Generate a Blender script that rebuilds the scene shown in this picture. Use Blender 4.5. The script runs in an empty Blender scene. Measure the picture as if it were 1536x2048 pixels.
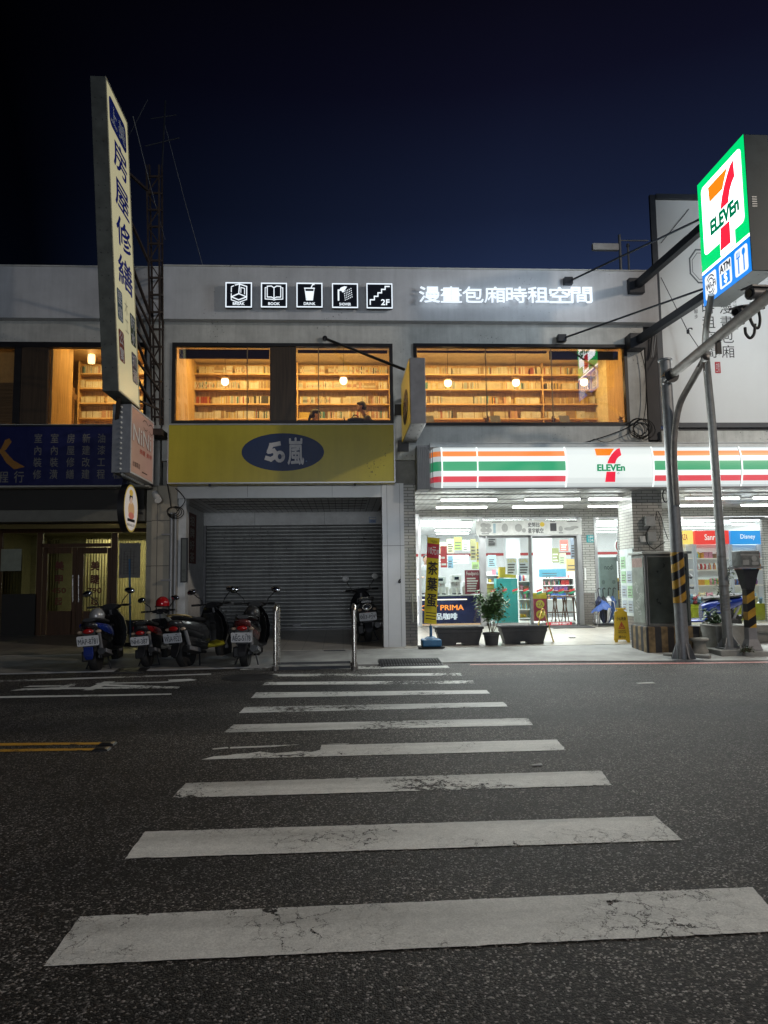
import bpy, math, random
from math import sin, cos, pi, radians, sqrt
from mathutils import Vector, Matrix
random.seed(7)
SC = bpy.context.scene
COL = SC.collection
V3 = Vector
# ---------------------------------------------------------------- camera
EYE = V3((0, 0, 1.44)); FPX = 1450.0; YAW = 0.058; PITCH = 0.095; ROLL = 0.0135
FW = V3((sin(YAW)*cos(PITCH), cos(YAW)*cos(PITCH), sin(PITCH)))
RT = V3((cos(YAW), -sin(YAW), 0)); UP = RT.cross(FW)
_cr, _sr = cos(ROLL), sin(ROLL)
RI = RT*_cr - UP*_sr; UI = UP*_cr + RT*_sr
cam = bpy.data.cameras.new('camera'); camo = bpy.data.objects.new('camera', cam); COL.objects.link(camo)
cam.sensor_fit = 'HORIZONTAL'; cam.sensor_width = 36; cam.lens = FPX/1536*36
cam.clip_start = 0.05; cam.clip_end = 2000
M = Matrix.Identity(4)
for i in range(3):
    M[i][0] = RI[i]; M[i][1] = UI[i]; M[i][2] = -FW[i]; M[i][3] = EYE[i]
camo.matrix_world = M
SC.camera = camo
SC.render.resolution_x = 768; SC.render.resolution_y = 1024
SC.view_settings.view_transform = 'Standard'; SC.view_settings.look = 'None'
SC.view_settings.gamma = 1.0; SC.view_settings.exposure = 0.0
SC.render.engine = 'CYCLES'
cy = SC.cycles
cy.use_denoising = True; cy.max_bounces = 8; cy.diffuse_bounces = 3; cy.glossy_bounces = 3
cy.transparent_max_bounces = 12; cy.transmission_bounces = 4; cy.sample_clamp_indirect = 4.0
cy.caustics_reflective = False; cy.caustics_refractive = False
# ---------------------------------------------------------------- night sky
W = bpy.data.worlds.new('World'); SC.world = W; W.use_nodes = True
nt = W.node_tree; nt.nodes.clear()
def nn(t, kind, **kw):
    n = t.nodes.new(kind)
    for k, v in kw.items(): setattr(n, k, v)
    return n
out = nn(nt, 'ShaderNodeOutputWorld'); bg = nn(nt, 'ShaderNodeBackground'); tc = nn(nt, 'ShaderNodeTexCoord')
sp = nn(nt, 'ShaderNodeSeparateXYZ'); nt.links.new(tc.outputs['Generated'], sp.inputs[0])
rmp = nn(nt, 'ShaderNodeValToRGB'); nt.links.new(sp.outputs['Z'], rmp.inputs[0])
els = rmp.color_ramp.elements
els[0].position = 0.0; els[0].color = (.05, .06, .10, 1)
els[1].position = 0.85; els[1].color = (.0016, .0014, .003, 1)
for p_, c_ in ((.34, (.017, .030, .079, 1)), (.46, (.0078, .0125, .034, 1)), (.58, (.0038, .0042, .013, 1)), (.67, (.0024, .0021, .0055, 1))):
    e = els.new(p_); e.color = c_
mr = nn(nt, 'ShaderNodeMapRange'); mr.inputs[1].default_value = -.36; mr.inputs[2].default_value = .22
mr.inputs[3].default_value = .04; mr.inputs[4].default_value = 1.25; nt.links.new(sp.outputs['X'], mr.inputs[0])
vm = nn(nt, 'ShaderNodeVectorMath', operation='SCALE'); nt.links.new(rmp.outputs[0], vm.inputs[0]); nt.links.new(mr.outputs[0], vm.inputs['Scale'])
nt.links.new(vm.outputs[0], bg.inputs[0]); bg.inputs[1].default_value = .88; nt.links.new(bg.outputs[0], out.inputs[0])
# ---------------------------------------------------------------- lamps that the place has, and an added fill lamp
def lamp(name, kind, loc, power, col, size=.2, aim=None, sy=None, angle=None, spread=None):
    l = bpy.data.lights.new(name, kind); o = bpy.data.objects.new(name, l); COL.objects.link(o); o.location = loc
    l.energy = power; l.color = col
    if kind == 'AREA':
        l.size = size
        if sy: l.shape = 'RECTANGLE'; l.size_y = sy
        if spread: l.spread = radians(spread)
    else: l.shadow_soft_size = size
    if name == 'sign_light': o.visible_glossy = False
    if angle: l.spot_size = radians(angle); l.spot_blend = .6
    if aim is not None: o.rotation_euler = (V3(aim)-V3(loc)).to_track_quat('-Z', 'Y').to_euler()
    return o
# street lamp to the right; unseen area lamp added as frontal fill behind the viewer
lamp('street_lamp_light', 'SPOT', (15, 3.6, 10.2), 3200, (1, .86, .71), .3, (6.6, 8.8, 0), angle=100)
lamp('frontal_fill_light', 'AREA', (0.4, -13, 2.4), 920, (.88, .94, 1), 7.0, (1.2, 14.0, 2.9), 1.6)
# ---------------------------------------------------------------- picture helpers: a pixel of the 1536x2048 photo on a known plane -> a point
def ray(px, py):
    return RI*((px-768)/FPX) - UI*((py-1024)/FPX) + FW
def at(px, py, Y):
    d = ray(px, py); return EYE + d*(Y/d.y)
def gd(px, py, z=0.0):
    d = ray(px, py); return EYE + d*((z-EYE.z)/d.z)
def rw(x0, y0, x1, y1, Y):
    xm, ym = (x0+x1)/2, (y0+y1)/2
    return at(x0, ym, Y).x, at(x1, ym, Y).x, at(xm, y1, Y).z, at(xm, y0, Y).z
# ---------------------------------------------------------------- things and parts
ORG = {}
def link(o): COL.objects.link(o); return o
def tag(o, label=None, cat=None, group=None, kind=None):
    if label: o['label'] = label
    if cat: o['category'] = cat
    if group: o['group'] = group
    if kind: o['kind'] = kind
    return o
def thing(name, label, cat, loc=(0, 0, 0), rz=0.0, group=None, local=False):
    o = link(bpy.data.objects.new(name, None)); o.location = loc; o.rotation_euler = (0, 0, rz)
    o.empty_display_size = .2
    ORG[o] = V3((0, 0, 0)) if local else V3(loc)
    return tag(o, label, cat, group)
def copy_tree(o, parent=None):
    c = o.copy(); COL.objects.link(c); ORG[c] = ORG[o]
    if parent: c.parent = parent
    for ch in list(o.children): copy_tree(ch, c)
    return c
class MB:
    def __init__(s): s.v = []; s.f = []
    def add(s, vs, fs):
        b = len(s.v); s.v += [V3(p) for p in vs]; s.f += [tuple(i+b for i in f) for f in fs]; return s
    def box(s, x0, x1, y0, y1, z0, z1):
        return s.add([(x0,y0,z0),(x1,y0,z0),(x1,y1,z0),(x0,y1,z0),(x0,y0,z1),(x1,y0,z1),(x1,y1,z1),(x0,y1,z1)],
                     [(0,3,2,1),(4,5,6,7),(0,1,5,4),(1,2,6,5),(2,3,7,6),(3,0,4,7)])
    def pbox(s, px0, py0, px1, py1, Y, dep):          # a facade-parallel box whose front shows at that rectangle of the photo
        a, b, c, d = rw(px0, py0, px1, py1, Y); return s.box(a, b, Y, Y+dep, c, d)
    def poly(s, pts): return s.add(pts, [tuple(range(len(pts)))])
    def prism(s, pts, d):
        n = len(pts); d = V3(d); a = [V3(p) for p in pts]
        return s.add(a+[p+d for p in a], [tuple(range(n))[::-1], tuple(range(n, 2*n))]+[(i, (i+1) % n, n+(i+1) % n, n+i) for i in range(n)])
    def loft(s, secs, cap=True):
        n = len(secs[0]); vs = [p for r in secs for p in r]; fs = []
        for k in range(len(secs)-1):
            for i in range(n):
                j = (i+1) % n; fs.append((k*n+i, k*n+j, (k+1)*n+j, (k+1)*n+i))
        if cap: fs += [tuple(range(n))[::-1], tuple(range((len(secs)-1)*n, len(secs)*n))]
        return s.add(vs, fs)
    def tube(s, pts, r, seg=8, cap=True):
        pts = [V3(p) for p in pts]; n = len(pts); rs = r if isinstance(r, (list, tuple)) else [r]*n
        t0 = (pts[1]-pts[0]).normalized(); a = t0.orthogonal().normalized(); secs = []
        for i in range(n):
            t = (pts[min(i+1, n-1)]-pts[max(i-1, 0)])
            t = t.normalized() if t.length > 1e-9 else t0
            a = (a - t*a.dot(t)); a = a.normalized() if a.length > 1e-6 else t.orthogonal().normalized()
            b = t.cross(a)
            secs.append([pts[i]+(a*cos(2*pi*k/seg)+b*sin(2*pi*k/seg))*rs[i] for k in range(seg)])
        return s.loft(secs, cap)
    def curve(s, pts, r, seg=8, n=6):                   # tube along a Catmull-Rom path
        return s.tube(spline(pts, n), r, seg)
    def lathe(s, prof, c=(0, 0, 0), axis='z', seg=20):
        c = V3(c); secs = []
        for r, h in prof:
            ring = []
            for k in range(seg):
                u, w = r*cos(2*pi*k/seg), r*sin(2*pi*k/seg)
                ring.append(c+V3({'z': (u, w, h), 'x': (h, u, w), 'y': (w, h, u)}[axis]))
            secs.append(ring)
        return s.loft(secs)
    def ell(s, c, r, seg=14, rings=9, rot=None):
        c = V3(c); secs = []
        for i in range(rings+1):
            ph = -pi/2+pi*min(max(i/rings, .012), .988)
            ring = [V3((r[0]*cos(ph)*cos(2*pi*k/seg), r[1]*cos(ph)*sin(2*pi*k/seg), r[2]*sin(ph))) for k in range(seg)]
            secs.append([c+((rot @ p) if rot else p) for p in ring])
        return s.loft(secs)
    def bar(s, a, b, w, h=None, up=(0, 0, 1)):         # rectangular bar from a to b
        a, b = V3(a), V3(b); h = h or w; t = (b-a).normalized(); x = t.cross(V3(up))
        if x.length < 1e-4: x = t.cross(V3((1, 0, 0)))
        x = x.normalized(); y = x.cross(t)
        return s.loft([[p+x*(sx*w/2)+y*(sy*h/2) for sx, sy in ((-1,-1),(1,-1),(1,1),(-1,1))] for p in (a, b)])
    def build(s, name, m, parent=None, smooth=False, bev=0, label=None, seg=2):
        org = V3((0, 0, 0)); q = parent
        while q is not None:
            if q in ORG: org = ORG[q]
            q = q.parent
        me = bpy.data.meshes.new(name); me.from_pydata([tuple(p-org) for p in s.v], [], s.f); me.update()
        import bmesh
        bm = bmesh.new(); bm.from_mesh(me); bmesh.ops.recalc_face_normals(bm, faces=bm.faces); bm.to_mesh(me); bm.free()
        if m: me.materials.append(m)
        o = link(bpy.data.objects.new(name, me))
        if parent: o.parent = parent
        if smooth:
            for p in me.polygons: p.use_smooth = True
            try: me.set_sharp_from_angle(angle=radians(40 if smooth is True else smooth))
            except Exception: pass
        if bev:
            b = o.modifiers.new('bevel', 'BEVEL'); b.width = bev; b.segments = seg; b.limit_method = 'ANGLE'; b.angle_limit = radians(50)
        if label: o['label'] = label
        return o
def spline(pts, n=6):
    pts = [V3(p) for p in pts]; q = [pts[0]*2-pts[1]]+pts+[pts[-1]*2-pts[-2]]; r = []
    for i in range(1, len(q)-2):
        p0, p1, p2, p3 = q[i-1:i+3]
        for k in range(n):
            t = k/n; r.append(.5*((2*p1)+(p2-p0)*t+(2*p0-5*p1+4*p2-p3)*t*t+(3*p1-p0-3*p2+p3)*t**3))
    r.append(pts[-1]); return r
_tcache = {}
def glyphs(body, bold):
    k = (body, bold)
    if k in _tcache: return _tcache[k]
    cu = bpy.data.curves.new('t', 'FONT'); cu.body = body; cu.offset = bold; cu.resolution_u = 3
    o = link(bpy.data.objects.new('t', cu)); bpy.context.view_layer.update()
    me = bpy.data.meshes.new_from_object(o.evaluated_get(bpy.context.evaluated_depsgraph_get()))
    r = ([v.co.copy() for v in me.vertices], [tuple(p.vertices) for p in me.polygons])
    bpy.data.objects.remove(o); bpy.data.curves.remove(cu); bpy.data.meshes.remove(me)
    _tcache[k] = r; return r
class Fr:                                               # a flat frame in the world: corner O, edges U and V
    def __init__(s, O, U, Vv):
        s.O, s.U, s.V = V3(O), V3(U), V3(Vv); s.n = s.U.cross(s.V).normalized(); s.w = s.U.length; s.h = s.V.length; s.k = 0
    def pt(s, a, b, off=0): return s.O+s.U*a+s.V*b+s.n*off
    def poly(s, mb, pts, off=.003, th=0):
        q = [s.pt(a, b, off) for a, b in pts]
        if th: mb.prism(q, s.n*th)
        else: mb.poly(q)
    def rect(s, mb, a0, b0, a1, b1, off=.003, th=0): s.poly(mb, [(a0,b0),(a1,b0),(a1,b1),(a0,b1)], off, th)
    def rr(s, a0, b0, a1, b1, r, n=5):
        ra, rb = r/s.w, r/s.h; q = []
        for cx, cy_, st in ((a1-ra,b0+rb,-90),(a1-ra,b1-rb,0),(a0+ra,b1-rb,90),(a0+ra,b0+rb,180)):
            for k in range(n+1):
                t = radians(st+90*k/n); q.append((cx+ra*cos(t), cy_+rb*sin(t)))
        return q
    def rrect(s, mb, a0, b0, a1, b1, r, off=.003, th=0): s.poly(mb, s.rr(a0,b0,a1,b1,r), off, th)
    def el(s, a, b, ra, rb, n=40, t0=0, t1=360): return [(a+ra*cos(radians(t0+(t1-t0)*k/n)), b+rb*sin(radians(t0+(t1-t0)*k/n))) for k in range(n if t1-t0 == 360 else n+1)]
    def disc(s, mb, a, b, ra, rb, off=.003, th=0, n=40): s.poly(mb, s.el(a,b,ra,rb,n), off, th)
    def line(s, mb, pts, w, off=.003, th=0, closed=False):
        if closed: pts = list(pts)+[pts[0]]
        for (a0,b0),(a1,b1) in zip(pts, pts[1:]):
            p, q = s.pt(a0,b0,off), s.pt(a1,b1,off); t = q-p
            if t.length < 1e-7: continue
            t.normalize(); x = s.n.cross(t)*(w/2); e = t*(w*.42); s.k += 1; d = s.n*(.00012*(s.k % 12))
            z = [p-e-x+d, q+e-x+d, q+e+x+d, p-e+x+d]
            if th: mb.prism(z, s.n*th)
            else: mb.poly(z)
    def text(s, mb, body, a0, b0, a1, b1, off=.003, th=0, bold=0.0, cell=False):
        if bold:                                        # heavier strokes: the same glyphs laid again with small shifts
            dx, dy = bold*.8*(a1-a0)/(1 if cell else max(len(body)*.75, 1)), bold*.8*(b1-b0)
            ring = ((1,0),(-1,0),(0,1),(0,-1)) if bold < .06 else tuple((r_*u, r_*w) for r_ in (1, .5) for u, w in ((1,0),(-1,0),(0,.8),(0,-.8),(.7,.6),(-.7,.6),(.7,-.6),(-.7,-.6)))
            for i, (p, q) in enumerate(ring): s.text(mb, body, a0+p*dx, b0+q*dy, a1+p*dx, b1+q*dy, off-.00016*(i+1), th, 0, cell)
        vs, fs = glyphs(body, 0.0)
        if not vs: return
        if cell: x0, x1, y0, y1 = 0, 1, -.12, .88
        else: x0, x1 = min(v.x for v in vs), max(v.x for v in vs); y0, y1 = min(v.y for v in vs), max(v.y for v in vs)
        m = lambda v, o: s.pt(a0+(a1-a0)*(v.x-x0)/max(x1-x0, 1e-6), b0+(b1-b0)*(v.y-y0)/max(y1-y0, 1e-6), o)
        mb.add([m(v, off+th) for v in vs], fs)
        if th:
            ed = {}
            for f in fs:
                for i in range(len(f)):
                    e = (f[i], f[(i+1) % len(f)]); ed[e] = ed.get(e, 0)+1
            rim = [e for e in ed if (e[1], e[0]) not in ed]
            b = len(mb.v)-len(vs); c = len(mb.v); mb.v += [m(v, off) for v in vs]
            mb.f += [(b+e[0], c+e[0], c+e[1], b+e[1]) for e in rim]
    def col(s, mb, body, ac, b1, cw, ch, off=.003, th=0, bold=0.0, gap=1.0):   # characters stacked downwards, cells cw x ch
        for i, c in enumerate(body): s.text(mb, c, ac-cw/2, b1-(i*gap+1)*ch, ac+cw/2, b1-i*gap*ch, off, th, bold, True)
def FF(px0, py0, px1, py1, Y):
    a, b, c, d = rw(px0, py0, px1, py1, Y); return Fr((a, Y, c), (b-a, 0, 0), (0, 0, d-c))
# ---------------------------------------------------------------- materials
_mats = {}
def mk(name):
    m = bpy.data.materials.new(name); m.use_nodes = True; t = m.node_tree; b = t.nodes['Principled BSDF']; return m, t, b
def mat(name, col, rough=.6, metal=0.0, var=.18, scale=6.0, bump=0.0, bscale=None, coat=0.0, spec=None):
    if name in _mats: return _mats[name]
    m, t, b = mk(name); b.inputs['Roughness'].default_value = rough; b.inputs['Metallic'].default_value = metal
    if spec is not None: b.inputs['Specular IOR Level'].default_value = spec
    if coat: b.inputs['Coat Weight'].default_value = coat; b.inputs['Coat Roughness'].default_value = .06
    tc = nn(t, 'ShaderNodeTexCoord'); nz = nn(t, 'ShaderNodeTexNoise'); nz.inputs['Scale'].default_value = scale; nz.inputs['Detail'].default_value = 6; nz.inputs['Roughness'].default_value = .65
    t.links.new(tc.outputs['Object'], nz.inputs['Vector'])
    mp = nn(t, 'ShaderNodeMapRange'); t.links.new(nz.outputs[0], mp.inputs[0]); mp.inputs[1].default_value = .3; mp.inputs[2].default_value = .7
    mp.inputs[3].default_value = 1-var; mp.inputs[4].default_value = 1+var*.6
    sc = nn(t, 'ShaderNodeVectorMath', operation='SCALE'); sc.inputs[0].default_value = col[:3]; t.links.new(mp.outputs[0], sc.inputs['Scale'])
    t.links.new(sc.outputs[0], b.inputs['Base Color'])
    mq = nn(t, 'ShaderNodeMapRange'); t.links.new(nz.outputs[0], mq.inputs[0]); mq.inputs[3].default_value = max(rough-.12, .02); mq.inputs[4].default_value = min(rough+.12, 1)
    t.links.new(mq.outputs[0], b.inputs['Roughness'])
    if bump:
        n2 = nn(t, 'ShaderNodeTexNoise'); n2.inputs['Scale'].default_value = bscale or scale*8; n2.inputs['Detail'].default_value = 4
        t.links.new(tc.outputs['Object'], n2.inputs['Vector'])
        bp = nn(t, 'ShaderNodeBump'); bp.inputs['Strength'].default_value = bump; bp.inputs['Distance'].default_value = .01
        t.links.new(n2.outputs[0], bp.inputs['Height']); t.links.new(bp.outputs[0], b.inputs['Normal'])
    _mats[name] = m; return m
def weather(m, spots=.0, streak=.35):                  # rain streaks, grime and small flaked spots on a painted wall
    t = m.node_tree; b = t.nodes['Principled BSDF']; src = b.inputs['Base Color'].links[0].from_socket
    tc = nn(t, 'ShaderNodeTexCoord'); mp = nn(t, 'ShaderNodeMapping'); mp.inputs['Scale'].default_value = (5, 5, .35); t.links.new(tc.outputs['Object'], mp.inputs[0])
    nz = nn(t, 'ShaderNodeTexNoise'); nz.inputs['Scale'].default_value = 1.6; nz.inputs['Detail'].default_value = 8; nz.inputs['Roughness'].default_value = .7; t.links.new(mp.outputs[0], nz.inputs['Vector'])
    r = nn(t, 'ShaderNodeMapRange'); r.inputs[1].default_value = .42; r.inputs[2].default_value = .72; r.inputs[3].default_value = 1; r.inputs[4].default_value = 1-streak; t.links.new(nz.outputs[0], r.inputs[0])
    n2 = nn(t, 'ShaderNodeTexNoise'); n2.inputs['Scale'].default_value = 22; n2.inputs['Detail'].default_value = 5; t.links.new(tc.outputs['Object'], n2.inputs['Vector'])
    n3 = nn(t, 'ShaderNodeTexNoise'); n3.inputs['Scale'].default_value = .9; t.links.new(tc.outputs['Object'], n3.inputs['Vector'])
    ad = nn(t, 'ShaderNodeMath', operation='MULTIPLY_ADD'); ad.inputs[1].default_value = .55; t.links.new(n3.outputs[0], ad.inputs[0]); t.links.new(n2.outputs[0], ad.inputs[2])
    gt = nn(t, 'ShaderNodeMapRange'); gt.inputs[1].default_value = 1.0-spots; gt.inputs[2].default_value = 1.03-spots; gt.inputs[3].default_value = 1; gt.inputs[4].default_value = .35; t.links.new(ad.outputs[0], gt.inputs[0])
    mu = nn(t, 'ShaderNodeMath', operation='MULTIPLY'); t.links.new(r.outputs[0], mu.inputs[0]); t.links.new(gt.outputs[0], mu.inputs[1])
    sc = nn(t, 'ShaderNodeVectorMath', operation='SCALE'); t.links.new(src, sc.inputs[0]); t.links.new(mu.outputs[0], sc.inputs['Scale']); t.links.new(sc.outputs[0], b.inputs['Base Color']); return m
def emat(name, col, s, var=0.0, scale=5.0):             # something that gives off light
    if name in _mats: return _mats[name]
    m, t, b = mk(name); b.inputs['Base Color'].default_value = (*[c*.3 for c in col], 1); b.inputs['Roughness'].default_value = .3
    b.inputs['Emission Color'].default_value = (*col, 1); b.inputs['Emission Strength'].default_value = s
    if var:
        tc = nn(t, 'ShaderNodeTexCoord'); nz = nn(t, 'ShaderNodeTexNoise'); nz.inputs['Scale'].default_value = scale
        t.links.new(tc.outputs['Object'], nz.inputs['Vector']); mp = nn(t, 'ShaderNodeMapRange'); mp.inputs[3].default_value = s*(1-var); mp.inputs[4].default_value = s*(1+var)
        t.links.new(nz.outputs[0], mp.inputs[0]); t.links.new(mp.outputs[0], b.inputs['Emission Strength'])
    _mats[name] = m; return m
def glass(name, tint=(1, 1, 1), rough=.0, k=1.0):
    if name in _mats: return _mats[name]
    m = bpy.data.materials.new(name); m.use_nodes = True; t = m.node_tree; t.nodes.clear()
    o = nn(t, 'ShaderNodeOutputMaterial'); tr = nn(t, 'ShaderNodeBsdfTransparent'); tr.inputs[0].default_value = (*tint, 1)
    g = nn(t, 'ShaderNodeBsdfGlossy'); g.inputs['Roughness'].default_value = rough; fr = nn(t, 'ShaderNodeFresnel'); fr.inputs[0].default_value = 1.5
    mu = nn(t, 'ShaderNodeMath', operation='MULTIPLY'); mu.inputs[1].default_value = k; t.links.new(fr.outputs[0], mu.inputs[0])
    mx = nn(t, 'ShaderNodeMixShader'); t.links.new(mu.outputs[0], mx.inputs[0]); t.links.new(tr.outputs[0], mx.inputs[1]); t.links.new(g.outputs[0], mx.inputs[2]); t.links.new(mx.outputs[0], o.inputs[0])
    _mats[name] = m; return m
def tiles(name, c1, c2, mortar, bw, bh, gap=.006, rough=.35, off=.5, plane='wall', bump=.3, dirt=.25):
    if name in _mats: return _mats[name]
    m, t, b = mk(name); tc = nn(t, 'ShaderNodeTexCoord'); s = nn(t, 'ShaderNodeSeparateXYZ'); t.links.new(tc.outputs['Object'], s.inputs[0])
    c = nn(t, 'ShaderNodeCombineXYZ')
    if plane == 'wall':
        ad = nn(t, 'ShaderNodeMath', operation='ADD'); t.links.new(s.outputs[0], ad.inputs[0]); t.links.new(s.outputs[1], ad.inputs[1])
        t.links.new(ad.outputs[0], c.inputs[0]); t.links.new(s.outputs[2], c.inputs[1])
    elif plane == 'floor': t.links.new(s.outputs[0], c.inputs[0]); t.links.new(s.outputs[1], c.inputs[1])
    else: t.links.new(s.outputs[1], c.inputs[0]); t.links.new(s.outputs[0], c.inputs[1])
    br = nn(t, 'ShaderNodeTexBrick'); t.links.new(c.outputs[0], br.inputs['Vector']); br.offset = off
    br.inputs['Color1'].default_value = (*c1, 1); br.inputs['Color2'].default_value = (*c2, 1); br.inputs['Mortar'].default_value = (*mortar, 1)
    br.inputs['Scale'].default_value = 1; br.inputs['Mortar Size'].default_value = gap; br.inputs['Mortar Smooth'].default_value = .1
    br.inputs['Brick Width'].default_value = bw; br.inputs['Row Height'].default_value = bh
    nz = nn(t, 'ShaderNodeTexNoise'); nz.inputs['Scale'].default_value = 2.5; nz.inputs['Detail'].default_value = 8; t.links.new(tc.outputs['Object'], nz.inputs['Vector'])
    mp = nn(t, 'ShaderNodeMapRange'); mp.inputs[1].default_value = .3; mp.inputs[2].default_value = .7; mp.inputs[3].default_value = 1-dirt; mp.inputs[4].default_value = 1.05; t.links.new(nz.outputs[0], mp.inputs[0])
    sc = nn(t, 'ShaderNodeVectorMath', operation='SCALE'); t.links.new(br.outputs[0], sc.inputs[0]); t.links.new(mp.outputs[0], sc.inputs['Scale']); t.links.new(sc.outputs[0], b.inputs['Base Color'])
    b.inputs['Roughness'].default_value = rough
    bp = nn(t, 'ShaderNodeBump'); bp.invert = True; bp.inputs['Strength'].default_value = bump; bp.inputs['Distance'].default_value = .01; t.links.new(br.outputs['Fac'], bp.inputs['Height']); t.links.new(bp.outputs[0], b.inputs['Normal'])
    _mats[name] = m; return m
def wood(name, col, rough=.5, axis='z', k=.35):
    if name in _mats: return _mats[name]
    m, t, b = mk(name); tc = nn(t, 'ShaderNodeTexCoord'); mp = nn(t, 'ShaderNodeMapping'); t.links.new(tc.outputs['Object'], mp.inputs[0])
    mp.inputs['Scale'].default_value = {'z': (22, 22, .9), 'x': (.9, 22, 22), 'y': (22, .9, 22)}[axis]
    nz = nn(t, 'ShaderNodeTexNoise'); nz.inputs['Scale'].default_value = 1.4; nz.inputs['Detail'].default_value = 7; nz.inputs['Distortion'].default_value = .6; t.links.new(mp.outputs[0], nz.inputs['Vector'])
    r = nn(t, 'ShaderNodeMapRange'); r.inputs[1].default_value = .32; r.inputs[2].default_value = .68; r.inputs[3].default_value = 1-k; r.inputs[4].default_value = 1+k*.5; t.links.new(nz.outputs[0], r.inputs[0])
    sc = nn(t, 'ShaderNodeVectorMath', operation='SCALE'); sc.inputs[0].default_value = col; t.links.new(r.outputs[0], sc.inputs['Scale']); t.links.new(sc.outputs[0], b.inputs['Base Color'])
    b.inputs['Roughness'].default_value = rough; _mats[name] = m; return m
def bands(name, stops, emis=None, axis='Z', scale=1.0, rough=.4, diag=None, var=None):   # colour bands along one object axis (painted stripes, dimmed panel edges)
    if name in _mats: return _mats[name]
    m, t, b = mk(name); tc = nn(t, 'ShaderNodeTexCoord'); s = nn(t, 'ShaderNodeSeparateXYZ'); t.links.new(tc.outputs['Object'], s.inputs[0])
    src = s.outputs[axis]
    if diag:                                            # repeating diagonal hazard stripes
        a = nn(t, 'ShaderNodeMath', operation='MULTIPLY'); a.inputs[1].default_value = diag[0]; t.links.new(s.outputs[diag[1]], a.inputs[0])
        ad = nn(t, 'ShaderNodeMath', operation='ADD'); t.links.new(src, ad.inputs[0]); t.links.new(a.outputs[0], ad.inputs[1]); src = ad.outputs[0]
    mu = nn(t, 'ShaderNodeMath', operation='MULTIPLY'); mu.inputs[1].default_value = scale; t.links.new(src, mu.inputs[0]); src = mu.outputs[0]
    if diag:
        fr = nn(t, 'ShaderNodeMath', operation='FRACT'); t.links.new(src, fr.inputs[0]); src = fr.outputs[0]
    rp = nn(t, 'ShaderNodeValToRGB'); rp.color_ramp.interpolation = 'CONSTANT'; t.links.new(src, rp.inputs[0]); e = rp.color_ramp.elements
    e[0].position = 0; e[0].color = (*stops[0][1], 1); e[1].position = stops[1][0]; e[1].color = (*stops[1][1], 1)
    for p, c in stops[2:]: x = e.new(p); x.color = (*c, 1)
    col = rp.outputs[0]
    if var:
        nz = nn(t, 'ShaderNodeTexNoise'); nz.inputs['Scale'].default_value = 9; nz.inputs['Detail'].default_value = 7; t.links.new(tc.outputs['Object'], nz.inputs['Vector'])
        mp = nn(t, 'ShaderNodeMapRange'); mp.inputs[1].default_value = .3; mp.inputs[2].default_value = .7; mp.inputs[3].default_value = 1-var; mp.inputs[4].default_value = 1.1; t.links.new(nz.outputs[0], mp.inputs[0])
        sc = nn(t, 'ShaderNodeVectorMath', operation='SCALE'); t.links.new(col, sc.inputs[0]); t.links.new(mp.outputs[0], sc.inputs['Scale']); col = sc.outputs[0]
    b.inputs['Roughness'].default_value = rough
    if emis: b.inputs['Base Color'].default_value = (.2, .2, .2, 1)
    else: t.links.new(col, b.inputs['Base Color'])
    if emis: t.links.new(col, b.inputs['Emission Color']); b.inputs['Emission Strength'].default_value = emis
    _mats[name] = m; return m
BLK = mat('black_paint', (.012, .012, .014), .4); STEEL = mat('stainless_steel', (.55, .52, .48), .28, 1.0, .15)
GALV = mat('galvanised_steel', (.23, .24, .25), .55, .6, .25, 9); DSTEEL = mat('dark_steel', (.03, .033, .04), .55, .3, .3)
RUST = mat('rusty_steel', (.05, .035, .028), .8, .2, .5, 10); WHT = mat('white_plastic', (.7, .7, .68), .45)
RUB = mat('black_rubber', (.012, .012, .013), .75, 0, .3, 20); CHROME = mat('chrome', (.75, .75, .76), .12, 1.0, .05)
PLAS = mat('black_plastic', (.016, .016, .018), .38, 0, .25, 12); CABLE = mat('black_cable', (.01, .01, .01), .6)
GL = glass('window_glass', (.97, .98, .98)); GLU = glass('upper_window_glass', (.97, .97, .96), 0, 4.0); GLD = glass('shop_glass', (.93, .97, .96))
CONC = mat('concrete', (.27, .27, .255), .85, 0, .3, 3, .25, 60)
ALU = mat('aluminium_frame', (.42, .42, .42), .35, .8, .1); GREYM = mat('grey_metal', (.22, .22, .23), .5, .2, .2)
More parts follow.
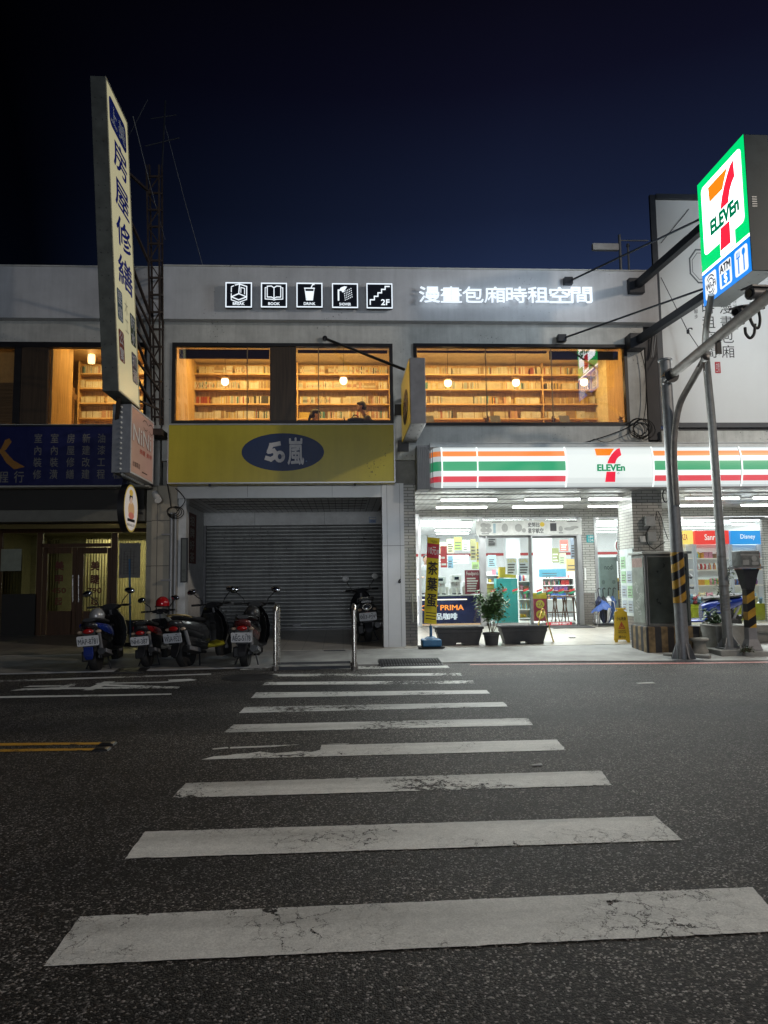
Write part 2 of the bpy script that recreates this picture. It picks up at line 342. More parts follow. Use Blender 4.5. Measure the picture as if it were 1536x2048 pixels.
# ---------------------------------------------------------------- road, pavement, markings
def asphalt(name, paint=None):
    m, t, b = mk(name); L = t.links.new
    tc = nn(t, 'ShaderNodeTexCoord'); P = tc.outputs['Object']
    vo = nn(t, 'ShaderNodeTexVoronoi'); vo.inputs['Scale'].default_value = 118; L(P, vo.inputs['Vector'])
    s = nn(t, 'ShaderNodeSeparateXYZ'); L(vo.outputs['Color'], s.inputs[0])
    rp = nn(t, 'ShaderNodeValToRGB'); L(s.outputs[0], rp.inputs[0]); e = rp.color_ramp.elements
    e[0].position = 0; e[0].color = (.006, .0058, .006, 1); e[1].position = 1; e[1].color = (.36, .36, .37, 1)
    for p_, c_ in ((.38, .009), (.60, .019), (.78, .055), (.91, .135)): x = e.new(p_); x.color = (c_, c_*.985, c_*.99, 1)
    n1 = nn(t, 'ShaderNodeTexNoise'); n1.inputs['Scale'].default_value = .8; n1.inputs['Detail'].default_value = 9; n1.inputs['Roughness'].default_value = .7; L(P, n1.inputs['Vector'])
    mp = nn(t, 'ShaderNodeMapRange'); mp.inputs[1].default_value = .3; mp.inputs[2].default_value = .7; mp.inputs[3].default_value = .55; mp.inputs[4].default_value = 1.35; L(n1.outputs[0], mp.inputs[0])
    sc = nn(t, 'ShaderNodeVectorMath', operation='SCALE'); L(rp.outputs[0], sc.inputs[0]); L(mp.outputs[0], sc.inputs['Scale'])
    # broad worn and dirty areas, tyre-polished lanes along the road, a few dark drips
    n4 = nn(t, 'ShaderNodeTexNoise'); n4.inputs['Scale'].default_value = .22; n4.inputs['Detail'].default_value = 5; L(P, n4.inputs['Vector'])
    mm = nn(t, 'ShaderNodeMapping'); mm.inputs['Scale'].default_value = (.05, .55, 1); L(P, mm.inputs[0]); n5 = nn(t, 'ShaderNodeTexNoise'); n5.inputs['Scale'].default_value = 1; n5.inputs['Detail'].default_value = 3; L(mm.outputs[0], n5.inputs['Vector'])
    av = nn(t, 'ShaderNodeMath', operation='ADD'); L(n4.outputs[0], av.inputs[0]); L(n5.outputs[0], av.inputs[1])
    cr = nn(t, 'ShaderNodeValToRGB'); L(av.outputs[0], cr.inputs[0]); ce = cr.color_ramp.elements; ce[0].position = .0; ce[0].color = (.5, .5, .53, 1); ce[1].position = 1; ce[1].color = (1.8, 1.65, 1.48, 1)
    mv = nn(t, 'ShaderNodeMapRange'); mv.inputs[1].default_value = .75; mv.inputs[2].default_value = 1.25; L(av.outputs[0], mv.inputs[0]); L(mv.outputs[0], cr.inputs[0])
    dr = nn(t, 'ShaderNodeTexNoise'); dr.inputs['Scale'].default_value = 1.7; dr.inputs['Detail'].default_value = 2; L(P, dr.inputs['Vector']); dm = nn(t, 'ShaderNodeMapRange'); dm.inputs[1].default_value = .66; dm.inputs[2].default_value = .74; dm.inputs[3].default_value = 1; dm.inputs[4].default_value = .55; L(dr.outputs[0], dm.inputs[0])
    m2 = nn(t, 'ShaderNodeVectorMath', operation='MULTIPLY'); L(sc.outputs[0], m2.inputs[0]); L(cr.outputs[0], m2.inputs[1]); m3 = nn(t, 'ShaderNodeVectorMath', operation='SCALE'); L(m2.outputs[0], m3.inputs[0]); L(dm.outputs[0], m3.inputs['Scale'])
    L(m3.outputs[0], b.inputs['Base Color']); b.inputs['Roughness'].default_value = .7; b.inputs['Specular IOR Level'].default_value = .28
    n3 = nn(t, 'ShaderNodeTexNoise'); n3.inputs['Scale'].default_value = 160; n3.inputs['Detail'].default_value = 3; L(P, n3.inputs['Vector'])
    ad = nn(t, 'ShaderNodeMath', operation='MULTIPLY_ADD'); ad.inputs[1].default_value = -1.0; L(vo.outputs['Distance'], ad.inputs[0]); L(n3.outputs[0], ad.inputs[2])
    bp = nn(t, 'ShaderNodeBump'); bp.inputs['Strength'].default_value = .55; bp.inputs['Distance'].default_value = .006; L(ad.outputs[0], bp.inputs['Height']); L(bp.outputs[0], b.inputs['Normal'])
    return m
def paint(name, col, wear=.5, crack=.012):
    m = bpy.data.materials.new(name); m.use_nodes = True; t = m.node_tree; L = t.links.new; b = t.nodes['Principled BSDF']; o = t.nodes['Material Output']
    tc = nn(t, 'ShaderNodeTexCoord'); P = tc.outputs['Object']
    nz = nn(t, 'ShaderNodeTexNoise'); nz.inputs['Scale'].default_value = 5; nz.inputs['Detail'].default_value = 8; nz.inputs['Roughness'].default_value = .7; L(P, nz.inputs['Vector'])
    big = nn(t, 'ShaderNodeTexNoise'); big.inputs['Scale'].default_value = 1.1; big.inputs['Detail'].default_value = 4; L(P, big.inputs['Vector'])
    # distorted cells give the cracks
    mx = nn(t, 'ShaderNodeVectorMath', operation='MULTIPLY_ADD'); mx.inputs[1].default_value = (.30, .30, 0); L(nz.outputs['Color'], mx.inputs[0]); L(P, mx.inputs[2])
    vo = nn(t, 'ShaderNodeTexVoronoi', feature='DISTANCE_TO_EDGE'); vo.inputs['Scale'].default_value = 9.5; L(mx.outputs[0], vo.inputs['Vector'])
    cw = nn(t, 'ShaderNodeMapRange'); cw.inputs[1].default_value = .47; cw.inputs[2].default_value = .70; cw.inputs[3].default_value = 0; cw.inputs[4].default_value = crack*3.2; L(big.outputs[0], cw.inputs[0])
    lt = nn(t, 'ShaderNodeMath', operation='GREATER_THAN'); L(vo.outputs[0], lt.inputs[0]); L(cw.outputs[0], lt.inputs[1])
    # chips
    fine = nn(t, 'ShaderNodeTexNoise'); fine.inputs['Scale'].default_value = 14; fine.inputs['Detail'].default_value = 10; fine.inputs['Roughness'].default_value = .75; L(P, fine.inputs['Vector'])
    sm = nn(t, 'ShaderNodeMath', operation='MULTIPLY_ADD'); sm.inputs[1].default_value = .8; L(big.outputs[0], sm.inputs[0]); L(fine.outputs[0], sm.inputs[2])
    ch = nn(t, 'ShaderNodeMath', operation='LESS_THAN'); L(sm.outputs[0], ch.inputs[0]); ch.inputs[1].default_value = 1.18-.22*wear
    al = nn(t, 'ShaderNodeMath', operation='MULTIPLY'); L(lt.outputs[0], al.inputs[0]); L(ch.outputs[0], al.inputs[1])
    mp = nn(t, 'ShaderNodeMapRange'); mp.inputs[1].default_value = .3; mp.inputs[2].default_value = .7; mp.inputs[3].default_value = 1.12; mp.inputs[4].default_value = .72; L(sm.outputs[0], mp.inputs[0]); mp.inputs[1].default_value = .6; mp.inputs[2].default_value = 1.15
    gr = nn(t, 'ShaderNodeTexNoise'); gr.inputs['Scale'].default_value = 130; gr.inputs['Detail'].default_value = 3; L(P, gr.inputs['Vector']); gm = nn(t, 'ShaderNodeMapRange'); gm.inputs[1].default_value = .3; gm.inputs[2].default_value = .7; gm.inputs[3].default_value = .78; gm.inputs[4].default_value = 1.14; L(gr.outputs[0], gm.inputs[0])
    sx = nn(t, 'ShaderNodeMapping'); sx.inputs['Scale'].default_value = (.25, 2.2, 1); L(P, sx.inputs[0]); sn = nn(t, 'ShaderNodeTexNoise'); sn.inputs['Scale'].default_value = 1.3; sn.inputs['Detail'].default_value = 7; L(sx.outputs[0], sn.inputs['Vector']); sm2 = nn(t, 'ShaderNodeMapRange'); sm2.inputs[1].default_value = .46; sm2.inputs[2].default_value = .72; sm2.inputs[3].default_value = 1; sm2.inputs[4].default_value = .62; L(sn.outputs[0], sm2.inputs[0])
    ga = nn(t, 'ShaderNodeMath', operation='MULTIPLY'); L(gm.outputs[0], ga.inputs[0]); L(sm2.outputs[0], ga.inputs[1]); gb = nn(t, 'ShaderNodeMath', operation='MULTIPLY'); L(ga.outputs[0], gb.inputs[0]); L(mp.outputs[0], gb.inputs[1])
    sc = nn(t, 'ShaderNodeVectorMath', operation='SCALE'); sc.inputs[0].default_value = col; L(gb.outputs[0], sc.inputs['Scale']); L(sc.outputs[0], b.inputs['Base Color']); b.inputs['Roughness'].default_value = .6
    bp = nn(t, 'ShaderNodeBump'); bp.inputs['Strength'].default_value = .35; bp.inputs['Distance'].default_value = .004; f2 = nn(t, 'ShaderNodeTexNoise'); f2.inputs['Scale'].default_value = 220; L(P, f2.inputs['Vector']); L(f2.outputs[0], bp.inputs['Height']); L(bp.outputs[0], b.inputs['Normal'])
    tr = nn(t, 'ShaderNodeBsdfTransparent'); ms = nn(t, 'ShaderNodeMixShader'); L(al.outputs[0], ms.inputs[0]); L(tr.outputs[0], ms.inputs[1]); L(b.outputs[0], ms.inputs[2]); L(ms.outputs[0], o.inputs[0])
    return m
ASPH = asphalt('asphalt')
mb = MB(); mb.poly([(-400,-300,0),(400,-300,0),(400,500,0),(-400,500,0)])
tag(mb.build('road', ASPH), kind='structure')
# pavement apron sloping from the gutter up to the arcade floor
edge = [(-40, 12.75), (-9, 12.45), (-5.2, 12.42), (-1.2, 12.62), (2.05, 12.72), (4.5, 12.45), (7.1, 12.05), (12, 11.4), (40, 8.5)]
mb = MB()
for (xa, ya), (xb, yb) in zip(edge, edge[1:]):
    mb.poly([(xa,ya,.0),(xb,yb,.0),(xb,yb,.022),(xa,ya,.022)]); mb.poly([(xa,ya,.022),(xb,yb,.022),(xb,14.35,.12),(xa,14.35,.12)])
APR = mat('pavement_concrete', (.32, .32, .31), .8, 0, .38, 1.6, .3, 70)
tag(mb.build('pavement', APR), kind='structure')
mb = MB()
mb.add([(-40,14.35,.126),(40,14.35,.126),(40,18.55,.26),(-40,18.55,.26),(-40,14.35,-.2),(40,14.35,-.2),(40,18.55,-.2),(-40,18.55,-.2)],[(0,1,2,3),(0,4,5,1)])
tag(mb.build('arcade_floor', tiles('arcade_floor_tile', (.42,.39,.34), (.46,.43,.38), (.2,.19,.17), .4, .4, .006, .28, 0, 'floor', .1)), kind='structure')
def zf(Y): return .126+(Y-14.35)*(.134/4.2) if Y > 14.35 else (.022+(Y-12.6)*.056 if Y > 12.6 else 0)
PAINT = [paint('road_paint_white', (.76, .76, .73), .35), paint('road_paint_worn', (.74, .74, .71), .75, .016), paint('road_paint_ragged', (.72, .72, .69), 1.1, .02), paint('road_paint_ghost', (.20, .195, .18), 2.0, .03)]
YEL = paint('road_paint_yellow', (.62, .33, .03), .3); REDP = paint('road_paint_red', (.55, .22, .2), .5)
def marking(name, quads, m, z=.004, kind='structure', **k):
    mb = MB()
    rj = random.Random(name+str(quads[0][0]))
    for i, q in enumerate(quads):                       # edges slightly ragged, as rolled-on paint is
        pts = [gd(x, y, z+.0006*i) for x, y in q]; ring = []
        for a, b in zip(pts, pts[1:]+pts[:1]):
            L_ = (b-a).length; n = max(1, min(int(L_/.035), 160)); nrm = V3((-(b-a).y, (b-a).x, 0)).normalized() if L_ > 0 else V3((0, 0, 0))
            for j in range(n): ring.append(a+(b-a)*(j/n)+nrm*(rj.gauss(0, .0018)+(rj.random() < .03)*rj.uniform(-.016, .012))*(1 if n > 1 and j else 0))
        mb.poly(ring)
    o = mb.build(name, m); tag(o, kind=kind, **k); return o
ST = [((88,1932),(1582,1861),(1505,1774),(160,1833)), ((250,1717),(1365,1680),(1311,1632),(290,1663)), ((343,1596),(1223,1570),(1203,1541),(372,1566)),
      ((403,1519),(1133,1500),(1113,1479),(425,1497)), ((448,1465),(1066,1450),(1056,1436),(467,1449)), ((478,1426),(1016,1413),(1007,1404),(490,1414)),
      ((502,1396),(980,1387),(973,1380),(512,1385)), ((525,1370),(950,1367),(946,1361),(531,1364)), ((540,1353),(925,1351),(921,1346),(545,1348)), ((560,1339),(900,1336),(895,1331),(560,1333))]
for i, q in enumerate(ST):
    if i == 3:   # half of this stripe has worn away along a ragged edge
        marking('crosswalk_stripe', [[(403,1519),(428,1512.5),(452,1511),(470,1508),(498,1506),(520,1503),(548,1506.5),(572,1504.5),(600,1502),(622,1504),(640,1500),(643,1489.5),(700,1489),(1113,1479),(1133,1500),(760,1509.7)],
                                     [(425,1497),(455,1494),(458,1496.5),(425,1499)], [(460,1494),(560,1490),(600,1489),(540,1494),(460,1497)],
                                     [(655,1488),(700,1486.5),(690,1488.6)]], PAINT[0])
    else: marking('crosswalk_stripe', [q], PAINT[0 if i in (0, 1) else 2 if i in (7, 8) else 1])
marking('double_yellow_line', [[(-420,1497),(211,1488.5),(216,1484.5),(-420,1489)], [(-420,1511),(200,1500),(206,1496),(-420,1502)]], YEL)
marking('lane_line', [[(-420,1404),(270,1391),(343,1389),(343,1387),(-420,1399)]], PAINT[1])
marking('parking_line', [[(-420,1377),(0,1364),(422,1349),(422,1347),(0,1360.5),(-420,1373)], [(480,1339.5),(524,1338.5),(540,1335),(530,1335),(515,1337.5),(480,1338)]], PAINT[1])
marking('road_lettering', [[(20,1381.5),(110,1378.5),(345,1376.5),(330,1373.5),(110,1374.5),(45,1377)], [(45,1374),(150,1372.5),(150,1370),(60,1371.5)],
        [(105,1379),(122,1379),(158,1366.5),(140,1366.5)], [(165,1380.5),(185,1380.5),(231,1363),(208,1363)],
        [(190,1370.8),(355,1377.5),(360,1373.5),(200,1367.6)], [(190,1368),(330,1365.5),(385,1361.5),(394,1359.5),(380,1357.6),(336,1359.5),(338,1362),(365,1361),(322,1363.2),(195,1365.8)]], PAINT[1])
marking('worn_marking', [[(-300,1640),(0,1618),(40,1590),(105,1548),(60,1545),(-300,1580)]], PAINT[3])
marking('red_kerb_line', [[(940,1330),(1200,1328.6),(1400,1327.3),(1750,1322.5),(1750,1320),(1400,1324.8),(1200,1326.6),(940,1328.4)]], REDP, .006)
for i, (x, y) in enumerate(((215, 1489), (203, 1500))):
    p = gd(x, y); mb = MB(); mb.loft([[(p.x+sx*a, p.y+sy*b, z) for sx, sy in ((-1,-1),(1,-1),(1,1),(-1,1))] for a, b, z in ((.07,.06,.0),(.065,.055,.012),(.03,.035,.022))])
    r = thing('road_stud', 'dark reflective road stud at the end of the %s yellow line' % ('farther', 'nearer')[i], 'road stud', p, group='road studs')
    mb.build('stud_body', BLK, r); m2 = MB(); m2.box(p.x+.035, p.x+.058, p.y-.03, p.y+.03, .012, .021); m2.build('reflector', mat('reflector_amber', (.5,.4,.25), .2), r)
# litter
for i, (x, y, w) in enumerate(((1292, 1367, .13), (1074, 1531, .045))):
    p = gd(x, y); mb = MB(); mb.loft([[(p.x-w*.9,p.y-w*.25,.004),(p.x+w*.9,p.y-w*.35,.004),(p.x+w,p.y+w*.25,.004),(p.x-w,p.y+w*.3,.004)],[(p.x-w*.8,p.y-w*.15,.010),(p.x+w*.7,p.y-w*.25,.013),(p.x+w*.8,p.y+w*.15,.016),(p.x-w*.8,p.y+w*.2,.009)]])
    tag(mb.build('paper_scrap', mat('paper', (.6,.6,.58), .8)), ('long white paper scrap lying on the bare asphalt below the utility cabinet', 'small pale scrap on the asphalt right of the crosswalk')[i], 'litter', 'scraps on the road')
# drain grates and manhole cover
def grate(name, label, px0, py0, px1, py1, nx, ny):
    a = gd(px0, py1, .05); b = gd(px1, py0, .07); x0, x1, y0, y1 = a.x, b.x, a.y, b.y
    r = thing(name, label, 'drain grate', ((x0+x1)/2, y0, 0), group='drain grates')
    z = lambda y: zf(y)+.006
    m1 = MB(); m1.poly([(x0,y0,z(y0)-.003),(x1,y0,z(y0)-.003),(x1,y1,z(y1)-.003),(x0,y1,z(y1)-.003)]); m1.build('pit_shade', mat('pit_shade_black', (.004,.004,.004), .9), r)  # flat black sheet stands in for the unlit hollow under the bars
    m2 = MB()
    for i in range(nx+1):
        x = x0+(x1-x0)*i/nx; m2.bar((x,y0,z(y0)+.004),(x,y1,z(y1)+.004), .018, .012)
    for i in range(ny+1):
        y = y0+(y1-y0)*i/ny; m2.bar((x0,y,z(y)+.007),(x1,y,z(y)+.007), .016, .012)
    m2.build('bars', mat('cast_iron', (.06,.06,.062), .5, .7, .3), r)
grate('drain_grate', 'black iron drain grate in the pavement beside the flag banner', 762, 1315, 876, 1328, 22, 6)
grate('drain_grate', 'long low dark grate in the pavement behind the red moped', 225, 1331, 300, 1341, 14, 4)
grate('drain_grate', 'small narrow grate between the steel hoops', 648, 1306, 690, 1309, 8, 2)
p = gd(500, 1355); mb = MB(); mb.lathe([(.02,.003),(.36,.003),(.36,.008),(.34,.009),(.33,.006),(.02,.006)], (p.x,p.y,0), 'z', 40)
mh = thing('manhole_cover', 'round iron manhole cover in the asphalt left of the crosswalk', 'manhole cover', p); mb.build('cover', mat('cast_iron', (.06,.06,.062)), mh)
mb = MB(); mb.lathe([(.36,.001),(.43,.001),(.43,.005),(.36,.005)], (p.x,p.y,0), 'z', 40); mb.build('collar', mat('tar_patch', (.02,.02,.021), .5, 0, .4), mh)
# ---------------------------------------------------------------- the two-storey row of shops
YF = 14.6
WALL = mat('painted_wall', (.55, .56, .58), .75, 0, .16, 1.3, .12, 40); WALL2 = mat('aged_wall', (.52, .52, .49), .8, 0, .22, 2.2, .15, 30)
FRM = mat('dark_window_frame', (.012, .011, .012), .4); DWOOD = wood('dark_wood_panel', (.05, .033, .02), .45)
PINE = wood('light_wood', (.60, .40, .20), .45); PINEX = wood('light_wood_shelf', (.64, .43, .22), .4, 'x'); WARMW = mat('warm_plaster', (.75, .68, .55), .8)
weather(WALL, .0, .12); weather(WALL2, .03, .2)
BTILE = tiles('beige_wall_tile', (.40, .36, .28), (.37, .33, .26), (.12, .11, .09), .47, .9, .008, .35, 0)
GTILE = tiles('grey_strip_tile', (.40, .40, .37), (.44, .43, .40), (.10, .10, .095), .235, .062, .006, .32, .5)
DTILE = tiles('dark_strip_tile', (.15, .135, .12), (.18, .16, .145), (.05, .05, .045), .235, .062, .006, .4, .5)
CLAD = mat('panel_cladding', (.50, .51, .51), .35, .15, .12, 1.5)
bld = thing('shop_building', 'long white two-storey building with glowing library windows over a shutter and a lit shop', 'building', (1.5, YF, 0))
def wbox(name, m, x0, x1, y0, y1, z0, z1, par=None, bev=0, label=None): return MB().box(x0,x1,y0,y1,z0,z1).build(name, m, par or bld, bev=bev, label=label)
XA, XB = -3.60, 6.68
W1 = (-3.42, 1.07, 4.66, 6.33); W2 = (1.50, 6.02, 4.61, 6.34)
wbox('parapet', WALL, XA, XB, 14.42, 14.72, 6.77, 7.87); wbox('parapet_cap', WALL2, XA-.01, XB+.01, 14.40, 14.75, 7.872, 7.90)
m = MB()                                                # the upper wall with its two window openings
for b in ((XA,W1[0],3.9,6.768),(W1[1],W2[0],3.9,6.768),(W2[1],XB-.28,3.9,6.768),(W1[0],W1[1],W1[3],6.768),(W1[0],W1[1],3.9,W1[2]),(W2[0],W2[1],W2[3],6.768),(W2[0],W2[1],3.9,W2[2])):
    m.box(b[0],b[1],YF,YF+.14,b[2],b[3])
m.build('upper_wall', WALL2, bld)
wbox('corner_column', WALL2, XB-.276, XB, 14.9, 15.3, 3.9, 6.768)
wbox('roof_slab', CONC, XA, XB, 14.74, 20, 6.86, 7.0); wbox('floor_slab', CONC, XA, XB, 14.72, 20, 3.42, 3.9)
wbox('room_side_wall', PINE, 6.22, 6.3, 14.75, 16.3, 3.9, 6.85); wbox('room_back_wall', WARMW, XA, 6.6, 18.9, 19.0, 3.902, 6.85); wbox('room_side_wall', WARMW, 6.305, 6.39, 16.3, 18.9, 3.9, 6.85); wbox('room_side_wall', PINE, -3.60, -3.5, 14.75, 18.9, 3.9, 6.85)
wbox('room_ceiling', WARMW, -3.5, 6.3, 14.75, 18.9, 6.74, 6.855); wbox('end_wall', CONC, 6.4, XB, 15.305, 19, 3.902, 6.85)
def window(par, w, mull, name='window'):
    x0, x1, z0, z1 = w; e = .07
    f = MB(); y0, y1 = YF-.035, YF+.09
    f.box(x0,x1,y0,y1,z1-e,z1); f.box(x0,x1,y0,y1,z0,z0+e*.8); f.box(x0,x0+e,y0,y1,z0+e*.8,z1-e); f.box(x1-e,x1,y0,y1,z0+e*.8,z1-e)
    o = f.build(name, FRM, par, bev=.004)
    for a, b in mull['panes']:
        g = MB(); g.box(a, b, YF+.03, YF+.036, z0+e*.8, z1-e); g.build('pane', GLU, o)
    for x in mull['joints']: MB().box(x-.009, x+.009, YF+.022, YF+.044, z0+e*.8, z1-e).build('joint', mat('silicone_joint', (.22,.16,.09), .5), o)
    return o
PX = lambda px, y=770, Y=YF: at(px, y, Y).x
xa, xb = PX(540), PX(592)
w = window(bld, W1, dict(panes=[(W1[0]+.07, xa), (xb, W1[1]-.07)], joints=[PX(494), PX(637)]))
MB().box(xa, xb, YF-.01, YF+.1, W1[2]+.05, W1[3]-.075).build('wood_panel', DWOOD, w)
zt = W1[3]-.07
MB().box(W1[0]+.1, xa-.03, YF+.16, YF+.2, zt-.2, zt-.01).build('blind', mat('brown_blind', (.06,.035,.028), .8), w); MB().box(xb+.03, W1[1]-.1, YF+.16, YF+.2, zt-.07, zt-.01).build('blind', mat('brown_blind', (.06,.035,.028)), w)
w = window(bld, W2, dict(panes=[(W2[0]+.07, W2[1]-.07)], joints=[PX(973), PX(1105)]))
MB().box(PX(1106), W2[1]-.12, YF+.16, YF+.2, zt-.19, zt-.01).build('blind', mat('brown_blind', (.06,.035,.028)), w); MB().box(W2[0]+.1, PX(1100), YF+.16, YF+.2, zt-.05, zt-.01).build('blind', mat('brown_blind', (.06,.035,.028)), w)
# counters along the windows
for i, (x0, x1, n) in enumerate(((-3.42, 1.0, 'first'), (1.6, 6.2, 'second'))):
    r = thing('window_counter', ('light wooden counter inside the twin windows above the yellow sign', 'light wooden counter along the bottom of the three lamp window')[i], 'counter', (x0, 14.9, 4.6), group='window counters')
    MB().box(x0, x1, 14.85, 15.25, 4.70 if i else 4.6, 4.74 if i else 4.64).build('top', PINEX, r, bev=.004); MB().box(x0, x1, 14.85, 14.87, 3.9, 4.698 if i else 4.598).build('front_panel', wood('brown_front', (.25,.14,.07), .5, 'x'), r)
# library light: warm ceiling strips inside
for x, wd in ((-1.2, 4.0), (3.6, 4.6)):
    lamp('library_light', 'AREA', (x, 16.35, 6.70), 118, (1, .62, .18), wd, (x, 17.0, 4.6), .25)
    lamp('library_light', 'AREA', (x, 15.3, 6.70), 54, (1, .62, .18), wd, (x, 15.4, 4), .3)
lamp('passage_light', 'POINT', (6.0, 17.9, 6.3), 80, (1, .88, .62), .06)
# ---- bookshelf
YS = 17.2
def shelf(name, label, pxl, pxr, ylist, ytop, par_z0=3.95):
    x0, x1 = at(pxl, 780, YS).x, at(pxr, 780, YS).x
    zs = [at((pxl+pxr)/2, y, YS).z for y in ylist]; zt = at((pxl+pxr)/2, ytop, YS).z
    r = thing(name, label, 'bookshelf', ((x0+x1)/2, YS, 3.9))
    b = MB(); b.box(x0, x1, YS+.24, YS+.26, 3.92, zt); b.build('back_panel', PINE, r)
    for z in zs+[zs[-1]-.36, zt]: MB().box(x0+.024, x1-.024, YS, YS+.238, z-.032, z).build('shelf_board', PINEX, r, bev=.003)
    for x in (x0, x1-.024): MB().box(x, x+.024, YS-.005, YS+.238, 3.92, zt+.002).build('upright', PINE, r)
    return r, x0+.03, x1-.03, zs+[zs[-1]-.36]
SHW, sx0, sx1, szs = shelf('bookshelf', 'long light wooden bookshelf full of comics behind the library windows', 364, 1199, (747.5, 777.5, 807, 836.5), 714)
for x in (at(594,780,YS).x, at(778,780,YS).x, at(1085,780,YS).x): MB().box(x, x+.022, YS-.004, YS+.236, 3.93, szs[0]+.33).build('upright', PINE, SHW)
BM = [mat('book_cover_%s' % n, tuple(v*.72 for v in c), .5) for n, c in (('cream',(.72,.66,.52)), ('white',(.78,.77,.72)), ('ivory',(.66,.58,.42)), ('pale_blue',(.42,.50,.52)), ('salmon',(.62,.36,.26)), ('red',(.42,.08,.05)), ('charcoal',(.06,.055,.05)), ('teal',(.08,.25,.27)), ('tan',(.42,.29,.16)), ('yellow',(.72,.52,.14)))]
PAGES = mat('book_pages', (.6,.52,.38), .8)
BW = (5, 5, 4, 2, 2, .8, 1, .5, 2, 1)
def book_geo(mb, x, y, z, t, h, d=.13):
    c = .0016
    mb.box(x, x+t, y, y+c, z, z+h); mb.box(x, x+c, y+c, y+d, z, z+h); mb.box(x+t-c, x+t, y+c, y+d, z, z+h); mb.box(x+c, x+t-c, y+c, y+d-.004, z+.003, z+h-.003)
    q = random.random()
    if q < .8: mb.box(x+t*.18, x+t*.82, y-.0012, y-.0002, z+h*.25, z+h*(.5+.35*q))
_bk = {}
books_left = []
def book_mesh(mi, ti, hi):
    k = (mi, ti, hi)
    if k not in _bk:
        mb = MB(); book_geo(mb, 0, 0, 0, (.017,.021,.026)[ti], (.155,.172,.19)[hi]); me = bpy.data.meshes.new('comic_book'); me.from_pydata([tuple(p) for p in mb.v], [], mb.f)
        me.materials.append(BM[mi]); me.materials.append(BM[(mi+3) % 10] if mi not in (6,) else BM[1])
        for p in me.polygons:
            if p.index >= 24: p.material_index = 1
        _bk[k] = me
    return _bk[k]
rows = []
def fill(x0, x1, z, key):
    x = x0+random.random()*.05
    while x < x1-.08:
        n = random.choice((4, 6, 9, 12, 18, 26)); mi = random.choices(range(10), BW)[0]; ti, hi = random.randrange(3), random.randrange(3)
        mixed = random.random() < .3
        for k in range(n):
            if not mixed and random.random() < .28: m2 = random.choice((0,1,2,8,9))
            else: m2 = mi
            if mixed: m2 = random.choices(range(10), BW)[0]; hi = random.randrange(3)
            t = (.017,.021,.026)[ti]
            if x+t > x1-.01: break
            rows.append((x, YS+.03+random.random()*.014, z+.0005, m2, ti, hi, key)); x += t+.003
        if random.random() < .22: x += random.uniform(.02, .1)
ux = [sx0, at(594,780,YS).x, at(778,780,YS).x, at(1085,780,YS).x, sx1]
for k, z in enumerate(szs[:4]):
    for a, b, key in ((ux[0], at(540,780,YS).x, 'L'), (ux[1]+.03, ux[2]-.01, 'R'), (at(846,780,YS).x, ux[3]-.01, 'W'), (ux[3]+.03, ux[4], 'W')): fill(a, b, z, (key, k))
ind = [r for r in rows if r[6][0] == 'R'][:190]; ind += [r for r in rows if r[6] == ('L', 0)][:60]; ind += [r for r in rows if r[6] == ('L', 1)][:48]; ids = set(map(id, ind))
NAMEROW = ('top shelf', 'second shelf', 'third shelf', 'lowest shelf')
for (x, y, z, mi, ti, hi, key) in ind:
    o = link(bpy.data.objects.new('comic_book', book_mesh(mi, ti, hi))); o.location = (x, y, z)
    tag(o, 'comic book standing upright in the tight rows seen through the twin warm windows', 'book', 'comic books on the library shelf')
def merged(name, lst, mats, kind=None):
    vs, fs, mi = [], [], []
    for mb, k in lst: b = len(vs); vs += [tuple(p) for p in mb.v]; fs += [tuple(i+b for i in f) for f in mb.f]; mi += [k]*len(mb.f)
    me = bpy.data.meshes.new(name); me.from_pydata(vs, [], fs)
    for q in mats: me.materials.append(q)
    me.polygons.foreach_set('material_index', mi); o = link(bpy.data.objects.new(name, me))
    if kind: o['kind'] = kind
    return o
restb = []
for r in rows:
    if id(r) in ids: continue
    mb = MB(); x, y, z, mi, ti, hi, _ = r; book_geo(mb, x, y, z, (.017,.021,.026)[ti], (.155,.172,.19)[hi]); restb.append((mb, mi))
tag(merged('comic_books', restb, BM, 'stuff'), 'dense rows of pale comic books filling the rest of the shelves', 'books')
# ---- pendant lamps
PG = emat('pendant_glow', (1, .80, .48), 5.0)
for i, (px, py, lb) in enumerate(((450, 763, 'glowing round pendant lamp in the left one of the twin windows'), (687, 761, 'glowing pendant lamp above the two seated people'),
        (896, 766, 'pendant lamp nearest the yellow box sign in the wide window'), (1032, 765, 'middle pendant lamp of the three in the wide window'), (1168, 764, 'pendant lamp beside the mirrored sign in the wide window'))):
    c = at(px, py, 15.7); r = thing('pendant_lamp', lb, 'pendant lamp', c, group='pendant lamps in the library')
    b = MB(); b.lathe([(.004,.055),(.072,.052),(.080,.03),(.083,-.01),(.074,-.05),(.045,-.08),(.004,-.088)], c, 'z', 24); b.build('glass_globe', PG, r, True)
    b = MB(); b.lathe([(.004,.10),(.05,.098),(.07,.075),(.075,.056),(.004,.056)], c, 'z', 24); b.build('wooden_cap', PINE, r, True)
    b = MB(); b.curve([c+V3((-.085,0,.06)), c+V3((-.08,0,.13)), c+V3((-.04,0,.185)), c+V3((0,0,.2)), c+V3((.04,0,.185)), c+V3((.08,0,.13)), c+V3((.085,0,.06))], .006, 6); b.build('handle', PINE, r, True)
    b = MB(); b.tube([c+V3((0,0,.2)), (c.x, c.y, 6.74)], .004, 6); b.build('cord', CABLE, r)
    lamp('pendant_light', 'POINT', c+V3((0,-.02,-.16)), 4, (1, .66, .30), .08)
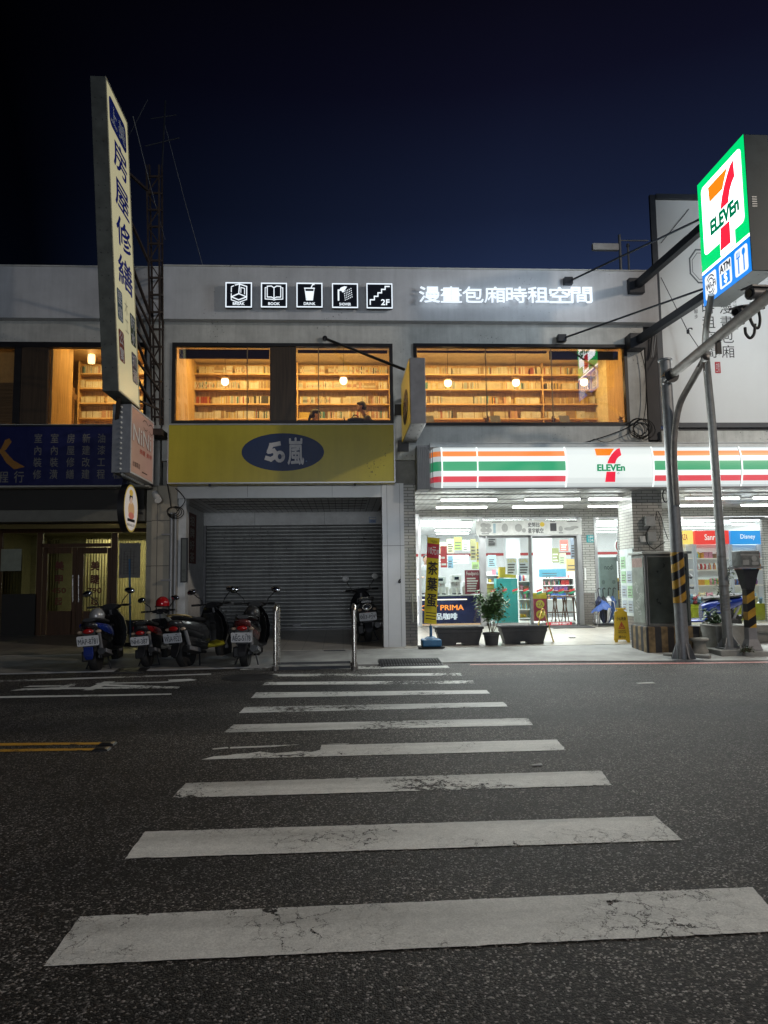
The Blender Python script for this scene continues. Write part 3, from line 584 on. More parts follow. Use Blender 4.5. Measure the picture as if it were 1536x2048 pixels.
# ---- small things on the counters
def pot(name, label, c, r_, hgt, leafc, group=None, n=26, leaf=.05, spread=.09, potm=None):
    t = thing(name, label, 'potted plant', c, group=group); c = V3(c)
    b = MB(); b.lathe([(r_*.75,0),(r_,hgt),(r_*1.08,hgt),(r_*1.08,hgt*.9),(r_*.8,0)], c, 'z', 14); b.build('pot', potm or mat('terracotta', (.2,.1,.06), .8), t, True)
    b = MB()
    for k in range(n):
        a = random.random()*2*pi; e = random.uniform(.2, 1.3); d = V3((cos(a)*cos(e), sin(a)*cos(e), sin(e))); p = c+V3((0,0,hgt))+d*random.uniform(.3,1)*spread; s = d.cross(V3((0,0,1))).normalized()*leaf*.4
        b.poly([p-d*leaf*.5, p+s, p+d*leaf*.6, p-s])
    b.build('leaves', mat('leaf_'+leafc, {'green': (.05,.10,.03), 'yellow': (.45,.30,.04), 'red': (.2,.07,.05)}[leafc], .5, 0, .4, 20), t)
for x, y, col, lb in ((430, 843, 'yellow', 'low yellow flowers in a pot at the bottom of the left twin window'), (974, 833, 'red', 'small reddish plant pot on the counter beside the paper stand'), (1107, 831, 'red', 'small dark plant pot in the middle of the wide window counter'), (1243, 833, 'red', 'small plant pot in the corner of the wide window')):
    c = at(x, y+9, 15.0); pot('flower_pot', lb, (c.x, 15.02, 4.64 if x < 800 else 4.74), .04, .07, col, 'small pots on the window counters', 34, .05, .12 if x < 800 else .09)
for i, (x, lb) in enumerate(((858, 'grey menu stand nearest the yellow box sign on the counter'), (992, 'grey menu stand between the two left pendant lamps'), (1131, 'grey menu stand below the mirrored sign'), (530, 'grey menu stand at the edge of the left twin window'))):
    c = at(x, 838, 15.0); z0 = 4.74 if i < 3 else 4.64; b = MB(); r = thing('menu_stand', lb, 'menu stand', (c.x, 15.05, z0), group='menu stands on the counters')
    b.prism([(c.x-.11, 15.0, z0+.01), (c.x-.11, 15.12, z0+.2), (c.x-.11, 15.13, z0+.2), (c.x-.11, 15.02, z0)], (.22, 0, 0)); b.build('board', mat('grey_card', (.35,.36,.36), .6), r)
    b = MB(); b.box(c.x-.1, c.x+.1, 15.0, 15.14, z0, z0+.01); b.build('foot', GREYM, r)
# ---- readers at the window
def fuse(name, mb, m, par, vox=.012):
    o = mb.build(name, m, par); r = o.modifiers.new('r', 'REMESH'); r.mode = 'VOXEL'; r.voxel_size = vox; s = o.modifiers.new('s', 'SMOOTH'); s.factor = .5; s.iterations = 3
    bpy.context.view_layer.update(); me = bpy.data.meshes.new_from_object(o.evaluated_get(bpy.context.evaluated_depsgraph_get()))
    me.materials.clear(); me.materials.append(m)
    for p in me.polygons: p.use_smooth = True
    o.modifiers.clear(); o.data = me; o.name = name; return o
SKIN = mat('skin', (.50, .30, .20), .5, 0, .08); HAIR = mat('dark_hair', (.014, .011, .009), .5, 0, .3, 30)
def seated(label, head, d, lean, shirt, hair, bun=False, tz=4.745):
    # head centre, facing direction d (+1 right, -1 left) in the window plane, seated at a table
    h = V3(head); r = thing('person', label, 'person', (h.x, h.y, 3.9)); L = lambda x, y, z: h+V3((x*d, y, z))
    b = MB(); tl = V3((lean*d, 0, 0))
    neck0 = L(-.03-lean*.25, 0, -.20)
    b.ell(h, (.082, .072, .105)); b.ell(L(.03, 0, -.055), (.055, .055, .055)); b.ell(L(.088, 0, -.015), (.02, .012, .022)); b.ell(L(.06, 0, -.1), (.025,.03,.02))
    b.ell(L(.074, 0, -.06), (.014, .022, .009)); b.ell(L(-.01, -.075, -.01), (.02, .012, .03)); b.ell(L(-.01, .075, -.01), (.02, .012, .03)); b.tube([L(-.02, 0, -.06), neck0], [.05, .055], 10)
    sh = L(-.06-lean*.35, 0, -.27); hip = L(-.10-lean, 0, h.z*0-(h.z-4.35))
    hands = []
    for s in (-1, 1):
        el = sh+V3((.12*d, s*.23, -.26)); wr = V3((h.x+d*.30, h.y+s*.10, tz+.05)); b.tube([el+(wr-el)*.3, wr], [.036, .026], 8); b.ell(wr+V3((d*.05, 0, -.005)), (.05, .038, .018))
        for k in range(4): b.tube([wr+V3((d*.08, -.026+k*.017, 0)), wr+V3((d*.125, -.03+k*.02, .002)), wr+V3((d*(.15+.01*(k in (1, 2))), -.03+k*.02, -.018))], [.009, .0085, .007], 6)
        b.tube([wr+V3((d*.03, -s*.035, 0)), wr+V3((d*.07, -s*.06, .004))], [.011, .008], 6); hands.append((el, wr))
    fuse('body', b, SKIN, r, .008)
    b = MB(); b.loft([[c+V3((a*cos(2*pi*k/16), w_*sin(2*pi*k/16), 0)) for k in range(16)] for c, a, w_ in ((hip, .13, .17), (hip+(sh-hip)*.35, .125, .165), (hip+(sh-hip)*.75, .13, .19), (sh+V3((0,0,-.02)), .10, .19), (sh+V3((.01*d,0,.045)), .065, .09))])
    for s, (el, wr) in zip((-1, 1), hands): b.tube([sh+V3((0, s*.17, -.02)), el, el+(wr-el)*.55], [.07, .055, .042], 10); b.ell(sh+V3((0, s*.165, -.02)), (.07, .06, .06))
    b.tube([hip, hip+V3((d*.3, -.1, -.02)), hip+V3((d*.42, -.1, -.06))], [.12, .085, .075], 10); b.tube([hip, hip+V3((d*.3, .1, -.02)), hip+V3((d*.42, .1, -.06))], [.12, .085, .075], 10)
    fuse('shirt', b, shirt, r, .014)
    b = MB(); b.ell(L(-.02, 0, .03), (.094, .086, .092)); b.ell(L(-.05, 0, -.02), (.07, .082, .08)); b.ell(L(.04, 0, .065), (.055, .07, .035))
    if bun: b.ell(L(-.11, 0, -.03), (.045, .04, .05)); b.tube([L(-.12, 0, -.04), L(-.15, 0, -.11), L(-.135, 0, -.17)], [.035, .03, .012], 8)
    fuse('hair', b, hair, r, .01)
    for s in (-1, 1): b = MB(); b.ell(L(.076, s*.03, .005), (.008, .012, .007), 8, 6); b.build('eye', mat('eye_dark', (.02,.015,.012), .2), r, True)
mh = at(722, 813, 15.45); seated('man in a dark shirt sitting at the window, head bent over a laptop', mh, -1, .22, mat('dark_olive_shirt', (.035,.032,.024), .85), HAIR)
wh = at(632, 829, 15.45); seated('woman with tied back hair bent over her book at the window', wh, 1, .07, mat('pale_blouse', (.42,.40,.30), .85), HAIR, True)
c = at(660, 846, 15.45); r = thing('reading_table', 'wooden table between the two seated readers', 'table', (c.x, 15.45, 3.9))
MB().box(c.x-.75, c.x+.75, 15.27, 15.75, 4.70, 4.735).build('tabletop', PINEX, r, bev=.004)
for a in (-.7, .66):
    for e in (15.3, 15.68): MB().box(c.x+a, c.x+a+.04, e, e+.04, 3.9, 4.698).build('leg', PINE, r)
lp = at(693, 842, 15.45); r = thing('laptop', 'black open laptop in front of the man at the window', 'laptop', (lp.x, 15.45, 4.74))
MB().box(lp.x-.02, lp.x+.28, 15.36, 15.56, 4.742, 4.76).build('keyboard', BLK, r, bev=.003); MB().prism([(lp.x-.03,15.34,4.76),(lp.x-.06,15.34,4.97),(lp.x-.045,15.34,4.97),(lp.x-.015,15.34,4.76)], (0,.25,0)).build('screen', BLK, r)
bg2 = at(712, 838, 15.3); r = thing('backpack', 'black bag lying on the table in front of the man', 'bag', (bg2.x, 15.32, 4.64)); b = MB(); b.loft([[V3((bg2.x+x, 15.30+.06*sin(2*pi*k/14), 4.75+.10*h_+.09*h_*cos(2*pi*k/14))) for k in range(14)] for x, h_ in ((-.2,.5),(-.17,.9),(0,1.05),(.15,.95),(.2,.6))]); b.build('bag_body', mat('black_fabric', (.01,.01,.011), .9, 0, .3, 30), r, True)
b = MB(); b.curve([(bg2.x-.1,15.25,4.91),(bg2.x-.03,15.23,4.98),(bg2.x+.06,15.25,4.94)], .01); b.build('strap', mat('black_fabric', (.01,.01,.011)), r, True)
bk = at(676, 838, 15.4); r = thing('open_book', 'open book standing beside the black bag', 'book', (bk.x, 15.4, 4.63)); b = MB(); b.prism([(bk.x-.05,15.38,4.74),(bk.x+.03,15.38,4.91),(bk.x+.045,15.38,4.905),(bk.x-.03,15.38,4.74)], (0,.13,0)); b.build('cover', BM[8], r); b = MB(); b.prism([(bk.x+.05,15.38,4.904),(bk.x-.02,15.38,4.74),(bk.x+.01,15.38,4.74),(bk.x+.08,15.38,4.83)], (0,.125,0)); b.build('pages', PAGES, r)
# passage corner at the right end of the library
for i, y in enumerate((770, 807, 835)):
    c = at(1212, y, 18.0); r = thing('wall_shelf', 'small white corner shelf carrying a plant, %s in the lit passage' % ('topmost', 'middle one', 'lowest')[i], 'shelf', c, group='corner shelves')
    b = MB(); b.prism([(c.x-.2,18.86,c.z),(c.x+.15,18.86,c.z),(c.x+.15,17.9,c.z),(c.x,17.9,c.z)], (0,0,.025)); b.build('board', WHT, r); b = MB(); b.prism([(c.x+.1,18.85,c.z-.002),(c.x+.1,18.2,c.z-.002),(c.x+.1,18.85,c.z-.2)], (.015,0,0)); b.build('bracket', WHT, r)
    pot('shelf_plant', 'small green plant standing on the %s corner shelf' % ('topmost', 'middle', 'lowest')[i], (c.x+.04, 18.0, c.z+.025), .05, .08, 'green', 'plants on the corner shelves')
# ---------------------------------------------------------------- signs on the upper facade
LEDW = emat('led_white', (.82, .91, 1.0), 1.05); LEDF = emat('led_white_fine', (.85, .93, 1.0), 1.05); NAVYB = mat('dark_sign_face', (.010, .013, .022), .35)
ICON = [((451,565,504,615), 'BREAK', 'square lit sign with a white cube icon, first of the five on the parapet'), ((522,566,574,615), 'BOOK', 'square lit sign with a white open book icon'),
        ((593,566,645,615), 'DRINK', 'square lit sign with a white drinking cup icon'), ((664,567,716,616), 'SHOWER', 'square lit sign with a white shower head icon'), ((733,567,785,617), '2F', 'square lit sign with a white staircase and 2F')]
for i, (q, word, lb) in enumerate(ICON):
    f = FF(*q, 14.28); r = thing('icon_sign', lb, 'sign', f.pt(.5, 0), group='square icon signs on the parapet')
    b = MB(); f.rect(b, 0, 0, 1, 1, -.07, .07); b.build('sign_box', NAVYB, r, bev=.004)
    b = MB(); w_ = .021; f.line(b, [(.02,.02),(.98,.02),(.98,.98),(.02,.98)], w_, .002, .012, True); b.build('lit_border', LEDW, r)
    b = MB(); g = lambda pts, w=.024, cl=False: f.line(b, pts, w*.62, .002, .01, cl)
    if i < 4: f.text(b, word, .28, .10, .72, .205, .002, .008, .02)
    if i == 0:
        g([(.22,.62),(.22,.78)]); g([(.22,.82),(.30,.86)]); g([(.36,.89),(.50,.93)]); g([(.22,.38),(.22,.54)])
        g([(.53,.93),(.80,.84),(.80,.42),(.50,.30),(.22,.42),(.50,.55),(.53,.93)], .03); g([(.50,.55),(.80,.42)], .03); g([(.58,.60),(.58,.80),(.72,.76),(.72,.54)], .022)
        g([(.22,.40),(.22,.30),(.50,.20),(.80,.32),(.80,.42)], .022)
    if i == 1:
        for s in (-1, 1): X = lambda t: .5+s*t; g([(X(0),.36),(X(.1),.42),(X(.26),.42),(X(.26),.86),(X(.1),.87),(X(0),.80),(X(0),.36)], .026); g([(X(.30),.80),(X(.34),.80),(X(.34),.34),(X(.08),.33),(X(0),.30)], .022)
    if i == 2: f.poly(b, [(.34,.66),(.66,.66),(.60,.30),(.40,.30)], .002, .01); g([(.31,.78),(.69,.78)], .03); g([(.32,.78),(.38,.30),(.62,.30),(.68,.78)], .02); g([(.56,.8),(.62,.93),(.68,.93)], .028)
    if i == 3:
        g([(.25,.32),(.25,.72)], .05); f.poly(b, [(.26,.70),(.34,.82),(.48,.88),(.58,.86),(.42,.62),(.36,.70)], .002, .01)
        for a in range(5):
            for c in range(5): f.disc(b, .47+.065*a+.01*c, .66-.085*c+.055*a*.6, .018, .018, .002, .01, 8)
    if i == 4: g([(.14,.16),(.14,.34),(.30,.34),(.30,.48),(.44,.48),(.44,.62),(.58,.62),(.58,.76),(.72,.76),(.72,.88),(.88,.88)], .035); f.text(b, '2F', .56, .14, .88, .36, .002, .01, .03)
    b.build('icon', LEDF, r)
    b = MB()
    for a in (.1, .9): b.bar(f.pt(a,.06,-.07), V3((f.pt(a,.06).x, 14.42, f.pt(a,.06).z)), .03); b.bar(f.pt(a,.94,-.07), V3((f.pt(a,.94).x, 14.42, f.pt(a,.94).z)), .03)
    b.build('standoffs', DSTEEL, r)
r = thing('letter_sign', 'row of eight glowing white Chinese letters along the parapet', 'sign', at(1010, 592, 14.3))
for i, c in enumerate('漫畫包廂時租空間'):
    x = 838+i*43.4; f = FF(x, 574.5+i*.15, x+41.5, 605.5+i*.15, 14.33); b = MB(); f.text(b, c, 0, 0, 1, 1, 0, .05, 0); b.build('letter', LEDW, r)
# faint spotting on the parapet
# ---- yellow tea shop sign
YELS = weather(mat('yellow_sign_film', (.46, .385, .022), .35, 0, .14, .9), 0, .09); OVB = mat('blue_sign_film', (.003, .020, .085), .5, 0, .1); OFFW = mat('white_sign_film', (.50, .50, .52), .5)
f = FF(335, 848, 790, 966, 14.10); r = thing('shop_sign', 'long unlit yellow signboard with a blue oval above the roller shutter', 'sign', f.pt(.5, 0))
b = MB(); f.rect(b, 0, 0, 1, 1, -.32, .32); b.build('sign_box', YELS, r, bev=.006)
b = MB(); f.line(b, [(0.002,.006),(.998,.006),(.998,.994),(.002,.994)], .022, .001, .008, True); b.build('frame', ALU, r)
b = MB(); f.disc(b, .503, .522, .180, .315, .003, 0, 56); b.build('oval', OVB, r)
b = MB(); f.disc(b, .503, .522, .1815, .320, .0015, 0, 56); b.build('oval_edge', mat('dark_navy', (.006,.010,.05), .4), r)
b = MB()
f.line(b, [(.485,.665),(.452,.640),(.442,.53),(.462,.545),(.472,.50),(.468,.44),(.45,.40),(.432,.42)], .085, .005); f.line(b, f.el(.489,.445,.0155,.072,14), .06, .005, 0, True)
k = f.text; f.text(b, '嵐', .525, .31, .594, .76, .007, 0, .03); b.build('lettering', OFFW, r); b = MB(); f.disc(b, .606,.365,.003,.012,.006,0,12); b.build('registered_mark', mat('pale_blue_mark', (.10,.18,.35), .5), r)
b = MB()
for x in (.18, .82): b.bar(f.pt(x,0,-.1)+V3((0,0,-.05)), f.pt(x,0,-.1), .04)
b.build('bolts', DSTEEL, r)
# ---- projecting box signs, perpendicular to the facade
def side(pxn, pyn0, pyn1, Yn, Yf, face=1, lean=0.0):
    # frame of a face that shows the sky-side: near edge seen at pixel column pxn between rows pyn0 (top) and pyn1 (bottom)
    t, b_ = at(pxn, pyn0, Yn), at(pxn, pyn1, Yn); return t.x, b_.z, t.z
x, z0, z1 = side(819, 715, 847, 12.5, 14.3); th = .275
r = thing('projecting_sign', 'yellow and grey box sign sticking out between the upper windows', 'sign', (x, 13.4, z0))
MB().box(x, x+th, 12.5, 14.3, z0, z1).build('cabinet', GREYM, r, bev=.008)
f = Fr((x, 14.3, z0), (0, -1.8, 0), (0, 0, z1-z0)); b = MB(); f.rect(b, .01, .012, .99, .988, .002, .006); b.build('yellow_face', emat('yellow_lit_film', (.62,.42,.03), .22), r)
b = MB(); f.disc(b, .52, .42, .30, .27, .010); b.build('oval', OVB, r); b = MB(); f.text(b, '5o', .32, .33, .48, .52, .012, 0, .05); f.text(b, '嵐', .52, .31, .74, .54, .012, 0, .05); b.build('lettering', OFFW, r)
b = MB()
for a in range(5):
    for c in range(2): b.lathe([(.001,-.006),(.012,-.004),(.012,.0)], (x+.06+c*.155, 12.7+a*.36, z0-.001), 'z', 8)
b.build('rivets', DSTEEL, r)
b = MB(); b.bar((x+th, 13.9, z1-.15), (x+th+.1, 13.9, z1-.15), .05); b.bar((x+.14, 14.3, z0+.2), (x+.14, 14.6, z0+.2), .07); b.bar((x+.14, 14.3, z1-.2), (x+.14, 14.6, z1-.2), .07); b.build('wall_bracket', DSTEEL, r)
a = at(650, 677, 14.56); r = thing('support_rod', 'thin dark rod bracing the yellow box sign to the wall above the window', 'support rod', a); b = MB(); b.tube([a, at(808, 739, 12.95)], .028, 8); b.build('rod', BLK, r); b = MB(); b.lathe([(.01,-.05),(.05,-.04),(.05,.03),(.01,.03)], (a.x, 14.56, a.z), 'y', 14); b.build('wall_plate', BLK, r)
for i, (px, py, lb) in enumerate(((800, 821, 'small black wall lamp between the two library windows'), (806, 893, 'small black wall lamp under the yellow box sign'))):
    c = at(px, py, 14.45); r = thing('wall_floodlight', lb, 'floodlight', c, group='small black floodlights'); b = MB(); b.loft([[(c.x+sx*w, yy, c.z+sz*h) for sx, sz in ((-1,-1),(1,-1),(1,1),(-1,1))] for yy, w, h in ((14.36,.11,.11),(14.42,.11,.11),(14.52,.06,.06))]); b.build('lamp_housing', BLK, r, bev=.006); MB().box(c.x-.03, c.x+.03, 14.52, 14.6, c.z-.03, c.z+.03).build('arm', BLK, r)
# ---- the tall leaning repair-firm sign
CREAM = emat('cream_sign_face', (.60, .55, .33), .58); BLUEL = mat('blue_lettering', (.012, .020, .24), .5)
A, B_, C_, D_ = at(210, 152, 11.8), at(236, 782, 11.8), at(263, 222, 12.93), at(280, 794, 13.05)
def tall(a, t, off=0): return (B_*(1-a)+D_*a)*(1-t)+(A*(1-a)+C_*a)*t+V3((off, 0, 0))
O = B_.copy(); Uv = V3((0, D_.y-B_.y, 0)); Vv = A-B_
f = Fr(O, Uv, Vv); r = thing('tall_sign', 'tall leaning cream sign with blue Chinese characters rising above the left roof', 'sign', tall(.5, 0))
b = MB(); b.prism([f.pt(0,0), f.pt(1,0), f.pt(1,1), f.pt(0,1)], (-.25,0,0)); b.build('cabinet', mat('weathered_sign_side', (.10,.11,.10), .6, 0, .4, 3), r, bev=.008)
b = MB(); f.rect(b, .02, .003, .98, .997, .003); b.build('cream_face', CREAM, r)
b = MB(); f.line(b, [(.01,.003),(.99,.003),(.99,.997),(.01,.997)], .03, .004, .01, True); b.build('edge_trim', mat('cream_trim', (.45,.42,.30), .5), r)
b = MB(); f.rrect(b, .12, .865, .90, .965, .12, .005); b.build('blue_panel', mat('blue_panel', (.015,.03,.22), .5), r)
b = MB(); f.text(b, '上', .18, .880, .48, .950, .007, 0, .03, True); f.text(b, '美', .52, .880, .86, .950, .007, 0, .03, True); b.build('white_lettering', OFFW, r)
b = MB()
for i, c in enumerate('房屋修繕'): f.text(b, c, .22, .745-i*.128, .92, .852-i*.128, .006, 0, .022, True)
b.build('blue_lettering', BLUEL, r)
for (a0, t0, a1, t1, txt, m_) in ((.12,.235,.36,.335,'壁癌',mat('slate_tag',(.04,.09,.13),.5)), (.70,.20,.96,.305,'防水',mat('green_tag',(.02,.05,.03),.5)), (.12,.105,.36,.205,'公寓',mat('red_tag',(.18,.03,.02),.5)), (.70,.075,.96,.175,'抓漏',mat('navy_tag',(.015,.02,.07),.5))):
    b = MB(); f.rrect(b, a0, t0, a1, t1, .05, .005); b.build('tag', m_, r); b = MB(); hh = (t1-t0)/2
    for i, c in enumerate(txt): f.text(b, c, a0+.02, t1-(i+1)*hh+.002, a1-.02, t1-i*hh-.002, .007, 0, .02, True)
    b.build('tag_lettering', OFFW, r)
b = MB(); f.text(b, '木', .45, .275, .62, .33, .005, 0, 0, True); f.text(b, '工', .45, .215, .62, .27, .005, 0, 0, True); b.build('faded_lettering', mat('faded_print', (.40,.38,.27), .6), r)
b = MB()
for t in [k/14 for k in range(1, 14)]:
    for a in (.07, .18): p = f.pt(0, t)+V3((-a, -.002, 0)); b.lathe([(.001,-.004),(.009,-.003),(.009,0)], p, 'y', 6)
b.build('rivets', BLK, r)
# ---- lattice tower that carries it
r = thing('lattice_tower', 'rusty steel lattice tower standing behind the tall cream sign', 'lattice tower', (-3.85, 14.2, 4.3))
legs = []
for px0, px1, Y in ((304, 293, 14.05), (320, 318, 14.05), (310, 299, 14.4), (326, 324, 14.4)): legs.append((at(px0, 850, Y), at(px1, 330, Y)))
b = MB()
for p, q in legs: b.bar(p, q, .032)
b.build('leg_posts', RUST, r)
b = MB(); L = lambda i, t: legs[i][0]*(1-t)+legs[i][1]*t
for k in range(15):
    t = .03+k*.066
    b.bar(L(0,t), L(1,t), .035); b.bar(L(2,t), L(3,t), .035); b.bar(L(0,t), L(2,t), .03); b.bar(L(1,t), L(3,t), .03)
    if k < 14: (b.bar(L(0,t), L(1,t+.066), .02) if k % 2 else b.bar(L(1,t), L(0,t+.066), .02))
b.build('lattice', RUST, r)
b = MB()
for p, t in ((.14,.08),(.3,.18),(.42,.30),(.55,.42),(.70,.62),(.84,.9)):
    b.bar(f.pt(1, p, -.12), L(0, t), .045)
    if t < .45: b.bar(f.pt(1, p-.1, -.12), L(1, t*.7), .035)
b.bar(f.pt(.3,0,-.1), f.pt(.3,0,-.1)+V3((-.35,.9,-.75)), .06)
b.build('strut_frame', RUST, r)
MB().box(-4.18, -3.45, 13.95, 14.42, 4.30, 4.42).build('base_frame', RUST, r)
b = MB(); q = L(3, 1); b.tube([L(3,.98), q+V3((.05,0,1.4))], .02, 6); b.tube([q+V3((-.35,0,.4)), q+V3((.35,0,.6))], .012, 6); b.tube([q+V3((-.25,0,1.0)), q+V3((.28,0,1.1))], .01, 6); b.build('mast', DSTEEL, r)
for i, (p, q, lb) in enumerate(((at(266,232,13), at(330,480,14.5), 'thin wire from the tall cream sign to its lattice tower'), (at(330,250,14.4), at(408,540,14.6), 'thin guy wire running down right from the tower mast to the roof'), (at(295,200,14.3), at(240,300,15.0), 'thin wire crossing behind the top of the cream sign'))):
    b = MB(); b.tube([p, (p+q)/2-V3((0,0,.05)), q], .006, 5); tag(b.build('guy_wire', GALV), lb, 'wire', 'wires round the tower')
# ---- small pink salon sign
x, z0, z1 = side(262, 808, 950, 12.5, 14.0); Yn, Yf_ = 12.5, 14.0; th = .31; z0 = at(262, 945, 12.5).z
r = thing('salon_sign', 'pale pink salon box sign with bulbs along its grey edge', 'sign', (x-th/2, 13.2, z0))
MB().box(x-th, x, Yn, Yf_, z0, z1).build('cabinet', mat('ribbed_grey', (.20,.21,.23), .5, .2, .2), r, bev=.006)
f = Fr((x, Yn, z0), (0, Yf_-Yn, 0), (0, 0, z1-z0)); b = MB(); f.rect(b, .015, .015, .985, .985, .003); b.build('pink_face', emat('pink_film', (.46,.27,.21), .34, .25, 2.2), r)
b = MB(); f.line(b, [(.01,.01),(.99,.01),(.99,.99),(.01,.99)], .03, .004, .008, True); b.build('white_trim', mat('white_trim', (.6,.58,.55), .5), r)
b = MB(); f.text(b, 'NiNi', .10, .50, .88, .74, .006, 0, .02); b.build('lettering', mat('pale_lettering', (.75,.72,.70), .4), r)
b = MB(); f.text(b, 'NiNi', .085, .490, .865, .73, .0045, 0, .035); b.build('letter_shadow', mat('dark_pink', (.25,.07,.06), .5), r)
b = MB(); f.text(b, '美睫', .38, .36, .62, .44, .006, 0, .02); f.text(b, '美甲', .68, .36, .92, .44, .006, 0, .02); b.build('red_lettering', mat('red_lettering', (.45,.05,.04), .5), r)
b = MB(); f.text(b, '紋繡霧眉', .10, .12, .40, .20, .006, 0, .01); f.line(b, [(.5,.10),(.72,.10)], .02, .006)
for s in (0, .26):
    f.line(b, [(.50+s,.88),(.56+s,.915),(.64+s,.92),(.71+s,.88)], .018, .006); f.line(b, [(.53+s,.80),(.60+s,.77),(.66+s,.775),(.70+s,.80)], .014, .006)
    for k in range(4): f.line(b, [(.55+s+k*.045,.775),(.545+s+k*.05,.74)], .008, .006)
b.build('brows_and_print', mat('brown_print', (.06,.03,.025), .6), r)
BULB = mat('frosted_bulb', (.55,.55,.52), .2)
for k in range(13): b = MB(); b.ell((x-th/2, Yn-.015, z0+.06+k*(z1-z0-.12)/12), (.024,.03,.024), 10, 6); b.build('bulb', BULB, r, True)
for k in range(13): b = MB(); b.ell((x-th/2, Yn+.10+k*.108, z0-.012), (.024,.024,.028), 10, 6); b.build('bulb', BULB, r, True)
b = MB(); b.bar((x-th/2, Yf_, z0+.3), (x-th/2, 14.5, z0+.3), .06); b.bar((x-th/2, Yf_, z1-.3), (x-th/2, 14.5, z1-.3), .06); b.build('wall_bracket', DSTEEL, r)
# ---- round lash salon sign
c = at(262, 1017, 13.6); R_ = .45; r = thing('round_sign', 'small round white sign with a yellow rim hanging above the salon door', 'sign', c)
b = MB(); b.lathe([(.01,-.12),(R_,-.12),(R_,0),(.01,0)], c, 'x', 44); b.build('drum', BLK, r, 35)
f = Fr(c+V3((0,-R_,-R_)), (0, 2*R_, 0), (0, 0, 2*R_))
for nm, col, rr_, of in (('yellow_rim', emat('yellow_rim', (.6,.42,.06), .35), .49, .002), ('white_face', emat('white_round_face', (.62,.56,.50), .55), .455, .004)): b = MB(); f.disc(b, .5, .5, rr_, rr_, of); b.build(nm, col, r)
for nm, col, prims in (('picture_dress', emat('peach_print', (.62,.36,.16), .45), [f.el(.5,.47,.22,.17)]), ('picture_hem', emat('coral_print', (.62,.18,.12), .4), [f.el(.5,.35,.2,.07)]), ('picture_face', emat('skin_print', (.65,.45,.32), .45), [f.el(.46,.68,.10,.10)]), ('picture_hair', mat('print_black', (.012,.01,.012), .5), [[(.34,.72),(.4,.80),(.56,.79),(.60,.66),(.55,.72),(.44,.74),(.36,.62)]]), ('picture_hat', emat('yellow_print', (.65,.42,.06), .45), [f.el(.46,.82,.13,.065)])):
    b = MB(); f.k += 1
    for q in prims: f.poly(b, q, .006+.0007*(f.k % 9))
    b.build(nm, col, r)
b = MB(); f.rect(b, .24, .225, .76, .285, .0065); f.text(b, '0900-462-327', .22, .13, .78, .18, .0065, 0, .01); b.build('print', mat('print_black', (.012,.01,.012)), r)
b = MB(); b.bar(c+V3((-.06,.0,R_)), c+V3((-.06,.0,R_+.3)), .04); b.bar(c+V3((-.06,R_,0)), c+V3((-.06,.95,0)), .04); b.build('bracket', DSTEEL, r)
# ---- blue contractor signboard and the salon bay below
BLUEB = mat('navy_signboard', (.010, .013, .075), .35, 0, .15); GREYL = mat('grey_lettering', (.17,.16,.14), .6)
f = FF(-160, 853, 246, 971, 14.12); r = thing('contractor_sign', 'dark navy signboard with columns of grey Chinese characters', 'sign', f.pt(.5,0))
b = MB(); f.rect(b, 0, 0, 1, 1, -.3, .3); b.build('sign_box', BLUEB, r)
b = MB(); f.rect(b, 0, -.03, 1.13, -.003, -.3, .315); b.build('bottom_trim', mat('pale_trim', (.34,.33,.29), .6), r); b = MB(); f.rect(b, 0, 1.003, 1, 1.03, -.3, .315); b.build('top_trim', DSTEEL, r)
X = lambda px: (px+160)/406; Yq = lambda py: (971-py)/118
b = MB(); cw, ch = 17/406, 20/118
for px, s in ((74,'室內裝修'), (107,'室內裝潢'), (140,'房屋修繕'), (171,'新建改建'), (202,'油漆工程'), (234,'裝修工程')):
    for i, c in enumerate(s): f.text(b, c, X(px)-cw/2, Yq(887+i*24), X(px)+cw/2, Yq(867+i*24), .004, 0, .012, True)
for px, c in ((7,'程'), (38,'行'), (-26,'工'), (-60,'良')): f.text(b, c, X(px)-cw*.62, Yq(966), X(px)+cw*.62, Yq(942), .004, 0, .012, True)
b.build('lettering', GREYL, r)
b = MB(); f.poly(b, [(X(8),Yq(880)),(X(16),Yq(877)),(X(21),Yq(884)),(X(10),Yq(900)),(X(-40),Yq(925)),(X(-46),Yq(920)),(X(0),Yq(898))], .005); f.poly(b, [(X(-2),Yq(905)),(X(8),Yq(902)),(X(26),Yq(921)),(X(49),Yq(934)),(X(28),Yq(939)),(X(12),Yq(926))], .006); b.build('orange_emblem', mat('orange_film', (.30,.13,.02), .5), r)
lb = thing('salon_building', 'darker left end of the row with a dim salon below a navy signboard', 'building', (-6.2, 14.6, 0))
XL = -9.5
def lbox(name, m_, x0, x1, y0, y1, z0, z1, **k): return MB().box(x0,x1,y0,y1,z0,z1).build(name, m_, lb, **k)
lbox('parapet', WALL, XL, -3.64, 14.42, 14.72, 6.77, 7.83); lbox('parapet_cap', WALL2, XL, -3.63, 14.40, 14.75, 7.832, 7.86)
lbox('upper_wall', WALL2, XL, -3.64, YF, YF+.14, 6.33, 6.768); lbox('upper_wall', WALL2, XL, -3.64, YF, YF+.14, 3.4, 4.65); lbox('upper_wall', WALL2, -3.95, -3.64, YF, YF+.14, 4.652, 6.328)
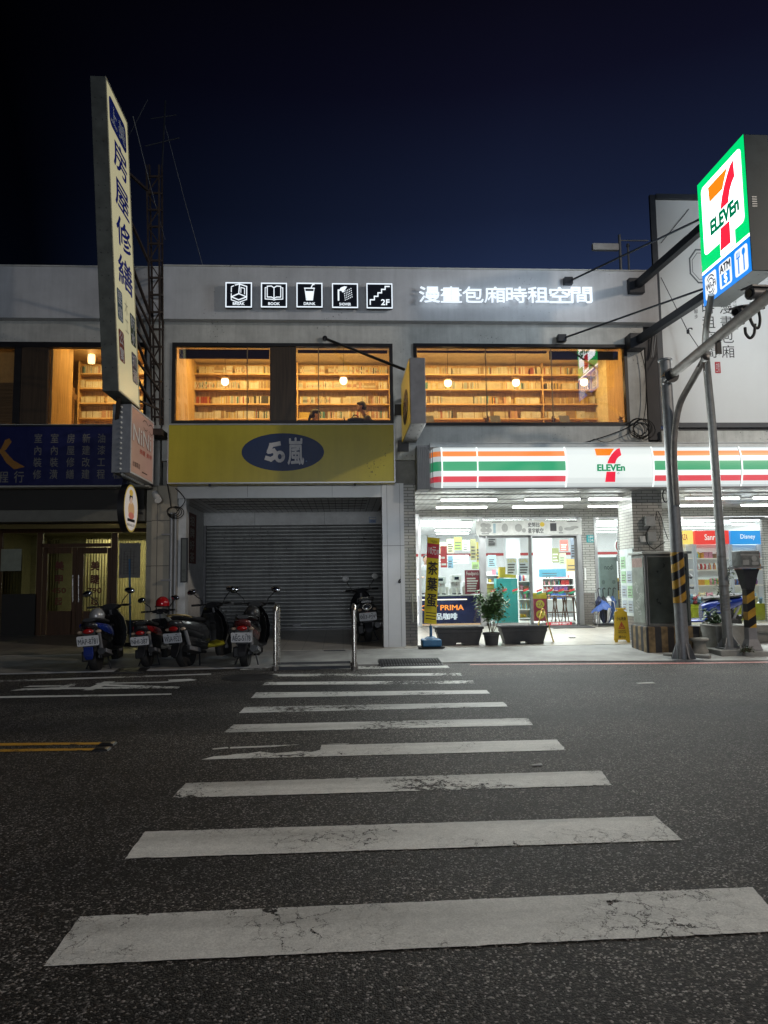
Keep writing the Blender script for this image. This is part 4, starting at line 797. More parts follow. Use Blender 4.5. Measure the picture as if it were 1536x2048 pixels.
lbox('roof_slab', CONC, XL, -3.64, 14.74, 20, 6.86, 7.0); lbox('floor_slab', CONC, XL, -3.64, 14.75, 20, 3.42, 3.9); lbox('room_ceiling', PINE, XL, -3.64, 14.75, 19, 6.74, 6.855); lbox('room_back_wall', PINE, XL, -3.64, 18.9, 19, 3.9, 6.74); lbox('room_side_wall', PINE, -3.74, -3.645, 14.75, 18.9, 3.9, 6.738)
PX2 = lambda px: at(px, 770, YF).x
lbox('upper_window', FRM, XL, -3.952, YF-.03, YF+.1, 6.22, 6.328); w0 = MB().box(PX2(28), PX2(42), YF-.03, YF+.1, 4.66, 6.218).build('window_post', FRM, lb); lbox('window_post', FRM, PX2(288), PX2(293), YF-.03, YF+.1, 4.66, 6.218); MB().box(PX2(42)+.004, PX2(95), YF-.015, YF+.1, 4.66, 6.218).build('wood_panel', DWOOD, w0); MB().box(PX2(95)+.003, PX2(288)-.003, YF+.03, YF+.036, 4.66, 6.22).build('pane', GLU, w0); MB().box(XL, PX2(28)-.003, YF+.03, YF+.036, 4.66, 6.22).build('pane', GLU, w0)
MB().box(XL, PX2(20), YF+.2, YF+.22, 4.5, 5.55).build('shutter_board', wood('dull_wood', (.28,.17,.08), .5, 'x'), w0); MB().box(XL, PX2(26), YF+.5, YF+.52, 4.4, 6.4).build('curtain', mat('amber_curtain', (.55,.38,.16), .8), w0)
lbox('window_jamb', PINE, PX2(96), PX2(97)+.03, YF+.11, 15.8, 3.9, 6.74)
lamp('library_light', 'AREA', (-5.0, 16.2, 6.70), 80, (1, .62, .18), 2.2, (-5.0, 17.0, 4.6), .3); lamp('library_light', 'AREA', (-5.0, 15.3, 6.70), 40, (1, .62, .18), 2.4, (-5.0, 15.4, 4), .3); lamp('library_light', 'AREA', (-8.3, 15.0, 6.6), 18, (1, .62, .25), 1.2, (-8.3, 15, 4), .3)
SH2, a0, a1, zs2 = shelf('bookshelf', 'light wooden bookshelf behind the tall cream sign in the left window', 156, 322, (746, 775, 805, 835), 706)
rows2 = rows; rows = []
for k, z in enumerate(zs2[:4]): fill(a0, a1, z, ('S', k))
lst = []
for x, y, z, mi, ti, hi, _ in rows:
    mb = MB(); book_geo(mb, x, y, z, (.017,.021,.026)[ti], (.155,.172,.19)[hi]); lst.append((mb, mi))
tag(merged('comic_books', lst, BM, 'stuff'), 'rows of pale comics on the shelf behind the tall cream sign', 'books')
for k in range(10): MB().box(PX2(60), PX2(150)+.15, 17.9, 17.96, 5.55+k*.145, 5.63+k*.145).build('ceiling_slat', PINE, lb)
b = MB(); b.prism([at(126,760,16.6), at(152,790,16.6), at(152,800,16.6), at(126,770,16.6)], (0,.08,0)); b.build('handrail', wood('brown_front', (.25,.14,.07)), lb); b = MB(); b.pbox(126, 775, 146, 850, 16.7, .08); b.build('stair_panel', wood('brown_front', (.25,.14,.07)), lb)
c = at(183, 718, 16.6); r = thing('drum_lamp', 'glowing cylindrical lamp above the shelf in the left window', 'pendant lamp', c); b = MB(); b.lathe([(.01,-.1),(.075,-.1),(.08,0),(.075,.1),(.01,.1)], c, 'z', 18); b.build('shade', emat('drum_glow', (1,.72,.30), 3.5), r, True); b = MB(); b.tube([c, (c.x,c.y,6.74)], .005, 6); b.build('cord', CABLE, r)
c = at(193, 845, 15.4); pot('dried_flowers', 'pale dried flowers in a pot at the bottom of the left window', (c.x, 15.4, 4.55), .05, .1, 'yellow', None, 40, .06, .16)
# ---------------------------------------------------------------- ground floor: shutter bay
wbox('pillar', BTILE, -3.78, -3.285, 14.6, 15.1, .1, 3.40); wbox('steel_post', mat('white_steel', (.55,.56,.56), .4, .1), -3.283, -3.13, 14.72, 15.0, .1, 3.2)
wbox('dividing_wall', BTILE, -3.64, -3.47, 15.102, 18.6, .1, 3.42)
wbox('lintel', CLAD, -3.282, .81, 14.62, 14.75, 3.14, 3.42)
wbox('pillar', CLAD, .81, 1.25, 14.6, 15.05, .05, 3.42); wbox('dividing_wall', GTILE, 1.252, 1.50, 14.75, 18.6, 1.02, 3.42); wbox('dividing_wall', DTILE, 1.252, 1.505, 14.745, 18.6, .05, 1.018)
b = MB()
for x in (.905, 1.165): b.box(x, x+.005, 14.596, 14.6, .08, 3.4)
b.box(.81, 1.25, 14.5965, 14.6, 2.145, 2.153)
for x in (-1.9, -.2): b.box(x, x+.005, 14.616, 14.62, 3.16, 3.4)
b.build('panel_joints', BLK, bld)
b = MB(); b.curve([(1.13,14.59,1.42),(1.13,14.55,1.45),(1.16,14.55,1.47)], .012); b.lathe([(.005,-.01),(.03,-.008),(.03,.01)], (1.14,14.59,1.42), 'y', 10); b.build('hook', BLK, bld)
b = MB(); b.curve([(1.40,14.735,.62),(1.41,14.70,.66),(1.40,14.70,1.12),(1.395,14.735,1.16)], .014, 6); b.build('handle', mat('pale_metal', (.4,.4,.38), .4), bld)
CEIL = tiles('slatted_ceiling', (.68,.69,.70), (.66,.67,.68), (.15,.15,.16), 3.0, .15, .008, .4, .5, 'ceil', .4)
wbox('bay_side_panel', mat('white_panel', (.70,.71,.71)), -3.469, -3.455, 15.15, 18.3, .14, 3.2)
b = MB(); b.box(-3.45, .9, 14.752, 18.36, 3.205, 3.26); b.build('arcade_ceiling', CEIL, bld)
b = MB()
for y in (15.25, 15.8, 16.35, 16.9, 17.45): b.box(-3.0, .55, y, y+.045, 3.197, 3.206)
b.build('ceiling_vents', mat('vent_dark', (.05,.05,.05), .7), bld)
b = MB(); b.box(-3.47, 1.252, 18.36, 18.6, 2.88, 3.26); b.build('shutter_header', mat('white_panel', (.70,.71,.71), .4, 0, .1), bld); wbox('shutter_guide', GREYM, -3.47, -3.40, 18.3, 18.5, .2, 2.878)
b = MB()
for x in (-2.2, -.45): b.box(x, x+.005, 18.356, 18.36, 2.89, 3.2)
b.build('panel_joints', BLK, bld)
prof = []
n = 29; zb, zt = .27, 2.878
for k in range(n):
    for u, d in ((.06,.0),(.25,-.022),(.6,-.024),(.86,-.004),(.97,.012)): prof.append((zb+(zt-zb)*(k+u)/n, 18.42+d))
b = MB(); vs = []; fs = []
for x in (-3.40, 1.25):
    for z, y in prof: vs.append((x, y, z))
m_ = len(prof); fs = [(i, i+1, m_+i+1, m_+i) for i in range(m_-1)]; b.add(vs, fs); SHUT = mat('steel_shutter', (.36,.37,.365), .42, .35, .22, 2.5)
weather(SHUT, .02, .25); sh = b.build('roller_shutter', SHUT, bld, 60); MB().box(-1.25,-1.05,18.375,18.40,.33,.42).build('lock', GREYM, sh, bev=.008); MB().box(-3.40, 1.25, 18.37, 18.43, .2, .275).build('bottom_rail', GREYM, sh)
f = FF(738, 1034, 752, 1046, 18.35); b = MB(); f.rect(b, 0, 0, 1, 1, 0, .006); o = b.build('number_plate', mat('plate_blue', (.25,.36,.55), .4), bld); b = MB(); f.text(b, '134', .3, .12, .9, .45, .008, 0, .03); b.build('lettering', mat('blue_print', (.02,.05,.3), .5), o); b = MB(); f.rect(b, .08,.6,.95,.9,.0075); b.build('plate_band', mat('white_print', (.7,.7,.7), .5), o)
b = MB(); b.lathe([(.01,-.09),(.055,-.09),(.06,.05),(.02,.09)], (1.02, 18.2, 3.1), 'y', 12); b.ell((1.02,18.1,3.1), (.05,.03,.05)); b.build('camera_dome', WHT, bld, True)
# pipes, lamp and cables on the left pillar
r = thing('drain_pipe', 'grey drain pipes running down the tiled pillar beside the parked scooters', 'pipe', (-3.45, 14.55, .1)); b = MB()
for px, rad in ((341, .035), (349, .03)): b.tube([(at(px,1150,14.52).x, 14.54, .1), (at(px,1150,14.52).x, 14.54, 2.85)], rad, 10)
b.build('pipes', mat('grey_pipe', (.26,.27,.28), .4, .2), r, True); b = MB()
for z in (.6, 1.5, 2.4): b.box(-3.56, -3.36, 14.49, 14.6, z, z+.03)
b.build('clamps', GREYM, r)
r = thing('cable_bundle', 'loop of black cable hanging on the tiled pillar under the yellow sign', 'cable', (-3.4, 14.5, 2.9)); b = MB(); c0 = at(345, 1022, 14.48)
for k in range(4):
    R = .10+.02*k; b.tube([c0+V3((R*cos(t/16*2*pi)+.02*k, .012*k-.03, R*.75*sin(t/16*2*pi)-.01*k)) for t in range(17)], .009, 5)
b.curve([c0+V3((-.12,.0,.6)), c0+V3((-.06,-.02,.3)), c0+V3((-.02,-.02,.05))], .012); b.curve([c0+V3((.1,0,0)), c0+V3((.24,0,.2)), c0+V3((.15,0,.36)), c0+V3((.05,0,.45))], .01); b.build('cables', CABLE, r)
c = at(312, 992, 14.4); r = thing('wall_spotlight', 'small white unlit spotlight at the top of the tiled pillar', 'spotlight', c); b = MB(); b.tube([c+V3((-.04,.05,.07)), c+V3((.07,-.1,-.1))], [.06,.07], 12); b.build('head', WHT, r, True); b = MB(); b.bar(c, c+V3((-.02,.2,.08)), .025); b.build('arm', GREYM, r)
f = FF(362, 1076, 376, 1165, 14.66); r = thing('notice_case', 'narrow black framed notice board fixed to the white post', 'notice board', f.pt(.5,0)); b = MB(); f.rect(b, 0,0,1,1,0,.05); b.build('case', BLK, r); b = MB(); f.rect(b, .2,.03,.8,.97,.052); b.build('sheet', mat('dim_sheet', (.10,.11,.10), .3), r)
b = MB(); q = Fr((-3.452, 16.4, 1.9), (0, .9, 0), (0, 0, 1.15)); q.rect(b, 0,0,1,1,.002,.01); r = thing('wall_banner', 'dark red vertical wall banner inside the shutter bay', 'banner', q.pt(.5,0)); b.build('cloth', mat('dark_red_sheet', (.16,.05,.04), .7), r); b = MB()
for i, c_ in enumerate('招牌好茶'): q.text(b, c_, .22, .74-i*.24, .78, .95-i*.24, .014, 0, .02, True)
b.build('lettering', mat('pale_print', (.4,.38,.33), .6), r)
# ---- salon bay
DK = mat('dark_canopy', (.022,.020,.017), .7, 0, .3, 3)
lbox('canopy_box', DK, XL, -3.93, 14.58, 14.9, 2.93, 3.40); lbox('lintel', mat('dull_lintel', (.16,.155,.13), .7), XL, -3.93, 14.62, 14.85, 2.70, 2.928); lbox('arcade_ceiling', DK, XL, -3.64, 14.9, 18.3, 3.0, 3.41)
lbox('side_panel', BTILE, -3.92, -3.785, 14.75, 18.6, .1, 3.38)
BRN = wood('brown_door_frame', (.085,.040,.018), .4); YS2 = 18.15
def sbox(nm, m_, x0, y0, x1, y1, Y=YS2, d=.08, par=None): return MB().pbox(x0,y0,x1,y1,Y,d).build(nm, m_, par or lb)
for q in ((-200,1058,300,1066),(72,1066,83,1272),(222,1066,233,1272),(83,1087,222,1094),(-200,1066,2,1272)): sbox('frame', BRN, *q)
sbox('lower_panel', DK, 2, 1188, 72, 1272); sbox('lower_panel', DK, 233, 1240, 292, 1272)
GLS = glass('salon_glass', (.80,.82,.72)); sbox('pane', GLS, 2, 1066, 72, 1188, YS2+.03, .006); sbox('transom_pane', GLS, 83, 1066, 222, 1087, YS2+.03, .006); sbox('pane', GLS, 233, 1066, 292, 1240, YS2+.03, .006)
for x0, x1, s in ((84, 152, '美甲'), (153, 221, '美睫')):
    d = MB(); w_ = (9, 10)
    gx0, gx1 = (93, 143) if s == '美甲' else (165, 214)
    for q in ((x0,1095,gx0,1270),(gx1,1095,x1,1270),(gx0,1095,gx1,1107),(gx0,1222,gx1,1270)): d.pbox(*q, YS2-.01, .06)
    d = d.build('door', BRN, lb, label='brown glazed salon door lettered %s' % s); MB().pbox(gx0,1107,gx1,1222,YS2+.02,.006).build('pane', GLS, d)
    b = MB(); xx = 145.5 if s == '美甲' else 157; p, q = at(xx,1150,YS2-.06), at(xx,1204,YS2-.06); b.tube([p, q], .012, 8); b.bar(p-V3((0,0,.05)), p+V3((0,.06,-.05)), .015); b.bar(q+V3((0,0,.05)), q+V3((0,.06,.05)), .015); b.build('handle', STEEL, d)
    b = MB(); c_ = (gx0+gx1)/2
    f = FF(gx0, 1107, gx1, 1222, YS2+.015); cw = 19/50
    for i, ch_ in enumerate((s[0], s[1])): f.text(b, ch_, .5-cw/2, .70-i*.235, .5+cw/2, .87-i*.235, .002, 0, .04, True)
    f.text(b, '450' if s == '美甲' else '790', .22, .31, .78, .40, .002, 0, .04); f.text(b, '起', .35, .10, .65, .24, .002, 0, .03, True); b.build('lettering', mat('maroon_lettering', (.10,.012,.010), .5), d)
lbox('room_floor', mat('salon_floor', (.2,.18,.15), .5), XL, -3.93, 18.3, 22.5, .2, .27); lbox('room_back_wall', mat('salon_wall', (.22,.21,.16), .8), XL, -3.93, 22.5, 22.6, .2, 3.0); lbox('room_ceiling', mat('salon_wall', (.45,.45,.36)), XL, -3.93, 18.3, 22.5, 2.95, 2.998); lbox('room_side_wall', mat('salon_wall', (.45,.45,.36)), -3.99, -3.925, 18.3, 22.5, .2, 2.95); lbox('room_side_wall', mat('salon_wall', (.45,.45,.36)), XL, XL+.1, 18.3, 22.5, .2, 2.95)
lamp('salon_light', 'AREA', (-5.6, 20.6, 2.9), 60, (1, .94, .62), 1.4, (-5.6, 20.6, 0), .4); lamp('salon_light', 'AREA', (-5.35, 18.55, 2.86), 26, (1, .93, .62), 1.0, (-5.35, 18.75, 0), .12)  # second lamp added between glass and curtain to light the curtain's front
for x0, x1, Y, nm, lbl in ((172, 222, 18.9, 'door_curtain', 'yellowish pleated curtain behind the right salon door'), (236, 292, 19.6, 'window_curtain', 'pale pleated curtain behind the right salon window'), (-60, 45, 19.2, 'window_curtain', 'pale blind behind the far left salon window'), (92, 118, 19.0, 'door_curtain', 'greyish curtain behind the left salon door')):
    pa, pb = at(x0,1100,Y), at(x1,1100,Y); n = int((pb.x-pa.x)/.035)+1; zt_ = 2.6 if x0 > 0 else 2.2; pts = [(pa.x+(pb.x-pa.x)*k/n, Y+.03*(k % 2)) for k in range(n+1)]
    b = MB(); b.add([(x,y,.35) for x,y in pts]+[(x,y,zt_) for x,y in pts], [(i,i+1,n+2+i,n+1+i) for i in range(n)]); r = thing(nm, lbl, 'curtain', (pa.x, Y, .3)); b.build('cloth', mat('salon_curtain', (.70,.62,.40), .8) if 150 < x0 else mat('dimmed_curtain', (.16,.14,.08), .85), r); b = MB(); b.tube([(pa.x,Y+.01,zt_+.02),(pb.x,Y+.01,zt_+.02)], .012); b.build('rail', STEEL, r)  # left curtains take a darker copy, their dimness put into the colour
for q, lbl, col, tx in (((238,1086,281,1156), 'large pale price poster in the right salon window', (.22,.21,.20), True), ((2,1098,43,1142), 'plain greenish poster in the far left salon window', (.28,.30,.24), False)):
    f = FF(*q, 18.12); r = thing('salon_poster', lbl, 'poster', f.pt(.5,0)); b = MB(); f.rect(b,0,0,1,1,.002,.006); b.build('sheet', mat('poster_%d' % q[0], col, .6), r)
    if tx:
        b = MB()
        for k in range(5): f.rect(b, .08+.15*k, .1, .11+.15*k, .85-.1*(k % 3), .0095)
        for k in range(9): f.rect(b, .2, .12+.08*k, .8-.1*(k % 2), .13+.08*k, .0098)
        b.build('print', mat('dim_print', (.10,.09,.085), .6), r)
for i, (p, q, m_, lbl) in enumerate(((at(259,1118,15.6), at(262,1225,15.6), mat('blue_tube', (.03,.12,.25), .4), 'blue broom pole leaning before the salon window'), (at(295,1070,15.2), at(305,1230,15.2), GALV, 'thin grey pole standing at the salon corner'))):
    r = thing('leaning_pole', lbl, 'pole', (q.x, q.y, .15)); b = MB(); b.tube([p, V3((q.x, q.y, .2))], .022 if i == 0 else .012); b.build('shaft', m_, r)
    b = MB(); b.box(q.x-.12, q.x+.12, q.y-.05, q.y+.05, .15, .24); b.build('foot', PLAS, r, bev=.01)
# ---------------------------------------------------------------- convenience store front
S7O = emat('lit_orange', (1.0,.22,.012), 1.05); S7R = emat('lit_red', (.80,.022,.055), 1.05); S7G = emat('lit_green', (.0,.27,.11), 1.0); S7W = emat('lit_white', (.90,1,.97), 1.2)
def seven(f, a0, b0, a1, b1, par, off, mats, wt=.085):
    q = lambda pts: [(a0+(a1-a0)*x, b0+(b1-b0)*y) for x, y in pts]
    og = [(.018,.97),(.715,.97),(.64,.90),(.57,.83),(.515,.764),(.042,.764)]
    rd = [(.91,.985),(.80,.955),(.69,.88),(.58,.79),(.48,.68),(.42,.58),(.405,.53),(.68,.53),(.70,.58),(.75,.66),(.83,.725),(.925,.77)]
    bt = [(.364,.30),(.68,.30),(.68,.02),(.33,.02)]
    for nm, p, m_ in (('orange_bar', og, mats[0]), ('red_curve', rd, mats[1]), ('red_foot', bt, mats[1])): b = MB(); f.poly(b, q(p), off); b.build(nm, m_, par)
    b = MB(); f.text(b, 'ELEVEn', a0+.048*(a1-a0), b0+.325*(b1-b0), a1, b0+.50*(b1-b0), off+.006, 0, wt); b.build('lettering', mats[2], par)
    b = MB(); f.line(b, [(a0+(a1-a0)*(.78+.03*cos(t)), b0+(b1-b0)*(.255+.022*sin(t))) for t in [k*pi/4 for k in range(9)]], .006, off); b.build('registered_mark', GREYM, par)
FZ0, FZ1, FY, BU = 3.265, 4.085, 14.22, .10
class Bulge(Fr):
    def pt(s, a, b, off=0): return s.O+s.U*a+s.V*b+V3((0, -off-BU*sin(pi*min(max(b,0),1))**.7, 0))
fas = thing('fascia_sign', 'long lit shop fascia striped orange, green and red with a 7 panel', 'sign', (5.0, FY, FZ0))
gy = (.50,.56,.56); wh_ = (.93,1,.985); og = (1.0,.24,.012); gr = (.0,.34,.13); rd = (.72,.022,.05)
STRIPE = bands('striped_lit_panel', [(0, gy), (.045, (.72,.79,.79)), (.135, rd), (.272, wh_), (.40, gr), (.63, wh_), (.758, og), (.888, (.80,.87,.87)), (.965, gy)], 1.0, 'Z', 1/(FZ1-FZ0), .35)  # grey edge bands put the weaker glow away from the tubes into colour
LOGOP = bands('white_lit_panel', [(0, gy), (.03, (.66,.72,.71)), (.10, (.80,.87,.85)), (.22, (.92,1,.97)), (.80, (.86,.94,.92)), (.93, (.74,.80,.79)), (.975, gy)], .88, 'Z', 1/(FZ1-FZ0), .35)  # tones from edge to middle carry the inner tubes' falloff as colour
fx = lambda px: at(px, 935, FY-.08).x
NB = 12
def panel(x0, x1, m_, nm):
    b = MB(); f = Bulge((x0, FY, FZ0), (x1-x0, 0, 0), (0, 0, FZ1-FZ0)); vs = []
    for k in range(NB+1): vs += [f.pt(0, k/NB), f.pt(1, k/NB)]
    b.add(vs, [(2*k, 2*k+1, 2*k+3, 2*k+2) for k in range(NB)]); o = b.build(nm, m_, fas, 60); return f
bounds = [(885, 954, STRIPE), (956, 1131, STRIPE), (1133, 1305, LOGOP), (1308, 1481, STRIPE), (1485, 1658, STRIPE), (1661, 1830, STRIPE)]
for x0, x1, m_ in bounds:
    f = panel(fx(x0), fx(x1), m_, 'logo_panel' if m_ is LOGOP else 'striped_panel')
    if m_ is LOGOP: seven(f, .335, .10, .665, .975, fas, .018, (S7O, S7R, S7G))
b = MB()                                               # rounded end cap
secs = []
for k in range(6):
    t = k/5; x = fx(863)+(fx(883)-fx(863))*t; kk = sqrt(max(0, 1-(1-t)**2)); secs.append([V3((x, FY+.16*(1-kk)-BU*kk*sin(pi*j/NB)**.7, FZ0+.05*(1-kk)+(FZ1-FZ0-.1*(1-kk))*j/NB)) for j in range(NB+1)])
vs = [p for s_ in secs for p in s_]; nn_ = NB+1; b.add(vs, [(i*nn_+j, (i+1)*nn_+j, (i+1)*nn_+j+1, i*nn_+j+1) for i in range(5) for j in range(NB)])
ECAP = bands('striped_end_cap', [(0, (.45,.5,.5)), (.135, rd), (.272, (.7,.76,.76)), (.40, gr), (.63, (.7,.76,.76)), (.758, og), (.888, (.6,.66,.66))], .62, 'Z', 1/(FZ1-FZ0), .35); b.build('end_cap', ECAP, fas, 60)
for x in (884, 955, 1132, 1306.5, 1483, 1659.5):
    b = MB()
    f = Bulge((fx(x)-.012, FY, FZ0), (.024, 0, 0), (0, 0, FZ1-FZ0)); prev = None
    for k in range(NB):
        a_, c_ = f.pt(0, k/NB, .02), f.pt(0, (k+1)/NB, .02); b.prism([a_, c_, c_+V3((.024,0,0)), a_+V3((.024,0,0))], (0,.018,0))
    b.build('ridge', S7W, fas)
lamp('fascia_light', 'AREA', (5.6, 14.02, 3.66), 190, (.94, 1, .97), 7.6, (5.6, 0, 3.4), .75)
b = MB(); b.box(fx(862), fx(1830), FY-.01, 14.60, FZ1+.003, FZ1+.075); b.box(fx(862), fx(1830), FY-.03, 14.0+.3, FZ1+.076, FZ1+.088); b.build('top_cover', mat('pale_cover', (.62,.66,.66), .4, .1, .1), fas)
b = MB(); b.box(fx(862), fx(1830), FY-.02, 14.60, FZ0-.03, FZ0-.004); b.build('bottom_edge', GREYM, fas)
b = MB(); b.box(1.50, fx(861), 14.25, 14.60, FZ0-.02, FZ1+.05)
for k in range(9): x = 1.515+k*.036; b.box(x, x+.014, 14.225, 14.249, FZ0, FZ1+.02)
b.build('louvre_end', mat('grey_louvre', (.26,.27,.28), .5, .1, .15), fas); MB().box(fx(862), fx(1830), FY+.20, 14.58, FZ0, FZ1).build('sign_back', GREYM, fas)
# arcade of the store
STORE_X1 = 13.0
sto = thing('convenience_store', 'brightly lit convenience store front behind glass doors with strip tiled walls', 'shop', (5.0, 18.5, .2))
def xbox(nm, m_, x0, x1, y0, y1, z0, z1, par=None, **k): return MB().box(x0,x1,y0,y1,z0,z1).build(nm, m_, par or sto, **k)
CEIL7 = tiles('store_slatted_ceiling', (.62,.63,.64), (.60,.61,.62), (.16,.16,.17), 2.4, .13, .007, .35, .4, 'ceil', .4)
xbox('arcade_ceiling', CEIL7, 1.50, STORE_X1, 14.62, 18.62, 3.24, 3.40); xbox('upper_strip', WALL2, 6.70, STORE_X1, 14.62, 14.8, 4.16, 4.5)
xbox('strip_beam', DSTEEL, 6.70, STORE_X1, 14.9, 15.1, 3.40, 4.6)
b = MB()
for y in (15.05, 16.0, 16.9): b.box(1.5, STORE_X1, y, y+.03, 3.225, 3.239)
b.build('ceiling_seams', GREYM, sto)
PILX0, PILX1 = at(1268,1100,14.6).x, 6.62
xbox('pillar', GTILE, PILX0, PILX1, 14.6, 15.35, .95, 3.238); xbox('pillar_base', DTILE, PILX0-.004, PILX1+.004, 14.596, 15.354, .08, .948)
YG = 18.5
def gbox(nm, m_, x0, y0, x1, y1, Y=YG, d=.1, par=None, **k): return MB().pbox(x0,y0,x1,y1,Y,d).build(nm, m_, par or sto, **k)
gbox('tile_header', GTILE, 838, 1018, 1700, 1034); gbox('tile_pier', GTILE, 1166, 1034, 1191, 1186); gbox('pier_base', DTILE, 1166, 1186.2, 1191, 1256, YG-.003, .103)
gbox('tile_pier', GTILE, 1240, 1034, 1362, 1262); gbox('tile_pier', GTILE, 1530, 1034, 1700, 1262)
for q in ((960,1034,968,1256),(1157,1034,1165.5,1256),(968,1034,1157,1038),(968,1066,1157,1071)): gbox('door_frame', ALU, *q, YG-.02, .12)
for q in ((838,1034,843,1256),(1191.5,1034,1197,1256),(1197,1034,1239.5,1038),(843,1034,959.5,1038),(1362.5,1034,1366,1262),(1366,1034,1529.5,1039),(1366,1252,1529.5,1262)): gbox('window_frame', ALU, *q, YG-.01, .09)
for q in ((843,1038,959.5,1256),(1197,1038,1239,1256),(1366,1039,1529,1252),(968.5,1038.5,1156.5,1065.5)): gbox('pane', GLD, *q, YG+.03, .006)
gbox('transom_post', ALU, 1058, 1038.5, 1064, 1065.5, YG-.01, .09)
for nm, x0, x1, Y, m_ in (('sliding_door', 968.5, 1064, YG+.05, ALU), ('sliding_door', 1060, 1156.5, YG+.0, mat('dark_door_frame', (.10,.10,.10), .4))):
    b = MB()
    for q in ((x0,1071.5,x0+5,1254),(x1-5,1071.5,x1,1254),(x0+5,1071.5,x1-5,1076),(x0+5,1246,x1-5,1254)): b.pbox(*q, Y, .04)
    d = b.build(nm, m_, sto); MB().pbox(x0+5,1076,x1-5,1246,Y+.015,.006).build('pane', GLD, d)
    b = MB(); f = FF(x0+6, 1176, x1-6, 1186, Y+.01)
    for k in range(4):
        a_ = .08+.26*k; f.poly(b, [(a_,.2),(a_+.13,.55),(a_+.13,.95),(a_,.6)], .004)
    b.build('safety_marks', mat('red_mark', (.45,.04,.04), .5), d)
    b = MB(); f.poly(b, [(.0,0),(.001,0),(.001,.01)], .004)
    for k in range(4):
        a_ = .08+.26*k; f.poly(b, [(a_,-.3),(a_+.13,.05),(a_+.13,.45),(a_,.1)], .005)
    b.build('safety_marks_green', mat('green_mark', (.02,.20,.10), .5), d)
f = FF(1092, 1244, 1144, 1250, YG-.03); b = MB(); f.rect(b,0,0,1,1,.0,.003); o = b.build('red_strip', mat('red_strip', (.45,.03,.05), .5), sto); b = MB(); f.text(b, '請隨手關門', .2,.15,.9,.85,.005,0,.02); b.build('lettering', mat('white_print', (.7,.7,.7)), o)
f = FF(1173, 1070, 1187, 1085, YG-.02); b = MB(); f.rect(b,0,0,1,1,0,.01); o = b.build('number_plate', mat('teal_plate', (.02,.30,.32), .4), sto); b = MB(); f.text(b, '134', .3,.1,.92,.5,.012,0,.02); f.text(b, '仁愛路', .25,.62,.9,.9,.012,0,.02); b.build('lettering', mat('white_print', (.7,.7,.7)), o)
f = FF(1169, 1136, 1172, 1160, YG-.02); b = MB(); f.rect(b,0,0,1,1,0,.02); b.build('door_switch', WHT, sto)
# interior shell
IN = mat('store_wall', (.74,.75,.76), .6, 0, .05); IFL = tiles('store_floor', (.62,.60,.56), (.64,.62,.58), (.4,.4,.38), .6, .6, .004, .2, 0, 'floor', .05)
xbox('store_floor', IFL, 1.5, STORE_X1, 18.6, 27, .1, .275); xbox('store_ceiling', mat('store_ceiling', (.70,.71,.72), .7, 0, .05), 1.5, STORE_X1, 18.6, 27, 3.15, 3.24); xbox('store_back_wall', IN, 1.5, STORE_X1, 27, 27.1, .1, 3.2); xbox('store_side_wall', IN, 1.40, 1.499, 18.6, 27, .1, 3.2); xbox('store_side_wall', IN, STORE_X1, STORE_X1+.1, 18.6, 27, .1, 3.2)
xbox('red_wall_line', mat('wall_line_red', (.42,.05,.05), .5), 1.5, STORE_X1, 26.98, 26.998, 2.33, 2.43); xbox('red_wall_line', mat('wall_line_red', (.42,.05,.05)), 1.5, 1.512, 18.7, 26.97, 2.33, 2.43)
xbox('store_column', IN, at(1074,1100,23.5).x, at(1104,1100,23.5).x, 23.5, 24, .275, 3.149); xbox('store_column', IN, at(1012,1100,25).x, at(1040,1100,25).x, 25, 25.4, .275, 3.149)
TUBE = emat('fluorescent_tube', (.93, 1, .97), 13.0); TUBEI = emat('store_tube', (.96, .99, 1), 5.0)
def tube_light(lb, c, ln, grp, m_, drop=True):
    r = thing('tube_light', lb, 'ceiling light', c, group=grp); c = V3(c); b = MB(); b.box(c.x-ln/2, c.x+ln/2, c.y-.045, c.y+.045, c.z+.02, c.z+.06); b.build('fixture', WHT, r)
    b = MB(); b.tube([(c.x-ln/2+.02, c.y, c.z), (c.x+ln/2-.02, c.y, c.z)], .022, 8); b.build('tube', m_, r, True)
    if drop: b = MB(); [b.tube([(c.x+s*ln*.4, c.y, c.z+.06), (c.x+s*ln*.4, c.y, 3.24)], .006, 5) for s in (-1, 1)]; b.build('hangers', STEEL, r)
k = 0
for Y, y, L_ in ((15.15, 996, ((938,'leftmost of the front row'), (1105,'middle of the front row over the planters'), (1232,'front row, half hidden by the tiled pillar'), (1425,'front row above the box on its post'), (1560, 'front row at the far right'))), (16.7, 1011, ((923,'leftmost of the back row, before the store header'), (1075,'back row above the door banner'), (1226,'back row beside the tiled pillar'), (1391,'back row between the two poles'), (1531,'back row at the far right')))):
    for px, wh2 in L_:
        c = at(px, y-(.012*(px-1050)*.5 if False else 0), Y); tube_light('bright fluorescent tube under the arcade ceiling, '+wh2, (c.x, Y, 3.125), 1.22, 'fluorescent tubes of the arcade', TUBE)
for Y in (20.6, 22.2, 23.8, 25.4):
    for px in (905, 1020, 1110, 1215, 1400, 1500):
        c = at(px, 1060, Y); tube_light('white ceiling tube inside the bright store', (c.x, Y, 3.08), 1.2, 'ceiling tubes inside the store', TUBEI, False)
for x in (3.4, 7.4, 11): lamp('store_light', 'AREA', (x, 21.6, 3.05), 370, (.95, .99, 1), 3.4, (x, 21.6, 0), 5.2)
for x in (3.5, 8.8): lamp('arcade_light', 'AREA', (x, 15.9, 3.08), 290, (.93, 1, .97), 4.2, (x, 15.9, 0), 1.6)
